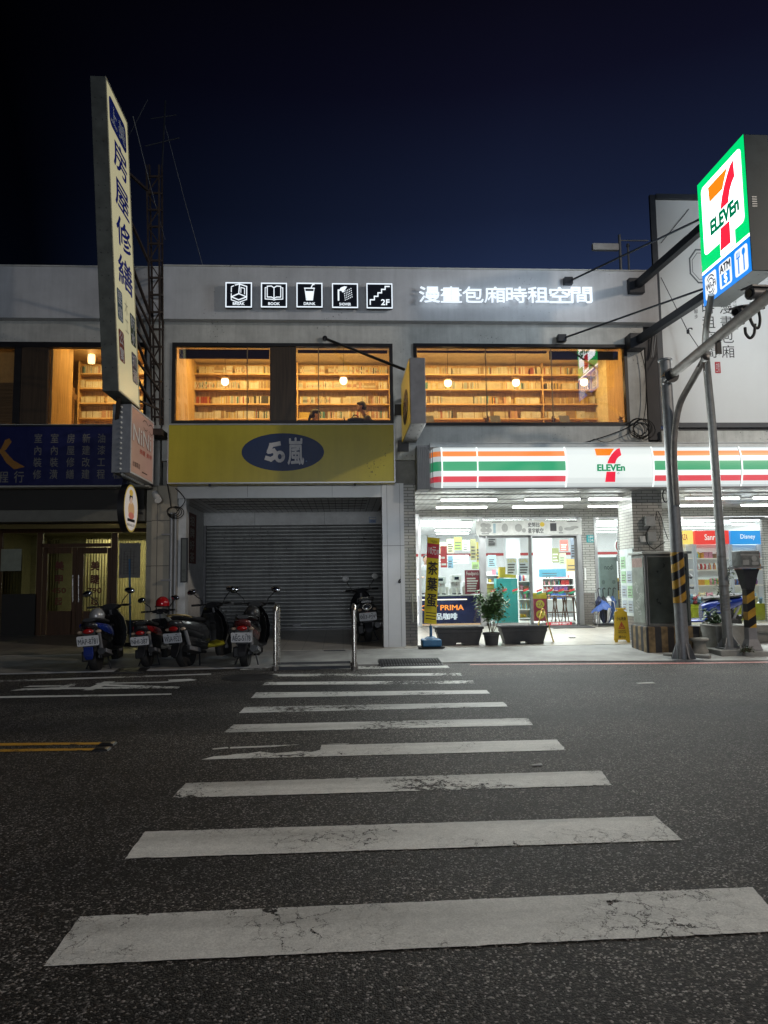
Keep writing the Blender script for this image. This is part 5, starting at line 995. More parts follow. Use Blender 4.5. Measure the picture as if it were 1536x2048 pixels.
# door banner
f = FF(952, 1041, 1163, 1070, 18.30); r = thing('door_banner', 'wide white printed banner hung across the top of the glass doors', 'banner', f.pt(.5,0)); b = MB(); f.rect(b,0,0,1,1,0,.012); b.build('sheet', mat('banner_white', (.66,.66,.64), .6), r)
b = MB(); f.text(b, '史努比', .49, .55, .60, .86, .014, 0, .03); f.text(b, '星宇航空', .49, .12, .635, .46, .014, 0, .03); f.rect(b, .70,.25,.76,.8,.014); f.rect(b,.05,.08,.12,.13,.014); f.rect(b,.15,.88,.24,.93,.014); f.rect(b,.70,.88,.75,.93,.0145); f.rect(b,.86,.88,.96,.93,.014); f.rect(b,.78,.10,.82,.15,.014); b.build('print', mat('dark_print', (.05,.05,.055), .5), r)
b = MB()
for a_, c_, ra, rb in ((.07,.68,.03,.18),(.115,.66,.026,.16),(.07,.36,.03,.17),(.12,.34,.028,.17),(.27,.5,.03,.3),(.40,.5,.035,.28),(.45,.32,.02,.15),(.725,.52,.02,.18),(.80,.4,.02,.2),(.88,.4,.05,.12),(.93,.5,.04,.1)): f.k += 1; f.disc(b, a_, c_, ra, rb, .0135+.0004*(f.k % 4), 0, 18)
b.build('product_prints', mat('grey_print', (.36,.36,.35), .6), r); b = MB(); f.rect(b,.16,.15,.185,.8,.0155); b.build('blue_print', mat('cool_print', (.3,.4,.45), .6), r); b = MB(); f.disc(b,.625,.72,.022,.16,.016); b.build('yellow_disc', mat('yellow_print_flat', (.7,.5,.05), .5), r)
# ---------------------------------------------------------------- big lit pole sign
L2 = 3.0
SW = emat('sign_white', (.93,.97,1), L2); SG = emat('sign_green', (.0,.36,.09), 2.2); SB = emat('sign_blue', (.005,.17,.60), 1.55); SO = emat('sign_orange', (1,.20,.008), 1.4); SR = emat('sign_red', (.78,.018,.045), 1.35); SGT = emat('sign_green_text', (.0,.22,.10), .9)
XS, YN, YFAR, ZB, ZT = 6.38, 10.50, 12.0, 6.16, 8.40
ps = thing('pole_sign', 'big lit green and white box sign with a red and orange 7', 'sign', (XS+.2, 11.25, ZB))
MB().box(XS+.003, XS+.40, YN, YFAR, ZB, ZT).build('cabinet', mat('teal_grey_cabinet', (.018,.034,.042), .5, 0, .2), ps, bev=.01)
b = MB()
for k in range(5): zz = at(1519, 394+k*4.6, YN).z; b.box(XS+.07, XS+.15, YN-.006, YN, zz-.010, zz+.008)
b.build('vent_slats', WHT, ps)
b = MB()
for k in range(5): b.lathe([(.001,-.005),(.012,-.004),(.012,0)], (XS+.2, YN+.15+.3*k, ZB-.001), 'z', 8)
b.build('bolts', BLK, ps)
f = Fr((XS, YFAR, ZB), (0, YN-YFAR, 0), (0, 0, ZT-ZB))
b = MB(); f.rect(b, 0, .275, 1, 1, 0, .0); b.build('green_field', SG, ps); b = MB(); f.rect(b, 0, .252, 1, .274, .001); b.build('white_gap', SW, ps); b = MB(); f.rect(b, 0, 0, 1, .251, .001); b.build('blue_band', SB, ps)
b = MB(); f.rrect(b, .085, .385, .93, .935, .09, .004); b.build('white_panel', SW, ps); b = MB(); f.rect(b, .43, .282, .735, .40, .0045); b.build('white_notch', SW, ps)
seven(f, .235, .305, .845, .905, ps, .008, (SO, SR, SGT), .13)
b = MB()
for a0 in (.055, .375, .695): f.rrect(b, a0, .03, a0+.255, .222, .05, .004)
b.build('service_panels', emat('service_white', (.93,.97,1), 1.05), ps)
b = MB(); f.text(b, 'Wi-Fi', .075, .10, .29, .152, .008, 0, .06)
for sgn, cy0 in ((1, .13), (-1, .122)):
    for rr_ in (.052, .078): f.line(b, [(.182+rr_*1.25*cos(radians(t)), cy0+sgn*rr_*.95*sin(radians(t))) for t in range(40, 141, 14)], .022, .007)
b.build('wifi_mark', mat('dark_blue_print', (.01,.02,.09), .5), ps)
b = MB(); f.text(b, 'ATM', .395, .15, .61, .208, .008, 0, .06); b.build('atm_lettering', mat('dark_blue_print', (.01,.02,.09)), ps); b = MB(); f.rect(b, .42, .045, .59, .135, .006); b.build('banknote', SB, ps); b = MB(); f.text(b, '$', .475, .052, .535, .128, .009, 0, .03); b.build('dollar_mark', SW, ps)
b = MB(); g = lambda p, w=.02: f.line(b, p, w*1.6, .007)
for k in range(3): g([(.745+.025*k,.20),(.745+.025*k,.165)], .012)
g([(.74,.162),(.80,.162)], .014); g([(.77,.16),(.77,.05)], .022); f.disc(b, .875,.18,.032,.026,.0072,0,18); g([(.875,.16),(.875,.05)], .022); b.build('cutlery', SB, ps)
m3 = MB(); q3 = Fr((XS+.403, YN, ZB), (0, YFAR-YN, 0), (0, 0, ZT-ZB)); q3.rect(m3, .02, .26, .98, .98, .003); m3.build('rear_lit_face', SW, ps)
lamp('sign_light', 'AREA', (XS-.03, 11.25, 7.35), 125, (.70, .85, 1), 1.3, (0, 11.25, 7.2), 1.9)
lamp('sign_light', 'AREA', (XS+.44, 11.25, 7.35), 330, (.88, .96, 1), 1.3, (12, 11.6, 7.0), 1.9)
BRK = mat('bracket_paint', (.022,.026,.034), .5, .2, .2)
for nm, p, q, lb in (('sign_bracket', at(1268,575,14.45), at(1393,442,12.0), 'upper dark steel beam carrying the big lit sign from the roof corner'), ('sign_bracket', at(1268,686,14.5), at(1404,580,12.0), 'lower dark steel beam carrying the big lit sign from the wall')):
    r = thing(nm, lb, 'bracket', p, group='sign brackets'); q = V3((XS+.2, q.y+.02, q.z)); b = MB(); b.bar(p, q, .13, .15); b.build('beam', BRK, r, bev=.006); b = MB(); b.box(p.x-.16, p.x+.17, 14.30, 14.42 if p.z > 6.7 else 14.6, p.z-.17, p.z+.15); b.build('wall_plate', BRK, r, bev=.006)
    b = MB()
    for t in (.2,.4,.6,.8): c = p*(1-t)+q*t; b.lathe([(.002,-.07),(.014,-.069),(.014,-.06)], c, 'x', 6)
    b.build('bolts', DSTEEL, r)
for p, q, lb in ((at(1135,564,14.40), at(1391,434,12.0), 'upper thin steel rod from the parapet to the big lit sign'), (at(1122,678,14.55), at(1401,574,12.0), 'lower thin steel rod from the wall above the wide window to the big lit sign')):
    r = thing('stay_rod', lb, 'rod', p, group='stay rods of the big sign'); b = MB(); b.tube([p, V3((XS+.1, q.y, q.z))], .02, 8); b.build('rod', BRK, r, True); b = MB(); b.box(p.x-.09, p.x+.09, p.y-.10, p.y+.02, p.z-.075, p.z+.075); b.build('wall_block', BRK, r, bev=.008)
# ---- billboard behind
f = FF(1322, 404, 1760, 846, 14.95); r = thing('billboard', 'tall white billboard with black Chinese characters and a red seal behind the poles', 'billboard', f.pt(.5,0))
b = MB(); f.rect(b, 0,0,1,1,-.04,.04); b.build('white_sheet', mat('billboard_sheet', (.62,.64,.64), .55, 0, .06, .8), r)
b = MB(); f.rect(b, -.026,-.012,-.001,1.022,-.05,.07); f.rect(b, -.001,1.001,1,1.022,-.05,.12); f.rect(b, -.001,-.022,1,-.001,-.1,.17); b.build('frame', mat('billboard_frame', (.05,.058,.07), .5, .2), r)
X = lambda px: (px-1322)/438; Yq = lambda py: (846-py)/442
b = MB(); cw, ch = 27/438, 27/442
for i, c_ in enumerate('漫畫包廂'): f.text(b, c_, X(1450)-cw/2, Yq(633+i*29), X(1450)+cw/2, Yq(606+i*29), .003, 0, .0, True)
for i, c_ in enumerate('時租空間'): f.text(b, c_, X(1415)-cw/2, Yq(633+i*29), X(1415)+cw/2, Yq(606+i*29), .003, 0, .0, True)
for px, y0, s_ in ((1391, 602, '放慢腳步'), (1469, 602, '在城市中放鬆')):
    for i, c_ in enumerate(s_): f.text(b, c_, X(px-4), Yq(y0+9+i*10.5), X(px+4), Yq(y0+i*10.5), .003, 0, 0, True)
b.build('lettering', mat('ink_print', (.02,.022,.025), .6), r)
b = MB(); hexp = [(X(1397),Yq(504)),(X(1384),Yq(522)),(X(1384),Yq(552)),(X(1399),Yq(570)),(X(1420),Yq(570)),(X(1433),Yq(552)),(X(1433),Yq(522)),(X(1420),Yq(504))]; f.line(b, hexp, .035, .003, 0, True); hx = [(.5*(X(1408))+.5*a_, .5*Yq(537)+.5*c_) for a_, c_ in hexp]; cxm, cym = X(1408), Yq(537); f.line(b, [(cxm+(a_-cxm)*.8, cym+(c_-cym)*.8) for a_, c_ in hexp], .014, .003, 0, True); b.build('octagon_outline', mat('grey_ink', (.10,.11,.12), .6), r)
b = MB(); f.rect(b, X(1422),Yq(749),X(1433),Yq(727),.003); b.build('red_seal', mat('seal_red', (.36,.02,.03), .6), r); b = MB(); f.text(b, '空間', X(1424),Yq(747),X(1431),Yq(729),.005,0,0); b.build('seal_mark', OFFW, r)
b = MB(); b.tube([at(1378,418,14.9), at(1322,486,14.9)], .008, 5); b.tube([at(1322,555,14.9), at(1376,663,14.2), at(1402,702,13.6)], .008, 5); q = at(1376,663,14.2); b.lathe([(.005,-.05),(.03,-.04),(.03,.03),(.005,.04)], q, 'z', 8); b.curve([q, q+V3((.02,0,.06)), q+V3((.08,0,.07)), q+V3((.09,0,.04))], .012); tag(b.build('stay_wire', DSTEEL), 'thin stay wire with a clamp crossing the white billboard', 'wire')
# dark box put in for the dark recess at the building corner
b = MB(); b.pbox(1292, 590, 1316, 880, 14.7, .25); r = thing('corner_infill', 'dark vertical duct in the gap between the white building and the billboard', 'duct', at(1304,880,14.7)); b.build('infill_body', mat('dark_infill', (.03,.03,.034), .6), r); b = MB()
for px, x2 in ((1309, 1307), (1312, 1314)): b.curve([at(px,545,14.6), at(x2,640,14.62), at(px-4,700,14.62), at(px-6,715,14.6)], .011, 5)
b.build('hanging_cables', mat('grey_cable', (.30,.31,.32), .6), r)
c0 = at(1278, 858, 14.5); r = thing('cable_coil', 'big loose coil of black cable on the wall above the lit fascia', 'cable', c0); b = MB()
for k in range(6):
    R = .15+.03*(k % 3); cc = c0+V3((.04*(k-2), .02*k-.08, .03*((k*2) % 3-1)))
    b.tube([cc+V3((R*1.1*cos(t/18*2*pi), .01*sin(t), R*sin(t/18*2*pi))) for t in range(19)], .010, 5)
b.curve([c0+V3((-.1,0,.1)), at(1240,862,14.5), at(1200,876,14.52), at(1160,887,14.55), at(1120,888,14.56)], .012, 5); b.curve([c0+V3((.1,0,.15)), at(1292,800,14.5), at(1290,740,14.5), at(1281,700,14.52)], .009, 5); b.curve([c0+V3((-.12,0,-.05)), at(1215,884,14.5), at(1190,878,14.5), at(1178,886,14.5)], .006, 5); b.build('coil', CABLE, r)
# ---- roof aerials
c = at(1243, 565, 14.9); r = thing('roof_aerial', 'roof mast with a white box antenna and a small comb aerial', 'antenna', (c.x, 14.9, 7.0)); b = MB(); b.tube([(c.x,14.9,7.0),(c.x,14.9,at(1243,470,14.9).z)], .03, 10); b.build('mast', GALV, r, True)
b = MB(); b.pbox(1186, 486, 1238, 499, 14.85, .1); b.build('box_antenna', mat('antenna_box', (.45,.44,.42), .5), r, bev=.01); b = MB(); p, q = at(1238,481,14.9), at(1296,481,14.9); b.tube([p,q], .012, 6)
for k in range(12): x = p.x+.2+(q.x-p.x-.25)*k/11; b.tube([(x,14.88,p.z-.03),(x,14.92,p.z+.03)], .006, 4)
b.build('comb_aerial', GALV, r)
c = at(1259, 560, 15.1); r = thing('roof_post', 'bare grey post on the roof beside the antenna mast', 'post', (c.x,15.1,7.0)); b = MB(); b.tube([(c.x,15.1,7.0),(c.x,15.1,at(1259,493,15.1).z)], .022, 8); b.lathe([(.002,0),(.04,.0),(.03,.06),(.002,.07)], (c.x,15.1,at(1259,493,15.1).z), 'z', 10); b.build('post', GALV, r, True)
# ---------------------------------------------------------------- traffic pole with arm and cameras
HAZ = bands('hazard_sheet', [(0, (.012,.012,.013)), (.5, (.42,.24,.03))], None, 'Z', 1/.29, .35, (-.62, 'X'), .35)
PB = V3((at(1367,1318,12.45).x, 12.45, .0)); PT = at(1330, 722, 12.45)
tp = thing('traffic_pole', 'tall leaning steel pole with a hazard striped sleeve and an arm reaching over the road', 'pole', PB)
PL = lambda t: PB*(1-t)+PT*t
b = MB(); b.tube([PL(0), PL(.5), PL(1)], [.108,.103,.097], 18); b.lathe([(.09,0),(.125,.0),(.125,.03),(.02,.05)], PT, 'z', 18); b.build('shaft', GALV, tp, True)
hz = lambda y: (1318-y)/(1318-722)
b = MB(); b.tube([PL(hz(1207)), PL(hz(1108))], [.112,.111], 22); b.build('hazard_sleeve', HAZ, tp, True)
b = MB(); b.box(PB.x-.24,PB.x+.24,12.21,12.69,.0,.035)
for s in ((1,0),(-1,0),(0,1),(0,-1),(.7,.7),(-.7,-.7),(.7,-.7),(-.7,.7)): p = PB+V3((s[0]*.12,s[1]*.12,.03)); q = PB+V3((s[0]*.22,s[1]*.22,.03)); b.prism([p, q, p+V3((0,0,.26))], V3((-s[1],s[0],0)).normalized()*.012)
b.build('base_plate', GALV, tp)
AR0 = at(1340, 752, 12.35); AR1 = at(1620, 525, 8.6); AD = AR1-AR0
b = MB(); b.tube([AR0, AR0+AD*.5, AR1], [.075,.085,.09], 16); b.build('arm', mat('weathered_grey_steel', (.20,.19,.18), .6, .3, .4, 7), tp, True)
b = MB(); b.curve([at(1353,1010,12.36), at(1348,920,12.34), at(1350,860,12.3), at(1360,808,12.2), at(1383,764,11.9), at(1416,706,AR0.y+AD.y*.27)], .055, 12, 6); b.build('brace', mat('weathered_grey_steel', (.20,.19,.18)), tp, True)
b = MB(); b.lathe([(.10,-.12),(.13,-.12),(.13,.0),(.10,0)], AR0+V3((-.02,0,-.02)), 'y', 18); b.build('flange', BLK, tp)
b = MB(); b.bar(AR0+V3((-.16,-.06,-.16)), AR0+V3((.12,-.02,.06)), .03); b.bar(AR0+V3((-.18,-.04,-.06)), AR0+V3((.06,-.1,.1)), .03); b.build('clamp', GALV, tp)
b = MB(); q = at(1410, 716, AR0.y+AD.y*.24-.12); b.lathe([(.002,-.06),(.06,-.05),(.06,.03),(.002,.05)], q, 'y', 14); b.bar(q+V3((-.02,0,-.08)), q+V3((-.03,0,-.22)), .02); b.bar(q+V3((-.1,0,-.1)), q+V3((-.13,0,-.16)), .025); q2 = AR0+AD*.42; b.box(q2.x-.035,q2.x+.035,q2.y-.03,q2.y+.03,q2.z-.28,q2.z-.08); b.build('fittings', BLK, tp)
def cctv(lb, p, d, ln=.42, rad=.075):
    r = thing('security_camera', lb, 'camera', p, group='cameras on the pole arm'); d = V3(d).normalized(); p = V3(p); b = MB(); b.tube([p-d*ln*.5, p+d*ln*.5], rad, 14); b.build('housing', mat('camera_grey', (.10,.10,.105), .4, .2), r, 35)
    b = MB(); b.tube([p+d*(ln*.5), p+d*(ln*.5+.02)], [rad*.7, rad*.6], 14); b.build('lens', mat('lens_glass', (.01,.01,.012), .08), r, 35); up = V3((0,0,1)); x = d.cross(up).normalized(); b = MB(); b.loft([[p+d*s+x*sx*rad*1.15+up*(rad*k) for sx, k in ((-1,.75),(1,.75),(1,1.12),(-1,1.12))] for s in (-ln*.5, ln*.62)]); b.build('hood', mat('camera_hood', (.07,.07,.075), .4), r, bev=.006)
    b = MB(); b.bar(p-up*rad, p-up*(rad+.14), .04); b.build('mount', BLK, r)
k1 = AR0+AD*.53; k2 = AR0+AD*.66; k3 = AR0+AD*.78
cctv('grey bullet camera lowest on the pole arm', at(1484, 622, k1.y-.02), (-1,-.5,-.30), .34, .07); cctv('bigger grey camera above the cable loops on the pole arm', at(1524, 588, k2.y-.02), (-1,-.35,-.12), .5, .09)
r = thing('cable_loop', 'black cable loops hanging under the pole arm beside the cameras', 'cable', at(1500,650,k1.y)); b = MB(); Y1 = k1.y-.15
b.curve([at(1502,606,Y1), at(1499,630,Y1), at(1506,650,Y1), at(1516,656,Y1), at(1520,640,Y1), at(1516,612,Y1)], .022, 8); b.curve([at(1490,655,Y1), at(1492,668,Y1), at(1500,676,Y1), at(1508,668,Y1), at(1510,648,Y1)], .022, 8); b.build('cables', CABLE, r, True)
# ---- second pole that holds up the lit sign
r = thing('sign_pole', 'plain grey pole with a bent top rising to the underside of the big lit sign', 'pole', (at(1457,1308,12.9).x, 12.9, 0)); b = MB(); p0 = at(1458,1306,12.9); b.tube(spline([p0, at(1442,1100,12.85), at(1425,860,12.75), at(1415,750,12.6), at(1411,690,12.3), at(1413,650,11.9), V3((at(1424,612,11.5).x,11.5,ZB+.02))], 6), [.086-.0011*min(k, 30) for k in range(37)], 16); b.build('shaft', mat('pole_grey', (.24,.25,.25), .5, .4, .25, 8), r, True)
b = MB(); zb_ = zf(12.9); b.box(p0.x-.3, p0.x+.32, 12.62, 13.2, .0, zb_+.10); b.build('concrete_foot', CONC, r, bev=.015); b = MB(); b.box(p0.x-.17,p0.x+.17,12.74,13.06,zb_+.10,zb_+.125)
for sx in (-1,1):
    for sy in (-1,1): b.lathe([(.015,0),(.015,.06),(.002,.065)], (p0.x+sx*.13, 12.9+sy*.13, zb_+.125), 'z', 8); b.prism([(p0.x+sx*.06,12.9+sy*.06,zb_+.125),(p0.x+sx*.15,12.9+sy*.15,zb_+.125),(p0.x+sx*.05,12.9+sy*.05,zb_+.34)], (.012,0,0))
b.build('base_plate', GALV, r)
b = MB()
for y in (1083, 1112, 1170): c = at(1441+(y-1083)*.07, y, 12.85); b = MB(); b.lathe([(.07,-.03),(.078,-.03),(.078,.0),(.07,0)], c, 'z', 18); b.build('strap', mat('grey_strap', (.14,.14,.14), .6), r)
b = MB()
for k in range(6): c = at(1451, 1190+k*6, 12.76); b.box(c.x-.05,c.x+.06,12.765,12.80,c.z-.008,c.z+.008)
b.build('ladder_clip', mat('grey_strap', (.14,.14,.14), .6), r)
# ---- ticket box on a striped post
c = at(1508, 1300, 12.75); x0 = c.x; r = thing('post_box', 'grey metal box on a flared post with hazard stripes', 'post box', (x0, 12.75, 0)); Z = lambda y: at(1505, y, 12.75).z
b = MB(); b.box(x0-.22, x0+.13, 12.60, 12.92, Z(1133), Z(1102)); b.build('box', mat('box_grey', (.16,.17,.165), .5, .2, .4, 12), r, bev=.012)
f = Fr((x0-.22, 12.60, Z(1133)), (.35,0,0), (0,0,Z(1102)-Z(1133))); b = MB(); f.disc(b,.68,.5,.14,.18,.003,.004); f.rect(b,.08,.1,.40,.42,.003,.002); f.line(b,[(.0,.75),(1,.72)],.02,.003,.004); f.rrect(b,.54,.1,.9,.3,.02,.003,.003); b.build('fittings', mat('box_trim', (.30,.31,.30), .5), r)
b = MB(); b.box(x0-.26, x0+.16, 12.57, 12.95, Z(1137), Z(1133)-.002); b.build('shelf_plate', GREYM, r)
b = MB(); sq = lambda w, z: [(x0-.035-w, 12.76-w, z), (x0-.035+w, 12.76-w, z), (x0-.035+w, 12.76+w, z), (x0-.035-w, 12.76+w, z)]; b.loft([sq(.15,Z(1138)), sq(.125,Z(1148)), sq(.078,Z(1178))]); b.build('funnel', DSTEEL, r)
b = MB(); b.loft([sq(.0745,Z(1178)-.002), sq(.0745,Z(1255))]); b.build('hazard_post', HAZ, r); b = MB(); b.loft([sq(.074,Z(1255)-.002), sq(.08,Z(1278)), sq(.135,Z(1300))]); b.build('post_foot', GREYM, r); b = MB(); zb_ = zf(12.75); b.box(x0-.30, x0+.26, 12.50, 13.05, 0, zb_+.09); b.build('concrete_foot', CONC, r, bev=.02)
# ---- street cabinet
c = at(1297, 1300, 13.25); cx0 = c.x; cx1 = at(1384, 1200, 13.25).x; zb_ = zf(13.25); r = thing('utility_cabinet', 'dirty metal street cabinet on a black and yellow striped concrete base', 'cabinet', ((cx0+cx1)/2, 13.6, 0)); Z = lambda y: at(1320, y, 13.25).z
CAB = mat('dirty_cabinet', (.17,.18,.165), .45, .2, .55, 2.6); b = MB(); b.box(cx0+.0, cx1-.02, 13.27, 13.86, Z(1252), Z(1108)); b.build('body', CAB, r, bev=.008)
b = MB(); b.box(cx0-.05, cx1+.03, 13.22, 13.91, Z(1108)+.002, Z(1103)); b.build('lid', mat('pale_lid', (.34,.36,.34), .5, .1), r, bev=.006); f = Fr((cx0, 13.27, Z(1252)), (cx1-.02-cx0,0,0), (0,0,Z(1108)-Z(1252)))
b = MB(); f.rect(b, .06,.04,.94,.96,0,.02); b.build('front_door', mat('dark_poster_door', (.035,.045,.04), .3, 0, .6, 3), r, bev=.004); b = MB(); f.rect(b,.045,.02,.058,.98,.0,.03); f.rect(b,.0,.02,.012,.98,0,.012); b.build('door_edge', GREYM, r)
g = Fr((cx0, 13.86, Z(1252)), (0,-.59,0), (0,0,Z(1108)-Z(1252))); b = MB(); g.rect(b,.05,.04,.95,.96,.0,.012); b.build('side_panel', mat('stained_side', (.22,.25,.22), .4, 0, .5, 5), r, bev=.004); b = MB(); g.rrect(b,.10,.82,.9,.95,.03,.014); b.build('pink_sticker', mat('faded_pink', (.30,.20,.18), .7, 0, .4, 12), r)
b = MB(); random.seed(5)
for k in range(9): a_, t_ = random.uniform(.3,.7), .18+.05*k; g.line(b, [(a_+.14*cos(j), t_+.03*sin(j)) for j in [random.uniform(0,6)+q*.9 for q in range(5)]], .012, .0155)
b.build('scrawl', mat('chalk_scrawl', (.42,.44,.42), .8), r)
HB = bands('hazard_base', [(0, (.02,.02,.022)), (.5, (.19,.13,.06))], None, 'X', 1/.24, .7, (1.0, 'Y'), .6); b = MB(); b.box(cx0-.04, cx1+.1, 13.20, 13.95, 0, Z(1253)); b.build('concrete_base', HB, r, bev=.02)
b = MB(); b.box(cx0-.02, cx1+.05, 13.24, 13.90, Z(1253)+.002, Z(1252)-.002); b.build('plinth', GREYM, r)
r = thing('meter_box', 'pale meter box with loose wires on the tiled pillar', 'meter box', at(1302,1042,14.5)); b = MB(); b.pbox(1292,1032,1311,1052,14.46,.13); b.build('box', mat('meter_grey', (.34,.35,.35), .5), r, bev=.008); b = MB(); b.pbox(1296,1064,1313,1083,14.5,.09); b.build('lower_box', mat('meter_grey', (.34,.35,.35)), r, bev=.006); b = MB(); b.pbox(1281,1072,1292,1084,14.55,.045); b.build('socket', WHT, r, bev=.004)
b = MB(); b.curve([at(1300,1052,14.5), at(1292,1070,14.48), at(1296,1088,14.48), at(1308,1098,14.48), at(1318,1092,14.48), at(1330,1084,14.5)], .01, 5); b.curve([at(1311,1040,14.5), at(1314,1022,14.5), at(1322,1034,14.48), at(1328,1056,14.48), at(1336,1078,14.5)], .008, 5); b.curve([at(1312,1024,14.5), at(1322,1060,14.48), at(1316,1082,14.48)], .006, 5); b.build('wires', CABLE, r)
b = MB(); c0 = at(1331, 992, 14.5); b.tube([c0+V3((.06*cos(t/12*2*pi), 0, .13*sin(t/12*2*pi))) for t in range(13)], .014, 5); b.build('hose_loop', CABLE, r)
f = Fr((PILX0-.004, 15.33, at(1258,1232,14.9).z), (0,-.7,0), (0,0,at(1258,1098,14.9).z-at(1258,1232,14.9).z)); r = thing('notice_board', 'glass fronted notice board on the side of the tiled pillar', 'notice board', f.pt(.5,0)); b = MB(); f.rect(b,0,0,1,1,0,.02); b.build('board', mat('pale_board', (.45,.50,.50), .3), r); 
random.seed(11)
for k in range(7):
    a_, t_ = .08+.45*(k % 2), .05+.22*(k//2); b = MB(); f.rect(b, a_, t_, a_+.36, t_+.18, .022, .003); o = b.build('leaflet', mat('leaflet_%d' % k, random.choice(((.5,.5,.42),(.25,.4,.25),(.5,.4,.12),(.3,.35,.4))), .6, 0, .4, 30), r); b = MB(); [f.rect(b, a_+.05, t_+.03+j*.04, a_+.3-.04*(j % 2), t_+.045+j*.04, .0265) for j in range(3)]; b.build('print', mat('dim_print', (.10,.09,.085)), o)
# ---- low benches, planter, bollard
for i, (x0, x1, lbl) in enumerate(((1381, 1444, 'low concrete bench behind the leaning hazard pole'), (1466, 1620, 'long low concrete bench behind the striped post box'))):
    a_, c_ = at(x0,1265,14.2).x, at(x1,1265,14.2).x; z = zf(14.2); r = thing('concrete_bench', lbl, 'bench', ((a_+c_)/2, 14.4, z), group='low concrete benches'); b = MB(); b.box(a_,c_,14.15,14.6,z+.20,z+.36); b.build('slab', mat('bench_concrete', (.17,.165,.15), .8, 0, .3), r, bev=.03)
    for x in (a_+.1, c_-.25): MB().box(x, x+.15, 14.2, 14.55, z-.03, z+.199).build('foot', CONC, r)
    MB().box(a_+.02, c_-.02, 14.22, 14.5, z+.02, z+.199).build('back_panel', mat('bench_concrete', (.17,.165,.15)), r)
c = at(1448, 1310, 13.5); z = zf(13.5); r = thing('concrete_planter', 'square concrete planter between the grey pole and the stone bollard', 'planter', (c.x, 13.5, z)); s_ = lambda w, z_: [(c.x-w,13.5-w,z_),(c.x+w,13.5-w,z_),(c.x+w,13.5+w,z_),(c.x-w,13.5+w,z_)]
b = MB(); b.loft([s_(.24,z-.02), s_(.29,z+.42), s_(.30,z+.46), s_(.25,z+.46), s_(.24,z+.40)]); b.build('tub', mat('pale_concrete', (.28,.28,.265), .85, 0, .3, 4, .2, 60), r, bev=.01); MB().box(c.x-.235,c.x+.235,13.265,13.735,z+.38,z+.405).build('soil', mat('soil', (.03,.022,.015), .95), r)
def bush(name, label, base, h, w, n, leaf, col=(.035,.085,.022), stems=5, group=None, seed=1, narrow=.4):
    rnd = random.Random(seed); r = thing(name, label, 'plant', base, group=group); base = V3(base); sb = MB(); lbm = MB(); tips = []
    for k in range(stems):
        a = rnd.random()*2*pi; top = base+V3((cos(a)*w*rnd.uniform(.15,.8), sin(a)*w*rnd.uniform(.15,.7), h*rnd.uniform(.6,1))); mid = (base+top)/2+V3((rnd.uniform(-1,1)*w*.25, rnd.uniform(-1,1)*w*.2, 0)); sb.tube(spline([base+V3((cos(a)*.02,sin(a)*.02,0)), mid, top], 4), .006, 5); tips += [(mid, top)]*2
        for q in range(4): c1 = mid*(1-q/4)+top*(q/4); d = V3((rnd.uniform(-1,1), rnd.uniform(-1,1), rnd.uniform(.1,.9)))*w*.6; sb.tube([c1, c1+d], .003, 4); tips.append((c1, c1+d))
    for k in range(n):
        p0, p1 = rnd.choice(tips); t = rnd.random()**narrow; p = p0*(1-t)+p1*t+V3((rnd.gauss(0,1)*w*.16, rnd.gauss(0,1)*w*.16, rnd.gauss(0,1)*h*.05)); a = rnd.random()*2*pi; e = rnd.uniform(-.7,.8); d = V3((cos(a)*cos(e), sin(a)*cos(e), sin(e))); s_ = d.cross(V3((rnd.uniform(-.4,.4),rnd.uniform(-.4,.4),1))).normalized()*leaf*.27*rnd.uniform(.7,1.2); L_ = leaf*rnd.uniform(.6,1.2); up = s_.cross(d).normalized()*leaf*.08
        lbm.add([p, p+d*L_*.35+s_+up, p+d*L_, p+d*L_*.35-s_+up], [(0,1,2),(0,2,3)])
    sb.build('stems', mat('stem_brown', (.08,.055,.03), .8), r); lbm.build('leaves', mat('leaf_%s' % name, col, .45, 0, .55, 14), r); return r
bush('planter_shrub', 'spindly leafy plant growing from the concrete planter', (c.x+.08, 13.55, z+.40), 1.25, .26, 230, .10, stems=5, seed=4)
bush('planter_weeds', 'broad leaved plant low behind the grey pole', (c.x+.18, 14.0, zf(14.0)), .75, .28, 110, .16, (.04,.10,.03), 5, None, 9)
bush('weed_tuft', 'small green weeds at the foot of the striped post box', (at(1498,1318,12.5).x, 12.55, .03), .16, .16, 90, .06, (.04,.07,.02), 6, None, 3)
c = at(1400, 1308, 13.1); z = zf(13.1); r = thing('stone_bollard', 'short round stone bollard with a wide cap beside the leaning pole', 'bollard', (c.x, 13.1, z)); b = MB(); b.lathe([(.02,-.02),(.165,-.02),(.155,.05),(.115,.09),(.105,.18),(.125,.21)], (c.x,13.1,z), 'z', 24); b.build('stem', mat('stone_grey', (.26,.255,.23), .85, 0, .3, 8, .2, 60), r, True); b = MB(); b.lathe([(.12,.212),(.16,.225),(.17,.25),(.15,.275),(.02,.285)], (c.x,13.1,z), 'z', 24); b.build('cap', mat('stone_grey', (.26,.255,.23)), r, True)
r = thing('kerb_stones', 'rough dark kerb stones under the hazard pole and the post box', 'kerb', at(1420,1318,12.6)); b = MB(); p, q = at(1300,1318,12.85), at(1352,1324,12.4); b.bar((5.75,12.9,.03),(6.35,12.40,.03),.14,.12); b.build('stone', CONC, r, bev=.02)
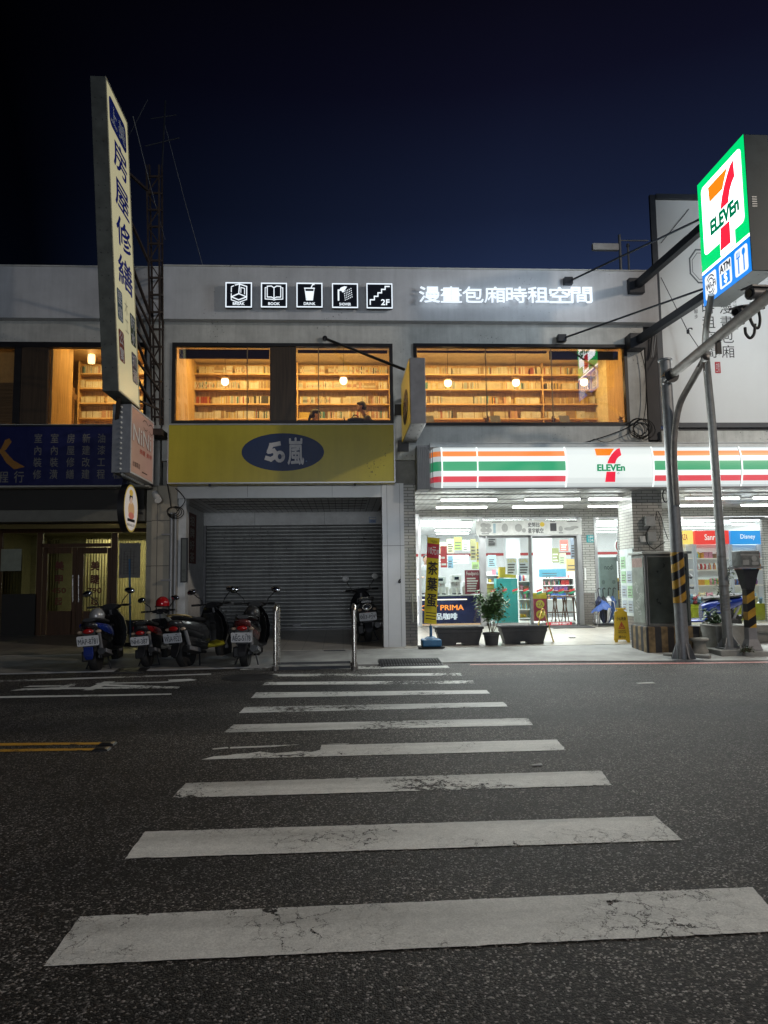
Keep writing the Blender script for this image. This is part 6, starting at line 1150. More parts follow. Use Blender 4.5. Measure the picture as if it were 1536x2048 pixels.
# ---- steel hoops at the crossing
for i, (px, lbl) in enumerate(((551, 'stainless steel hoop at the left side of the crossing ramp'), (709, 'stainless steel hoop at the right side of the crossing ramp, before the parked retro scooter'))):
    p = gd(px, 1340); yf, yb = p.y-.02, p.y+.52; r = thing('steel_hoop', lbl, 'barrier', p, group='steel hoops'); b = MB(); zt = 1.03; x = p.x; b.tube([(x,yf,.0),(x,yf,zt-.07)]+[(x,yf+.07-.07*cos(t),zt-.07+.07*sin(t)) for t in (.4,.8,1.2,1.57)]+[(x,yb-.07+.07*sin(t),zt-.07+.07*cos(t)) for t in (0.01,.4,.8,1.2,1.57)]+[(x,yb,.0)], .034, 14); b.build('tube', STEEL, r, True)
    b = MB(); [b.lathe([(.03,0),(.06,.0),(.06,.05),(.036,.055)], (x,y,.01), 'z', 16) for y in (yf, yb)]; b.build('collars', mat('dark_collar', (.15,.14,.13), .5, .4), r, True)
x0, x1 = gd(551,1340).x, gd(709,1340).x; y = gd(551,1340).y; r = thing('kerb_ramp', 'low steel kerb ramp lying between the two hoops', 'ramp', ((x0+x1)/2, y, 0)); b = MB(); b.prism([(x0+.06,y-.0,.004),(x0+.06,y+.32,.05),(x0+.06,y+.32,.03),(x0+.06,y+.02,.003)], (x1-x0-.12,0,0)); b.build('plate', mat('worn_white_steel', (.34,.34,.33), .5, .2, .4, 6), r); b = MB(); b.box(x0+.06, x1-.06, y+.33, y+.36, .0, .085); b.build('back_lip', BLK, r); MB().box(x0+.06, x1-.06, y-.035, y-.005, .0, .05).build('front_lip', DSTEEL, r)
# ---------------------------------------------------------------- scooters (local axes: rear wheel contact at the origin, heading +Y)
def rg(y, z, w, h, n=16, p=2.6, x=0.0, tz=0.0):          # a superellipse section across the scooter
    q = []
    for k in range(n):
        t = 2*pi*k/n; c, s = cos(t), sin(t); q.append((x+w*math.copysign(abs(c)**(2/p), c), y+tz*s, z+h*math.copysign(abs(s)**(2/p), s)))
    return q
GLOSSK = mat('gloss_black', (.010,.010,.012), .18, 0, .1, 5, coat=.8)
REDL = mat('tail_red', (.35,.012,.012), .15, coat=.5); AMBL = mat('indicator_lens', (.40,.30,.22), .15); PLW = mat('plate_white', (.62,.63,.65), .4)
def scooter(name, label, loc, rz, body, accent, plate, seat=PLAS, retro=False, small=1.0, rail=None, steer=0.0, lean=-4, tail=REDL, side=None, belly=PLAS, frontc=None):
    r = thing(name, label, 'scooter', loc, rz, 'parked scooters', local=True); r.scale = (small*1.05,)*3; r.rotation_euler.y = radians(lean); frontc = frontc or body; side = side or body
    wb = 1.24; R = .235
    def wheel(nm, y, w):
        t = MB(); t.lathe([(R-.055,-w*.42),(R-.02,-w*.5),(R-.004,-w*.3),(R,0),(R-.004,w*.3),(R-.02,w*.5),(R-.055,w*.42)], (0,y,R), 'x', 32); o = MB().lathe([(.03,-w*.36),(R-.06,-w*.40),(R-.05,0),(R-.06,w*.40),(.03,w*.36)], (0,y,R), 'x', 28).build(nm, mat('wheel_rim', (.08,.08,.085), .35, .7), r, 35); t.build('tyre', RUB, o, 50)
        b = MB(); b.tube([(-w*.8,y,R),(w*.8,y,R)], .03, 10); b.build('hub', GREYM, o, True)
    wheel('rear_wheel', 0, .125); wheel('front_wheel', wb, .105)
    b = MB()
    if retro: b.loft([rg(-.32,.66,.05,.06), rg(-.27,.62,.17,.16), rg(-.12,.58,.21,.21), rg(.08,.56,.22,.22), rg(.3,.56,.20,.19), rg(.48,.52,.15,.17), rg(.56,.48,.10,.14)])
    else: b.loft([rg(-.36,.755,.045,.03,16,2.2), rg(-.30,.735,.125,.065), rg(-.16,.68,.165,.10), rg(.06,.625,.185,.135), rg(.30,.57,.19,.17), rg(.48,.52,.16,.18), rg(.60,.47,.11,.16)])
    b.build('tail_body', body, r, True)
    if not retro:
        for s in (-1, 1): b = MB(); b.loft([[(s*(w_+.008+.01*(k in (1,2))), y, z+dz) for k, dz in enumerate((h,h*.4,-h*.4,-h))] + [(s*(w_-.02), y, z+dz) for dz in (-h,h)] for y, z, w_, h in ((-.28,.745,.125,.03),(-.14,.70,.165,.055),(.08,.655,.183,.07),(.32,.60,.187,.06),(.46,.55,.16,.03))]); b.build('side_panel', side, r, True)
    b = MB(); b.loft([rg(-.24,.83 if not retro else .79,.10,.028), rg(-.12,.815,.155,.04), rg(.06,.80,.165,.042), rg(.20,.775,.155,.04), rg(.40,.765,.135,.042), rg(.55,.745,.085,.035)]); b.build('seat', seat, r, True)
    b = MB(); b.loft([rg(-.05,.44,.10,.09), rg(.15,.40,.13,.13), rg(.4,.37,.14,.12), rg(.58,.34,.12,.10)]); b.box(-.19,-.075,-.10,.34,.17,.34); b.box(.07,.12,-.06,.3,.2,.3); b.build('engine', mat('engine_dark', (.03,.03,.032), .5, .4, .3, 14), r, bev=.02)
    b = MB(); b.tube([(.14,.38,.22),(.155,.1,.25)], .025, 8); b.tube([(.165,.14,.26),(.17,-.02,.285),(.175,-.30,.335)], [.05,.066,.055], 14); b.build('exhaust', mat('exhaust_steel', (.06,.06,.062), .35, .7), r, 40); b = MB(); b.loft([[(.232,y,z) for y, z in ()] or [(.236,.08,.24),(.246,-.25,.31),(.244,-.25,.37),(.236,.06,.31)], [(.222,.08,.24),(.228,-.25,.31),(.228,-.25,.37),(.222,.06,.31)]]); b.build('heat_shield', CHROME if retro else GREYM, r)
    for s in (-1, 1): b = MB(); b.tube([(s*.11,-.16,.62),(s*.105,-.02,.30)], .03, 10); b.build('shock_absorber', GREYM, r, True)
    # rear mudguard and plate
    b = MB(); b.loft([[(x,-.30-.03*(z<.5),z) for x in (-.10,-.05,.05,.10)]+[(x,-.275,z) for x in (.10,.05,-.05,-.10)] for z in (.70,.55,.40)]); b.loft([[(-.075,-.27,.42),(.075,-.27,.42),(.075,-.25,.42),(-.075,-.25,.42)],[(-.07,-.335,.28),(.07,-.335,.28),(.07,-.31,.28),(-.07,-.31,.28)],[(-.045,-.355,.21),(.045,-.355,.21),(.045,-.335,.21),(-.045,-.335,.21)]]); b.build('rear_mudguard', PLAS, r, bev=.01)
    f = Fr((-.165,-.345,.435), (.33,0,0), (0,-.03,.155)); b = MB(); f.rrect(b,0,0,1,1,.018,0,.006); pl = b.build('license_plate', PLW, r); b = MB(); f.text(b, plate, .06,.16,.94,.70,.009,0,.012); [f.rect(b,x,.80,x+.09,.87,.0085) for x in (.22,.69)]; b.build('lettering', mat('plate_ink', (.015,.018,.03), .5), pl)
    b = MB(); b.ell((0,-.335,.655 if not retro else .56), (.085,.03,.04)); b.build('tail_light', tail, r, True)
    if retro: b = MB(); b.tube([(.085*cos(2*pi*q/20),-.335-.01*sin(2*pi*q/20),.70+.058*sin(2*pi*q/20)) for q in range(21)], .014, 8); b.build('lamp_ring', CHROME, r, True)
    for s in (-1, 1): b = MB(); b.ell((s*.14,-.27,.645), (.045,.045,.028)); b.build('indicator', AMBL, r, True)
    if rail is not None:
        b = MB(); b.curve([(-.14,.02,.80),(-.155,-.14,.845),(-.12,-.30,.87),(0,-.345,.878),(.12,-.30,.87),(.155,-.14,.845),(.14,.02,.80)], .014, 8, 5); b.build('grab_rail', rail, r, True)
    # floor, shield, column
    b = MB(); b.loft([rg(.50,.33,.13,.06), rg(.62,.30,.19,.035), rg(.92,.30,.20,.035), rg(1.02,.34,.19,.05)]); b.build('floorboard', belly, r, True)
    b = MB(); b.loft([[(x*w_, yy-.10*(abs(x)**2)+dy, z) for x in (-1,-.6,-.2,.2,.6,1)]+[(x*w_*.97, yy-.10*(abs(x)**2)+dy+t, z) for x in (1,.6,.2,-.2,-.6,-1)] for z, w_, yy, dy, t in ((.31,.20,1.03,0,.06),(.45,.245,1.055,0,.08),(.62,.255,1.04,0,.09),(.80,.225,.99,0,.10),(.92,.15,.95,0,.10),(.97,.10,.935,0,.09))]); b.build('leg_shield', frontc, r, 50)
    b = MB(); b.loft([[(x*w_, yy-.004-.10*(abs(x)**2)-.006, z) for x in (-1,-.5,0,.5,1)]+[(x*w_, yy-.10*(abs(x)**2)-.03, z) for x in (1,.5,0,-.5,-1)] for z, w_, yy in ((.36,.17,1.03),(.55,.20,1.04),(.74,.19,1.0),(.86,.13,.955))]); b.box(-.05,.05,.90,.99,.66,.70); b.build('inner_panel', PLAS, r, bev=.01)
    b = MB(); b.loft([rg(1.14,.62,.10,.12), rg(1.21,.60,.08,.10), rg(1.27,.58,.03,.05)]) if not retro else b.loft([rg(1.08,.60,.08,.22), rg(1.14,.58,.05,.18)]); b.build('nose', frontc, r, True)
    b = MB(); n = 9; secs = []
    for k in range(n): t = radians(20+150*k/(n-1)); secs.append([(x, wb+(R+.03+h)*cos(t), R+(R+.03+h)*sin(t)) for x, h in ((-.07,-.02),(-.05,.012),(.05,.012),(.07,-.02),(.045,-.004),(-.045,-.004))])
    b.loft(secs); b.build('front_mudguard', frontc, r, True)
    b = MB(); [b.tube([(s*.075,wb,R),(s*.07,1.08,.66)], .022, 8) for s in (-1,1)]; b.tube([(0,1.07,.62),(0,.955,.98)], .035, 10); b.build('fork', GREYM, r, True)
    ca, sa = cos(steer), sin(steer); H = lambda x, y, z: (x*ca-y*sa, .945+x*sa+y*ca, z)
    b = MB(); b.loft([[H(x,y,z) for x, z in ((-w_,.985),(-w_*.7,1.035),(0,1.05),(w_*.7,1.035),(w_,.985),(w_*.6,.945),(-w_*.6,.945))] for y, w_ in ((-.05,.12),(.02,.19),(.10,.16),(.15,.08))]); b.build('handlebar_cover', PLAS if not retro else body, r, True)
    b = MB(); b.tube([H(-.34,-.08,1.01),H(-.2,-.01,1.01),H(.2,-.01,1.01),H(.34,-.08,1.01)], .013, 8); b.build('handlebar', CHROME if retro else BLK, r, True)
    for s in (-1, 1):
        b = MB(); b.tube([H(s*.24,-.03,1.01),H(s*.365,-.095,1.01)], .02, 10); b.build('grip', RUB, r, True); b = MB(); b.tube([H(s*.22,.04,1.0),H(s*.30,.02,1.0),H(s*.38,-.02,.995)], .007, 6); b.build('brake_lever', STEEL, r, True)
        mx, my, mz = s*(.37 if not retro else .33), -.04, 1.25 if not retro else 1.27
        b = MB(); b.curve([H(s*.2,0,1.02),H(s*.22,.02,1.09),H(s*.27,.0,1.14),H(mx,my+.01,mz-.015)], .009, 6); b.build('mirror_stalk', CHROME if retro else BLK, r, True)
        rot = Matrix.Rotation(steer, 3, 'Z') @ Matrix.Rotation(s*.22, 3, 'Y'); b = MB(); b.ell(H(mx,my,mz), (.092,.032,.052) if not retro else (.075,.024,.062), 16, 8, rot); o = b.build('mirror', WHT if retro else PLAS, r, True); b = MB(); b.ell(V3(H(mx,my-.013+.02*retro,mz)), (.082,.022,.044) if not retro else (.066,.016,.054), 16, 6, rot); b.build('mirror_glass', mat('mirror_glass', (.55,.57,.6), .04, 1.0, 0), o, True)
    b = MB(); b.ell((0,1.20,.70) if not retro else H(0,.14,1.0), (.075,.04,.055)); b.build('headlight', mat('lamp_lens', (.5,.5,.5), .08, .3), r, True)
    b = MB(); b.tube([(-.12,.22,.24),(-.20,.08,.01)], .014, 6); b.tube([(.12,.22,.24),(.20,.08,.01)], .014, 6); b.tube([(-.20,.08,.012),(.20,.08,.012)], .012, 6); b.tube([(-.20,.08,.012),(-.24,.0,.006)], .014, 6); b.build('stand', DSTEEL, r, True)
    return r
def helmet(label, c, m, par=None):
    r = thing('helmet', label, 'helmet', c); c = V3(c); b = MB(); secs = []
    for i in range(9): ph = radians(-22+112*i/8); ph = min(ph, radians(89)); secs.append([c+V3((.125*cos(ph)*cos(2*pi*k/20), .14*cos(ph)*sin(2*pi*k/20), .135*sin(ph))) for k in range(20)])
    b.loft(secs); b.build('shell', m, r, True); b = MB(); b.tube([c+V3((.128*cos(t),.143*sin(t),-.048)) for t in [2*pi*k/20 for k in range(21)]], .009, 6); b.build('rim', BLK, r, True); b = MB(); b.ell(c+V3((0,.12,.01)), (.10,.035,.04)); b.build('visor', mat('visor', (.02,.02,.022), .08), r, True)
    b = MB(); b.curve([c+V3((-.12,.0,-.05)), c+V3((-.08,.02,-.16)), c+V3((.08,.02,-.16)), c+V3((.12,0,-.05))], .008); b.build('strap', BLK, r); return r
BLUE = mat('blue_paint', (.010,.028,.19), .22, .2, .12, 5, coat=.8); REDP2 = mat('red_paint', (.26,.010,.013), .22, .1, .12, 5, coat=.8); YELA = mat('yellow_plastic', (.50,.42,.03), .4); WHP = mat('cream_paint', (.42,.41,.36), .3, 0, .15, coat=.5); DGR = mat('dark_grey_paint', (.04,.042,.045), .3, .2, .15, coat=.6); MAR = mat('maroon_paint', (.10,.014,.016), .25, .2, .15, coat=.7)
def ground_at(px, py):
    p = gd(px, py, .0)
    for _ in range(6): p = gd(px, py, max(0, zf(p.y)))
    return p
p1 = ground_at(193, 1343); scooter('motor_scooter', 'blue and black scooter with plate MAP-8781 and a silver helmet on its seat', p1, radians(2), GLOSSK, BLUE, 'MAP-8781', side=BLUE, frontc=DGR, belly=BLK, steer=-.1)
helmet('silver helmet resting on the seat of the blue scooter', (p1.x-.06, p1.y+.14, p1.z+.915), mat('silver_helmet', (.34,.34,.34), .3, .4, .1))
b_ = [o for o in COL.objects if o.name.startswith('motor_scooter')][0]; m1 = MB(); m1.loft([[(x,-.375+.02*(z<.3),z) for x in (-w_,w_)]+[(x,-.35+.02*(z<.3),z) for x in (w_,-w_)] for z, w_ in ((.42,.07),(.30,.075),(.22,.05))]); m1.build('blue_mudflap', BLUE, b_, bev=.01)
p2 = ground_at(295, 1334); s2 = scooter('moped', 'small old red moped with cream front shield between two bigger scooters', p2, radians(-3), PLAS, REDP2, 'NHI-387', small=.87, side=REDP2, frontc=WHP, belly=WHP, seat=PLAS, rail=CHROME, steer=-.2)
helmet('red helmet hanging on the handlebar of the red moped', (p2.x+.05, p2.y+.78, p2.z+1.05), mat('red_helmet', (.40,.008,.012), .16, 0, .05, coat=.8))
p3 = ground_at(373, 1336); scooter('motor_scooter', 'black scooter with yellow floor trim and plate WSA-9521', p3, radians(-20), DGR, YELA, 'WSA-9521', side=DGR, rail=mat('tan_rail', (.34,.26,.12), .4, .3), frontc=GLOSSK, belly=YELA, steer=.1)
p4 = ground_at(491, 1335); scooter('motor_scooter', 'black and maroon scooter with plate AEG-5178 and a dark helmet', p4, radians(-3), MAR, REDP2, 'AEG-5178', side=GLOSSK, frontc=GLOSSK, belly=BLK, steer=-.05, lean=0)
helmet('dark grey helmet on the footrest seat of the maroon scooter', (p4.x+.07, p4.y+.42, p4.z+.90), mat('dark_helmet', (.03,.03,.032), .35, 0, .1))
p5 = ground_at(737, 1284); scooter('retro_scooter', 'round bodied black retro scooter with pale mirrors parked before the shutter', p5, radians(3), mat('dark_gloss_grey', (.035,.036,.04), .2, .2, .1, coat=.8), CHROME, '003-PJV', retro=True, rail=CHROME, steer=.3, lean=-4, seat=GLOSSK, small=1.03)
c = at(1466, 1240, 15.7); p6 = V3((c.x-.05, 15.75, zf(15.75))); scooter('motor_scooter', 'bright blue scooter parked side on behind the grey pole', p6, radians(82), BLUE, BLUE, 'MKE-2610', side=BLUE, frontc=BLUE, belly=BLUE, steer=0)
# ---------------------------------------------------------------- on the arcade floor
Z0 = zf(14.7)
def trough(label, px0, px1):
    a_, c_ = at(px0,1270,14.7).x, at(px1,1270,14.7).x; r = thing('planter_trough', label, 'planter', ((a_+c_)/2, 14.8, Z0), group='dark planter troughs'); q = lambda e, z, d=0: [(a_+e,14.62+e*.4+d,z),(c_-e,14.62+e*.4+d,z),(c_-e,14.98-e*.4-d,z),(a_+e,14.98-e*.4-d,z)]
    b = MB(); b.loft([q(.10,Z0+.045), q(.045,Z0+.24), q(.03,Z0+.25), q(.03,Z0+.31), q(.0,Z0+.32), q(0,Z0+.365), q(.06,Z0+.365,.03), q(.08,Z0+.33,.04)]); b.build('tub', mat('dark_planter', (.038,.038,.042), .6, 0, .35, 6), r, bev=.006)
    for x in (a_+.10, c_-.42): b = MB(); b.box(x, x+.32, 14.66, 14.94, Z0, Z0+.06); b.build('foot', mat('dark_planter', (.038,.038,.042)), r, bev=.008)
    b = MB(); b.box(a_+.09, c_-.09, 14.71, 14.89, Z0+.28, Z0+.345); b.build('soil', mat('soil', (.03,.022,.015)), r)
trough('dark planter trough beside the flag banner', 870, 967); trough('dark planter trough between the potted bush and the yellow sign', 999, 1096)
c = at(983, 1280, 14.6); pz = zf(14.6); r = thing('plant_pot', 'black plastic plant pot standing between the two troughs', 'pot', (c.x, 14.6, pz)); b = MB(); b.lathe([(.02,0),(.125,0),(.155,.20),(.175,.205),(.175,.25),(.155,.25),(.15,.215),(.02,.21)], (c.x,14.6,pz), 'z', 24); b.build('pot_wall', mat('dark_planter', (.038,.038,.042)), r, True)
bush('potted_bush', 'leafy green bush growing from the black plastic pot', (c.x, 14.6, pz+.2), .95, .31, 1700, .095, (.09,.18,.06), 9, None, 2, .8)
# flag banner
pb = at(862, 1283, 14.45); r = thing('flag_banner', 'tall yellow and red tea egg flag banner on a blue water base', 'flag banner', (pb.x, 14.45, zf(14.45))); z0 = zf(14.45)
b = MB(); b.box(pb.x-.19, pb.x+.19, 14.25, 14.62, z0+.02, z0+.16); b.loft([[(pb.x+sx*w_,14.44+sy*w_,z) for sx, sy in ((-1,-1),(1,-1),(1,1),(-1,1))] for w_, z in ((.13,z0+.16),(.06,z0+.21))]); b.build('water_base', mat('blue_base', (.02,.12,.26), .45), r, bev=.025); b = MB(); b.box(pb.x-.26,pb.x+.24,14.2,14.68,z0,z0+.018); b.build('mat', RUB, r)
pt = at(855, 1070, 14.45); b = MB(); b.tube([(pb.x,14.45,z0+.2),(pb.x,14.45,z0+.42)], .03, 10); b.build('sleeve', mat('blue_sleeve', (.02,.10,.22), .4), r, True); b = MB(); b.tube([(pb.x,14.45,z0+.3),(pt.x,14.45,pt.z)], .012, 8); qq = at(878,1077,14.45); b.tube([(pt.x,14.45,pt.z-.05),(qq.x+.02,14.45,qq.z)], .007, 6); b.build('pole', STEEL, r, True)
A1, B1, C1, D1 = at(848,1246,14.42), at(873,1250,14.42), at(879,1080,14.42), at(855,1074,14.42)
f = Fr((A1.x,14.42,A1.z), (B1.x-A1.x,0,-.03), (D1.x-A1.x,0,D1.z-A1.z)); FY_ = mat('flag_yellow', (.62,.50,.02), .7); 
def wav(bm, a0, b0, a1, b1, off): 
    n = 16; vs = []
    for k in range(n+1): t = b0+(b1-b0)*k/n; d = .025*sin(t*9); vs += [f.pt(a0,t,off)+V3((0,d,0)), f.pt((a0+a1)/2,t,off)+V3((0,d-.012,0)), f.pt(a1,t,off)+V3((0,d+.01,0))]
    bm.add(vs, [(3*k+j,3*k+j+1,3*k+4+j,3*k+3+j) for k in range(n) for j in (0,1)])
b = MB(); wav(b, 0,0,1,1,0); b.build('cloth', FY_, r, True); b = MB(); wav(b, .0,.76,1,.93,.004); b.build('red_field', mat('flag_red', (.45,.03,.05), .7), r, True)
b = MB(); [f.text(b, ch_, .10,.56-i*.185,.92,.725-i*.185,.045,0,.03,True) for i, ch_ in enumerate('茶葉蛋')]; [f.rect(b,.1,.05+.035*k,.9,.06+.035*k,.045) for k in range(3)]; f.text(b,'7-ELEVEn',.25,.94,.8,.965,.045,0,.01); b.build('black_lettering', mat('flag_ink', (.012,.012,.012), .7), r); b = MB(); f.text(b,'10元',.12,.80,.72,.89,.046,0,.02); f.text(b,'/顆',.72,.80,.95,.86,.046,0,.0); b.build('white_lettering', mat('flag_white', (.68,.68,.66), .7), r)
# wet floor signs
WF = mat('yellow_plastic_sign', (.60,.38,.015), .4)
def wetsign(label, c, rz):
    r = thing('wet_floor_sign', label, 'floor sign', c, rz, 'yellow wet floor signs', local=True)
    for s in (-1, 1):
        b = MB(); lean = .17; P_ = lambda x, z, t: (x, s*(lean*(1-z/.66)+.012)+s*t, z)
        pts = [(-.15,0),(-.09,0),(-.08,.05),(.08,.05),(.09,0),(.15,0),(.12,.60),(.06,.63),(.055,.68),(-.055,.68),(-.06,.63),(-.12,.60)]
        b.loft([[P_(x,z,0) for x, z in pts],[P_(x,z,.018) for x, z in pts]]); o = b.build('panel', WF, r, bev=.004)
        if s < 0:
            f = Fr(P_(-.14,0,.019), V3((.28,0,0)), V3(P_(0,.66,.019))-V3(P_(0,0,.019)))
        else: f = Fr(P_(.14,0,.019), V3((-.28,0,0)), V3(P_(0,.66,.019))-V3(P_(0,0,.019)))
        b = MB(); f.text(b,'小心地滑',.18,.66,.82,.77,.002,0,.02); f.text(b,'CAUTION',.25,.33,.75,.365,.002,0,.03); f.text(b,'WET FLOOR',.22,.28,.78,.315,.002,0,.03); f.text(b,'請小心',.25,.13,.75,.21,.002,0,.02); b.build('lettering', mat('sign_black', (.02,.018,.012), .6), o)
        b = MB(); f.line(b,[(.30,.42),(.70,.42),(.5,.60)],.016,.002,0,True); f.line(b,[(.42,.45),(.52,.50),(.48,.55)],.018,.003); f.line(b,[(.45,.52),(.58,.46)],.014,.0035); b.build('triangle', mat('triangle_red', (.45,.06,.02), .6), o)
    b = MB(); b.tube([(-.10,0,.672),(.10,0,.672)], .014, 8); b.build('hinge', WF, r); return r
c = at(1244, 1284, 14.75); wetsign('yellow wet floor sign standing upright beside the tiled pillar', (c.x, 14.75, zf(14.75)), radians(-18))
c = at(1088, 1284, 14.95); wetsign('yellow wet floor sign seen edge on behind the planter trough', (c.x, 14.95, zf(14.95)), radians(78))
# umbrella stand
c = at(1212, 1250, 18.0); z = zf(18.0); x = c.x; r = thing('umbrella_stand', 'chrome umbrella stand with a tray beside the store door', 'umbrella stand', (x,18.0,z)); b = MB()
for y in (17.85, 18.15): b.tube([(x-.28,y,z),(x-.17,y,z+.62),(x+.17,y,z+.62),(x+.28,y,z)], .014, 8)
for zz in (.3, .62): b.tube([(x-.19 if zz > .5 else x-.225,17.85,z+zz),(x-.19 if zz > .5 else x-.225,18.15,z+zz)], .01, 6); b.tube([(x+.19 if zz > .5 else x+.225,17.85,z+zz),(x+.19 if zz > .5 else x+.225,18.15,z+zz)], .01, 6)
b.build('frame', CHROME, r, True); MB().box(x-.27,x+.27,17.84,18.16,z+.03,z+.07).build('tray', BLK, r)
for i, (dx, col, lb) in enumerate(((-.13,(.015,.02,.05),'folded dark navy umbrella in the chrome stand'), (-.04,(.01,.01,.014),'folded black umbrella with a hooked handle in the chrome stand'), (.06,(.45,.45,.46),'folded pale umbrella in the chrome stand'), (.15,(.02,.05,.14),'folded blue umbrella in the chrome stand'))):
    u = thing('umbrella', lb, 'umbrella', (x+dx,17.95+.03*i,z+.08), group='umbrellas in the stand'); lean = V3((dx*.9, -.03, .78)); p = V3((x+dx*.6,17.95+.03*i,z+.08)); q = p+lean; b = MB(); secs = []
    for t, w_ in ((.0,.012),(.1,.035),(.45,.075),(.72,.085),(.80,.05),(.86,.02)): secs.append([p*(1-t)+q*t+V3(((w_*(1+.35*(k % 2)))*cos(2*pi*k/16), (w_*(1+.35*(k % 2)))*sin(2*pi*k/16), -.05*(k % 2)*t)) for k in range(16)])
    b.loft(secs); b.build('canopy', mat('umbrella_%d' % i, col, .7), u); b = MB(); b.curve([p*.15+q*.85, q, q+V3((.0,0,.06)), q+V3((.03,0,.09)), q+V3((.065,0,.06))], .011, 6); b.build('handle', BLK, u, True)
c = at(1195, 1208, 17.9); r = thing('open_umbrella', 'half open blue umbrella draped over the left of the chrome stand', 'umbrella', (c.x,17.8,c.z)); b = MB(); secs = []
for w_, dz in ((.01,.1),(.12,.06),(.22,-.02),(.24,-.06)): secs.append([V3((c.x+.05+w_*(1+.2*(k % 2))*cos(2*pi*k/16), 17.78+w_*.5*sin(2*pi*k/16), c.z-.06+dz-.05*(k % 2)*(w_/.24)+.06*cos(2*pi*k/16))) for k in range(16)])
b.loft(secs, False); b.build('canopy', mat('umbrella_blue', (.02,.06,.22), .6), r); b = MB(); b.curve([(c.x-.1,17.78,c.z),(c.x-.2,17.78,c.z+.05),(c.x-.25,17.78,c.z+.02)], .01); b.build('handle', BLK, r)
b = MB(); a_ = at(1098,1253,18.0); c_ = at(1180,1253,18.0); z = zf(18.1); b.prism([(a_.x,17.6,zf(17.6)+.003),(c_.x,17.6,zf(17.6)+.003),(c_.x,18.3,zf(18.3)+.003),(a_.x,18.3,zf(18.3)+.003)],(0,0,.012)); tag(b.build('door_mat', mat('door_mat', (.05,.05,.052), .95)), 'dark grey door mat before the sliding glass doors', 'mat')
p = ground_at(1143,1276); b = MB(); b.ell((p.x,p.y,p.z+.02),(.07,.05,.02),10,6); b.ell((p.x+.06,p.y,p.z+.016),(.04,.03,.014),8,6); tag(b.build('crumpled_tissue', mat('paper', (.6,.6,.58))), 'crumpled white tissue on the arcade tiles before the doors', 'litter')
# ---------------------------------------------------------------- inside the store
ZI = .276
random.seed(21)
def card(label, q, Y, col, lines=4, title=None, tcol=(.6,.6,.58), thick=.01, group=None, name='promo_poster', cat='poster', emis=0):
    f = FF(*q, Y); r = thing(name, label, cat, f.pt(.5,0), group=group); b = MB(); f.rect(b,0,0,1,1,-thick,thick); b.build('sheet', mat('sheet_%d_%d' % (q[0],q[1]), col, .6, 0, .1, 3) if not emis else emat('lit_sheet_%d' % q[0], col, emis), r, bev=.002)
    b = MB(); lum = sum(col)
    for k in range(lines): y = .1+.62*k/max(lines,1); f.rect(b,.12,y,.88-.25*random.random(),y+.35/max(lines,4),.003)
    b.build('print', mat('print_light', (.62,.60,.55), .6) if lum < .9 else mat('print_dark', (.10,.09,.09), .6), r)
    if title: b = MB(); f.text(b,title,.1,.74,.9,.93,.004,0,.02); b.build('lettering', mat('title_%d' % q[0], tcol, .6), r)
    return r, f
# coffee counter
f = FF(842, 1192, 963, 1251, 19.1); z1 = f.pt(0,1).z; r = thing('coffee_counter', 'navy blue coffee counter with glowing orange lettering behind the left window', 'counter', f.pt(.5,0)); x0, x1 = f.O.x-.0, f.O.x+f.w
b = MB(); b.box(x0,x1,19.1,19.7,ZI,z1); b.build('front', mat('navy_counter', (.014,.022,.12), .4), r, bev=.006); b = MB(); b.box(x0,x1+.02,19.05,19.72,z1+.002,z1+.035); b.build('top', WHT, r, bev=.005)
X = lambda px: (px-842)/121; Yq = lambda py: (1251-py)/59
b = MB(); f.text(b,'CITY',.0,Yq(1220),X(876),Yq(1210),.012,.01,.02); f.text(b,'PRIMA',X(881),Yq(1220),X(927),Yq(1210),.012,.01,.025); b.build('orange_lettering', emat('orange_glow', (1,.30,.05), 1.6), r); b = MB(); f.text(b,'精品咖啡',X(856),Yq(1239),X(914),Yq(1226),.012,.01,.025); b.build('white_lettering', emat('soft_white', (.9,.95,1), .8), r); b = MB(); f.rect(b,.0,Yq(1200),X(934),Yq(1198),.012,.02); b.build('light_strip', emat('warm_strip', (1,.85,.7), 2), r)
b = MB(); b.box(x0,x1,19.08,19.1,ZI,ZI+.03); b.build('base_glow', emat('warm_base_glow', (1,.62,.35), .6), r)
for i, (px, py, w_, h_, lb) in enumerate(((880,1192,.30,.48,'white coffee machine on the navy counter'), (912,1192,.26,.52,'tall white coffee machine near the middle of the navy counter'), (935,1192,.18,.34,'small white machine at the right of the navy counter'))):
    c = at(px,py,19.4); r = thing('coffee_machine', lb, 'coffee machine', (c.x,19.4,z1+.035), group='machines on the coffee counter'); zz = z1+.036; b = MB(); b.box(c.x-w_/2,c.x+w_/2,19.42,19.62,zz,zz+h_); b.box(c.x-w_/2,c.x+w_/2,19.22,19.419,zz+h_*.62,zz+h_); b.build('casing', WHT, r, bev=.015); b = MB(); b.box(c.x-w_/2+.02,c.x+w_/2-.02,19.24,19.41,zz,zz+.03); b.build('drip_tray', BLK, r); b = MB(); b.tube([(c.x,19.3,zz+h_*.62),(c.x,19.3,zz+h_*.5)], .02); b.build('spout', STEEL, r); b = MB(); b.box(c.x-.06,c.x+.06,19.212,19.219,zz+h_*.75,zz+h_*.9); b.build('display', mat('screen_dark', (.02,.03,.04), .2), r)
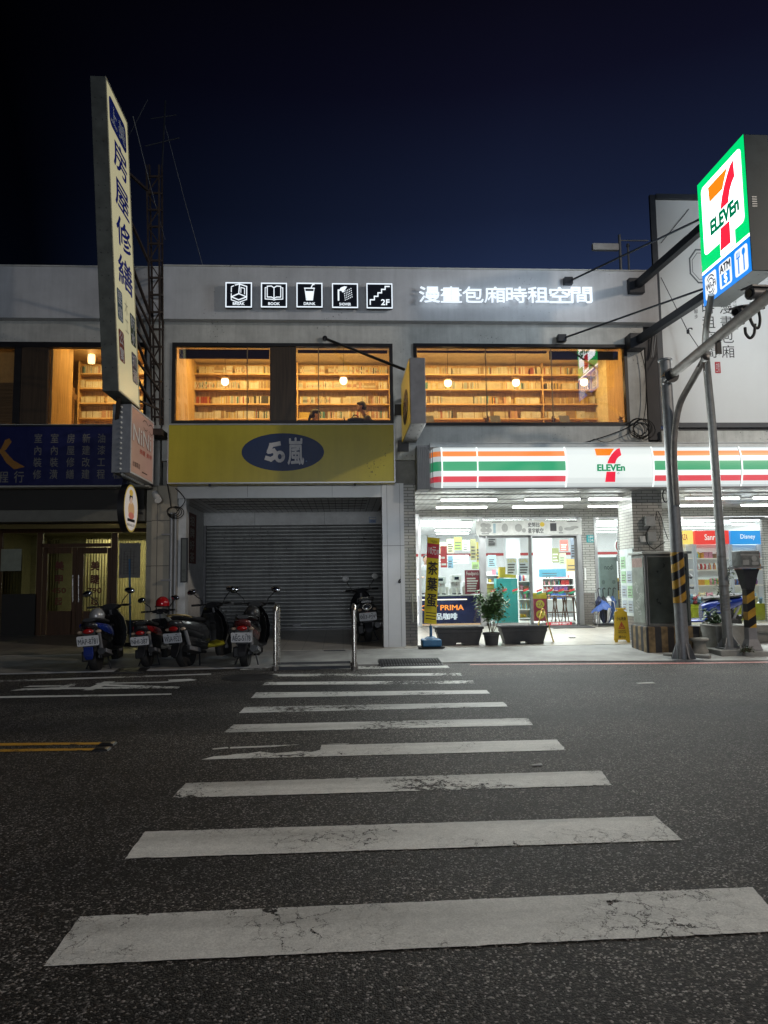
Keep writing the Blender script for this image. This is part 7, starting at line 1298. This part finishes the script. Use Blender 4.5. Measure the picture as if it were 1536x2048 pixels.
for k in range(7):
    c = at(868+k*11+(k % 3)*2, 1192, 19.2); h_ = .14+.03*(k % 3); q = thing('cup_stack', 'stack of pale paper cups on the navy counter', 'cups', (c.x,19.16,z1+.035), group='cup stacks on the coffee counter'); b = MB(); b.lathe([(.005,0),(.03,0),(.042,h_),(.044,h_),(.044,h_-.01),(.005,h_-.012)], (c.x,19.16,z1+.036), 'z', 12); b.build('cups', mat('paper_cup', (.62,.60,.55), .6), q, True)
# clerk half hidden by the flag
h = at(852, 1118, 19.95); r = thing('person', 'store clerk in a white top standing behind the coffee counter, mostly hidden by the flag', 'person', (h.x,19.95,ZI)); b = MB(); b.ell(h,(.075,.09,.11)); b.ell(h+V3((0,-.09,-.02)),(.015,.02,.025)); b.ell(h+V3((0,-.085,-.06)),(.025,.012,.008)); b.ell(h+V3((.075,0,-.01)),(.012,.02,.03)); b.ell(h+V3((-.075,0,-.01)),(.012,.02,.03)); b.tube([h+V3((0,.01,-.06)),h+V3((0,.02,-.2))],[.05,.06],10)
for s in (-1,1): b.tube([h+V3((s*.23,-.08,-.55)),h+V3((s*.16,-.32,-.50))],[.04,.03],8); b.ell(h+V3((s*.14,-.37,-.50)),(.035,.05,.018)); [b.tube([h+V3((s*.14-.027+.018*k,-.40,-.50)),h+V3((s*.14-.03+.02*k,-.44,-.505)),h+V3((s*.14-.03+.02*k,-.465,-.525))],.008,5) for k in range(4)]; b.tube([h+V3((s*.11,-.37,-.50)),h+V3((s*.085,-.41,-.50))],.01,5)
b.loft([[V3((h.x+w_*cos(2*pi*k/14)+dx, 19.97+w_*sin(2*pi*k/14), z)) for k in range(14)] for z, w_, dx in ((ZI,.06,.1),(ZI+.45,.07,.1),(ZI+.85,.09,.07))]); b.loft([[V3((h.x+w_*cos(2*pi*k/14)+dx, 19.97+w_*sin(2*pi*k/14), z)) for k in range(14)] for z, w_, dx in ((ZI,.06,-.1),(ZI+.45,.07,-.1),(ZI+.85,.09,-.07))]); b.ell((h.x,19.97,ZI+.9),(.16,.12,.14)); b.ell((h.x,19.97,h.z-.45),(.15,.10,.3)); fuse('body', b, SKIN, r, .01)
b = MB(); b.loft([[V3((h.x+w_*cos(2*pi*k/18),19.97+d_*sin(2*pi*k/18),z)) for k in range(18)] for z, w_, d_ in ((ZI+.82,.18,.13),(h.z-.5,.16,.12),(h.z-.3,.21,.125),(h.z-.2,.16,.10),(h.z-.16,.07,.07))])
for s in (-1,1): b.tube([h+V3((s*.19,.02,-.25)),h+V3((s*.23,-.06,-.52)),h+V3((s*.19,-.22,-.52))],[.065,.055,.045],10)
fuse('shirt', b, mat('white_shirt', (.6,.6,.6), .8), r, .014); b = MB(); b.ell(h+V3((0,.02,.035)),(.085,.095,.09)); b.ell(h+V3((0,.05,-.02)),(.08,.07,.09)); fuse('hair', b, HAIR, r, .01)
b = MB(); b.loft([[V3((h.x+s*.1+.085*cos(2*pi*k/12),19.97+.09*sin(2*pi*k/12),z)) for k in range(12)] for s in (1,) for z in (ZI+.05,ZI+.82)]); b.loft([[V3((h.x-.1+.085*cos(2*pi*k/12),19.97+.09*sin(2*pi*k/12),z)) for k in range(12)] for z in (ZI+.05,ZI+.82)]); b.build('trousers', mat('dark_trousers', (.02,.02,.025), .9), r, True)
# posters and hanging cards
G = 'hanging promotion cards'
for q, Y, col, n, t, lb in (((930,1140,961,1188),18.68,(.22,.02,.035),6,'Foodpanda','dark red poster of meal offers inside the left window'), ((868,1110,938,1128),24.5,(.55,.56,.55),2,None,'wide framed picture of a small truck on the back wall'), ((880,1084,893,1106),21.5,(.55,.62,.40),3,None,'pale green hanging card nearest the flag'), ((894,1078,908,1106),21.8,(.66,.62,.40),4,None,'cream hanging card above the coffee counter'), ((908,1074,924,1100),21.4,(.35,.50,.12),3,None,'bright green hanging card above the coffee counter'), ((925,1080,939,1102),22,(.6,.6,.55),3,None,'white hanging card right of the green one'), ((941,1078,952,1120),20.4,(.40,.38,.20),4,None,'narrow tilted hanging card beside the door frame'), ((881,1092,894,1135),19.7,(.40,.05,.05),2,None,'red oval topped sign above the coffee machines'),
        ((975,1070,993,1093),19.4,(.60,.58,.57),4,None,'small red and white leaflet on the glass of the left door'), ((1013,1116,1034,1150),19.6,(.55,.56,.60),4,'50%','left of the twin purple edged offer cards'), ((1037,1116,1058,1150),19.6,(.55,.56,.60),4,'50%','right of the twin purple edged offer cards'), ((1104,1096,1118,1125),23,(.18,.20,.08),3,None,'dark yellow framed poster behind the right door'), ((1119,1106,1132,1128),23.2,(.40,.48,.30),3,None,'green leaflet beside the dark framed poster'), ((1141,1076,1155,1118),20.2,(.30,.34,.42),5,None,'blue and white strip poster at the right edge of the door'), ((970,1178,994,1212),19.6,(.55,.52,.20),2,None,'pale yellow card above the teal cabinet'), ((1078,1138,1132,1154),21,(.10,.35,.50),2,None,'light blue cake poster above the store shelves'), ((1133,1118,1156,1142),21.4,(.50,.36,.14),2,None,'orange pack display at the right of the door'), ((856,1112,866,1136),20.2,(.50,.20,.10),3,None,'orange card hanging behind the flag pole'), ((862,1086,878,1108),20.8,(.62,.60,.56),4,None,'white hanging card nearest the window edge'), ((896,1112,906,1136),20.6,(.20,.35,.45),3,None,'small blue card above the coffee machines'), ((953,1084,960,1124),20.1,(.55,.45,.12),4,None,'narrow ochre card right beside the door frame'), ((1120,1080,1136,1102),22.5,(.50,.12,.10),3,None,'red and white leaflet high behind the right door'), ((976,1110,992,1134),22.5,(.30,.45,.50),4,None,'pale blue leaflet behind the left door'), ((944,1124,958,1138),21.0,(.35,.48,.20),3,None,'green card above the dark red poster'), ((1075,1188,1090,1198),19.6,(.55,.5,.48),2,None,'small white label above the red board')):
    card(lb, q, Y, col, n, t, (.6,.5,.1) if t == '50%' else (.65,.6,.55), .012, G)
for q, col in (((1012,1148,1035,1153),(.10,.04,.20)), ((1036,1148,1059,1153),(.10,.04,.20))): pass
# teal cabinets
for q, Y, lb in (((994,1157,1036,1249),19.2,'tall turquoise promotion cabinet behind the left glass door'), ((968,1180,992,1240),20.0,'lower turquoise board left of the tall turquoise cabinet')):
    f = FF(*q, Y); r = thing('turquoise_cabinet', lb, 'cabinet', f.pt(.5,0), group='turquoise store fittings'); b = MB(); f.rect(b,0,0,1,1,-.35,.35); b.build('body', mat('turquoise', (.05,.42,.40), .45, 0, .06), r, bev=.01); b = MB(); f.rect(b,.02,.02,.04,.98,.0,.004); f.rect(b,.94,.02,.96,.98,0,.004); b.build('edge', mat('turquoise_dark', (.03,.28,.27), .5), r)
q = at(1000,1156,19.3); b = MB(); b.prism([at(1000,1155,19.3),at(1032,1156,19.3),at(1032,1150,19.3),at(1011,1148,19.3),at(1011,1134,19.3),at(1000,1134,19.3)], (0,.2,0)); r = thing('yellow_stand', 'stepped yellow card stand on top of the turquoise cabinet', 'card stand', q); b.build('card', mat('yellow_card', (.55,.40,.03), .6), r)
card('yellow and white offer card with a red mark beside the turquoise cabinet', (970,1168,994,1179), 19.55, (.55,.40,.08), 1, '全家福', (.4,.05,.05), .01, G)
f = FF(1068,1198,1093,1242,19.1); r = thing('red_board', 'crimson board with yellow discs behind the right glass door', 'board', f.pt(.5,0)); b = MB(); f.rect(b,0,0,1,1,-.1,.1); b.build('board', mat('crimson', (.34,.02,.06), .5), r, bev=.004); b = MB(); [f.disc(b,.5,y,.34,.19,.003) for y in (.76,.30)]; b.build('yellow_discs', mat('disc_yellow', (.62,.50,.05), .5), r); b = MB(); f.text(b,'ZA',.28,.68,.72,.84,.006,0,.02); f.text(b,'AL',.28,.22,.72,.38,.006,0,.02); b.build('lettering', mat('crimson', (.34,.02,.06)), r)
b = MB(); b.box(f.O.x-.02,f.O.x+f.w+.02,19.12,19.35,f.pt(0,1).z+.002,f.pt(0,1).z+.16); r = thing('yellow_pack', 'bright yellow pack standing on the crimson board', 'pack', f.pt(.5,1)); b.build('pack', mat('bright_yellow', (.62,.46,.02), .5), r, bev=.01)
# goods shelves
GC = [mat('pack_%s' % n, c, .4, 0, .25, 25) for n, c in (('red',(.42,.04,.04)),('orange',(.55,.24,.04)),('yellow',(.58,.45,.06)),('green',(.08,.28,.08)),('blue',(.05,.13,.40)),('white',(.62,.62,.60)),('pink',(.55,.22,.28)),('brown',(.20,.10,.05)),('purple',(.20,.08,.25)),('sky',(.20,.42,.55)))]
def pack_mesh(k):
    b = MB(); w, d, h = random.uniform(.07,.15), .10, random.uniform(.10,.19)
    if k % 3 == 0: b.loft([[(x*w/2*s, y*d/2*s2, z) for x, y in ((-1,-1),(0,-1.15),(1,-1),(1,1),(0,1.15),(-1,1))] for z, s, s2 in ((0,1,.15),(.015,1,.5),(h*.5,.97,1),(h-.02,1,.4),(h,1,.1))])
    elif k % 3 == 1: b.lathe([(.005,0),(w*.35,0),(w*.36,h*.65),(w*.18,h*.82),(w*.16,h),(.005,h)], (0,0,0), 'z', 12)
    else: b.box(-w/2,w/2,-d/2,d/2,0,h); b.box(-w*.35,w*.35,-d/2-.003,-d/2-.001,h*.3,h*.8); b.box(-w/2-.003,w/2+.003,-d/2-.004,d/2,h+.001,h+.012)
    o = b.build('x', GC[k % len(GC)], None, 40); me = o.data; me.materials.append(GC[(k*3+5) % len(GC)])
    for p in me.polygons:
        if p.center.z > me.vertices[0].co.z+.04 and p.index % 3 == 1: p.material_index = 1
    bpy.data.objects.remove(o); return me, w
PKS = [pack_mesh(k) for k in range(30)]; cnt = [0]
def goods(x0, x1, y, z, lb, grp, depth=.0, fillp=.92, cat='pack', lim=260):
    x = x0+.05
    while x < x1-.07:
        me, w = random.choice(PKS); n = random.choice((1,2,3))
        for _ in range(n):
            if x+w/2 > x1-.02: break
            if random.random() < fillp and cnt[0] < lim:
                o = link(bpy.data.objects.new('snack_pack', me)); o.location = (x, y, z); o.rotation_euler.z = random.uniform(-.12,.12); tag(o, lb, cat, grp); cnt[0] += 1
            x += w+.012
def rack(label, px0, px1, pys, Y, ztop, dep=.36, grp='store shelf racks', goodlb=None, back=True):
    x0, x1 = at(px0,1180,Y).x, at(px1,1180,Y).x; r = thing('store_shelf', label, 'shelf', ((x0+x1)/2,Y,ZI), group=grp); zs = [at((px0+px1)/2,p,Y).z for p in pys]
    for x in (x0, x1-.03): MB().box(x,x+.03,Y,Y+dep,ZI,ztop).build('upright', WHT, r)
    if back: MB().box(x0,x1,Y+dep+.002,Y+dep+.02,ZI,ztop).build('back_panel', IN, r)
    for z in zs:
        MB().box(x0+.031,x1-.031,Y,Y+dep,z-.025,z).build('shelf_board', WHT, r)
        goods(x0+.05, x1-.05, Y+.13, z+.001, goodlb, 'packs on the store shelves')
    MB().box(x0+.031,x1-.031,Y+.02,Y+dep,ZI,ZI+.08).build('plinth', GREYM, r); return r
rack('white goods shelf behind the left glass door', 1036, 1064, (1162,1180,1198,1218,1236), 20.5, 1.75, goodlb='small snack packet on the shelf behind the left glass door')
rack('long white goods shelf behind the stools', 1084, 1150, (1156,1170,1182,1198), 22.0, 1.6, goodlb='small snack packet on the long shelf behind the stools')
rack('white goods shelf beyond the coffee counter', 968, 1010, (1150,1165,1180), 23.0, 1.7, goodlb='small snack packet on the shelf beyond the coffee counter')
# counter table and stools
a_, c_ = at(1092,1181,20.0), at(1152,1181,20.0); zt = at(1120,1181,20.0).z; r = thing('window_table', 'long narrow red brown table with stools behind the right glass door', 'table', ((a_.x+c_.x)/2,20.0,ZI)); MB().box(a_.x,c_.x,19.95,20.3,zt-.04,zt).build('top', wood('red_brown_wood', (.22,.06,.04), .4, 'x'), r, bev=.004)
for x in (a_.x+.03, c_.x-.06): MB().box(x,x+.03,20.1,20.14,ZI,zt-.041).build('leg', BLK, r)
WN = wood('walnut', (.12,.055,.03), .4)
def stool(px, lb):
    c = at(px,1250,19.65); x = c.x; y = 19.65; r = thing('bar_stool', lb, 'stool', (x,y,ZI), group='bar stools'); zs = at(px,1193,y).z
    b = MB(); b.loft([[(x+w_*cos(2*pi*k/16), y+w_*.85*sin(2*pi*k/16), zs+dz+.03*(cos(2*pi*k/16)**2)) for k in range(16)] for w_, dz in ((.14,-.03),(.18,-.01),(.18,.008),(.12,.0),(.01,-.004))]); b.build('seat', WN, r, True)
    for sx in (-1,1):
        for sy in (-1,1): b = MB(); b.tube([(x+sx*.11,y+sy*.09,zs-.02),(x+sx*.19,y+sy*.16,ZI)], [.018,.013], 8); b.build('leg', WN, r, True)
    b = MB(); z = ZI+.25; q = [(x-.165,y-.14,z),(x+.165,y-.14,z),(x+.165,y+.14,z),(x-.165,y+.14,z)]; [b.tube([q[i],q[(i+1) % 4]], .011, 6) for i in range(4)]; b.build('footrest', WN, r)
for px, lb in ((1102,'dark bar stool next to the crimson board'), (1121,'middle dark bar stool of the three behind the door'), (1141,'dark bar stool next to the door edge')): stool(px, lb)
# behind the narrow window
f = FF(1200,1114,1236,1240,19.1); r = thing('kiosk', 'tall grey green ticket kiosk back panel in the narrow window', 'kiosk', f.pt(.5,0)); b = MB(); f.rect(b,0,0,1,1,-.5,.5); b.build('casing', mat('kiosk_grey', (.28,.34,.33), .4), r, bev=.01); b = MB(); f.text(b,'nodi',.30,.80,.78,.88,.003,0,.03); b.build('lettering', mat('kiosk_ink', (.08,.10,.10), .5), r); b = MB(); [f.disc(b,x,.60,.10,.035,.003) for x in (.2,.78)]; b.build('pads', mat('kiosk_pad', (.18,.22,.21), .6), r)
f = Fr((at(1231,1092,18.75).x-.02,18.75,at(1231,1092,18.75).z-.24),(.48,0,0),(0,0,.48)); r = thing('ice_cream_sign', 'round white and red ice cream sign beside the tiled pillar', 'sign', f.pt(.5,0)); b = MB(); f.disc(b,.5,.5,.5,.5,0,.04); b.build('white_disc', emat('ice_white', (1,.98,.95), .8), r); b = MB(); f.line(b,f.el(.5,.5,.45,.45,32),.03,.042,0,True); f.poly(b,[(.36,.30),(.66,.30),(.74,.46),(.26,.46)],.042); f.line(b,[(.32,.52),(.68,.56),(.36,.66),(.62,.70),(.45,.80),(.52,.86)],.035,.043); b.build('red_emblem', mat('emblem_red', (.55,.03,.02), .4), r)
f = FF(1232,1156,1262,1222,19.3); r = thing('capsule_machine', 'yellow vending cabinet behind the tiled pillar', 'vending machine', f.pt(.5,0)); b = MB(); f.rect(b,0,0,1,1,-.5,.5); b.build('casing', mat('machine_yellow', (.60,.40,.03), .4), r, bev=.01); b = MB(); f.rrect(b,.12,.62,.95,.9,.03,.003,.01); f.rrect(b,.12,.1,.95,.36,.03,.003,.01); b.build('windows', mat('machine_window', (.12,.06,.04), .15, 0, .6, 20), r); b = MB(); f.disc(b,.5,.48,.3,.08,.004); b.build('badge', mat('emblem_red', (.55,.03,.02)), r)
f = FF(1234,1110,1246,1122,19.0); r = thing('small_screen', 'little black framed screen above the yellow vending cabinet', 'screen', f.pt(.5,0)); b = MB(); f.rect(b,0,0,1,1,-.03,.03); b.build('frame', BLK, r); b = MB(); f.rect(b,.08,.1,.92,.9,.003); b.build('display', emat('screen_glow', (.7,.85,.9), .8), r)
# toy display in the right window
for i, (x0, x1, col, tx, tcol, lb) in enumerate(((1345,1387,(1,.72,.16),'PLAZA',(.5,.06,.04),'shelf bay under a yellow lit header, half behind the hazard pole'), (1389,1459,(.85,.055,.04),'Sanrio',(.9,.9,.85),'shelf bay under a red lit header behind the grey pole'), (1461,1530,(.02,.30,.75),'Disney',(.9,.95,1),'shelf bay under a blue lit header beside the post box'))):
    Y = 19.3; f = FF(x0+1,1061,x1-1,1088,Y); r = thing('display_bay', lb, 'display shelf', (f.pt(.5,0).x,Y,ZI), group='toy display bays'); b = MB(); f.rect(b,0,0,1,1,-.3,.3); b.build('lit_header', emat('header_%d' % i, col, .95), r); b = MB(); f.text(b,tx,.28,.30,.72,.72,.004,0,.02); b.build('header_lettering', emat('header_text_%d' % i, tcol, .9), r)
    xa_, xb_ = f.O.x, f.O.x+f.w; zt = f.O.z
    for x in (xa_, xb_-.03): MB().box(x,x+.03,Y+.01,Y+.4,ZI,zt-.003).build('upright', emat('lit_upright', (.8,.82,.85), .25), r)
    MB().box(xa_+.031,xb_-.031,Y+.38,Y+.4,ZI+.45,zt-.003).build('back_panel', IN, r)
    for py in (1116,1139,1170):
        z = at((x0+x1)/2,py,Y).z; MB().box(xa_+.031,xb_-.031,Y+.02,Y+.378,z-.02,z).build('shelf_board', emat('lit_shelf_edge', (1,.9,.75), .35), r); goods(xa_+.06, xb_-.06, Y+.16, z+.001, 'boxed toy on the shelves under the '+('yellow','red','blue')[i]+' lit header', 'boxed toys in the display', 0, .95, 'toy', 540)
b0 = at(1366,1210,18.95); b1 = at(1532,1210,18.95); zt = at(1450,1208,18.95).z; r = thing('display_plinth', 'yellow green plinth with an open bin of plush toys in the right window', 'plinth', ((b0.x+b1.x)/2,18.95,ZI)); MB().box(b0.x,b1.x,18.9,19.25,ZI,zt).build('front', mat('lime_panel', (.50,.50,.03), .45), r, bev=.005); MB().box(b0.x,b1.x,18.88,18.9,zt+.001,zt+.16).build('clear_rim', glass('rim_glass'), r)
random.seed(31)
for k in range(34):
    x = random.uniform(b0.x+.1,b1.x-.1); y = random.uniform(18.95,19.2); s = random.uniform(.06,.12); col = random.choice(((.62,.60,.58),(.60,.26,.32),(.62,.5,.3),(.60,.55,.5),(.25,.42,.55),(.5,.08,.1)))
    o = thing('plush_toy', 'small soft toy heaped in the open bin of the right window', 'toy', (x,y,zt+.001), group='plush toys in the bin'); b = MB(); b.ell((x,y,zt+s*.8),(s*.85,s*.7,s*.8),12,8); b.ell((x,y-.02,zt+s*1.9),(s*.75,s*.65,s*.62),12,8); [b.ell((x+e*s*.6,y,zt+s*2.45),(s*.24,s*.15,s*.3),8,6) for e in (-1,1)]; [b.ell((x+e*s*.75,y-s*.3,zt+s*1.0),(s*.4,s*.25,s*.22),8,6) for e in (-1,1)]; b.build('body', mat('plush_%d%d' % (int(col[0]*100),int(col[1]*100)), col, .9), o, True)
    b = MB(); [b.ell((x+e*s*.25,y-.02-s*.62,zt+s*2.0),(s*.08,s*.05,s*.09),6,5) for e in (-1,1)]; b.build('eyes', BLK, o)
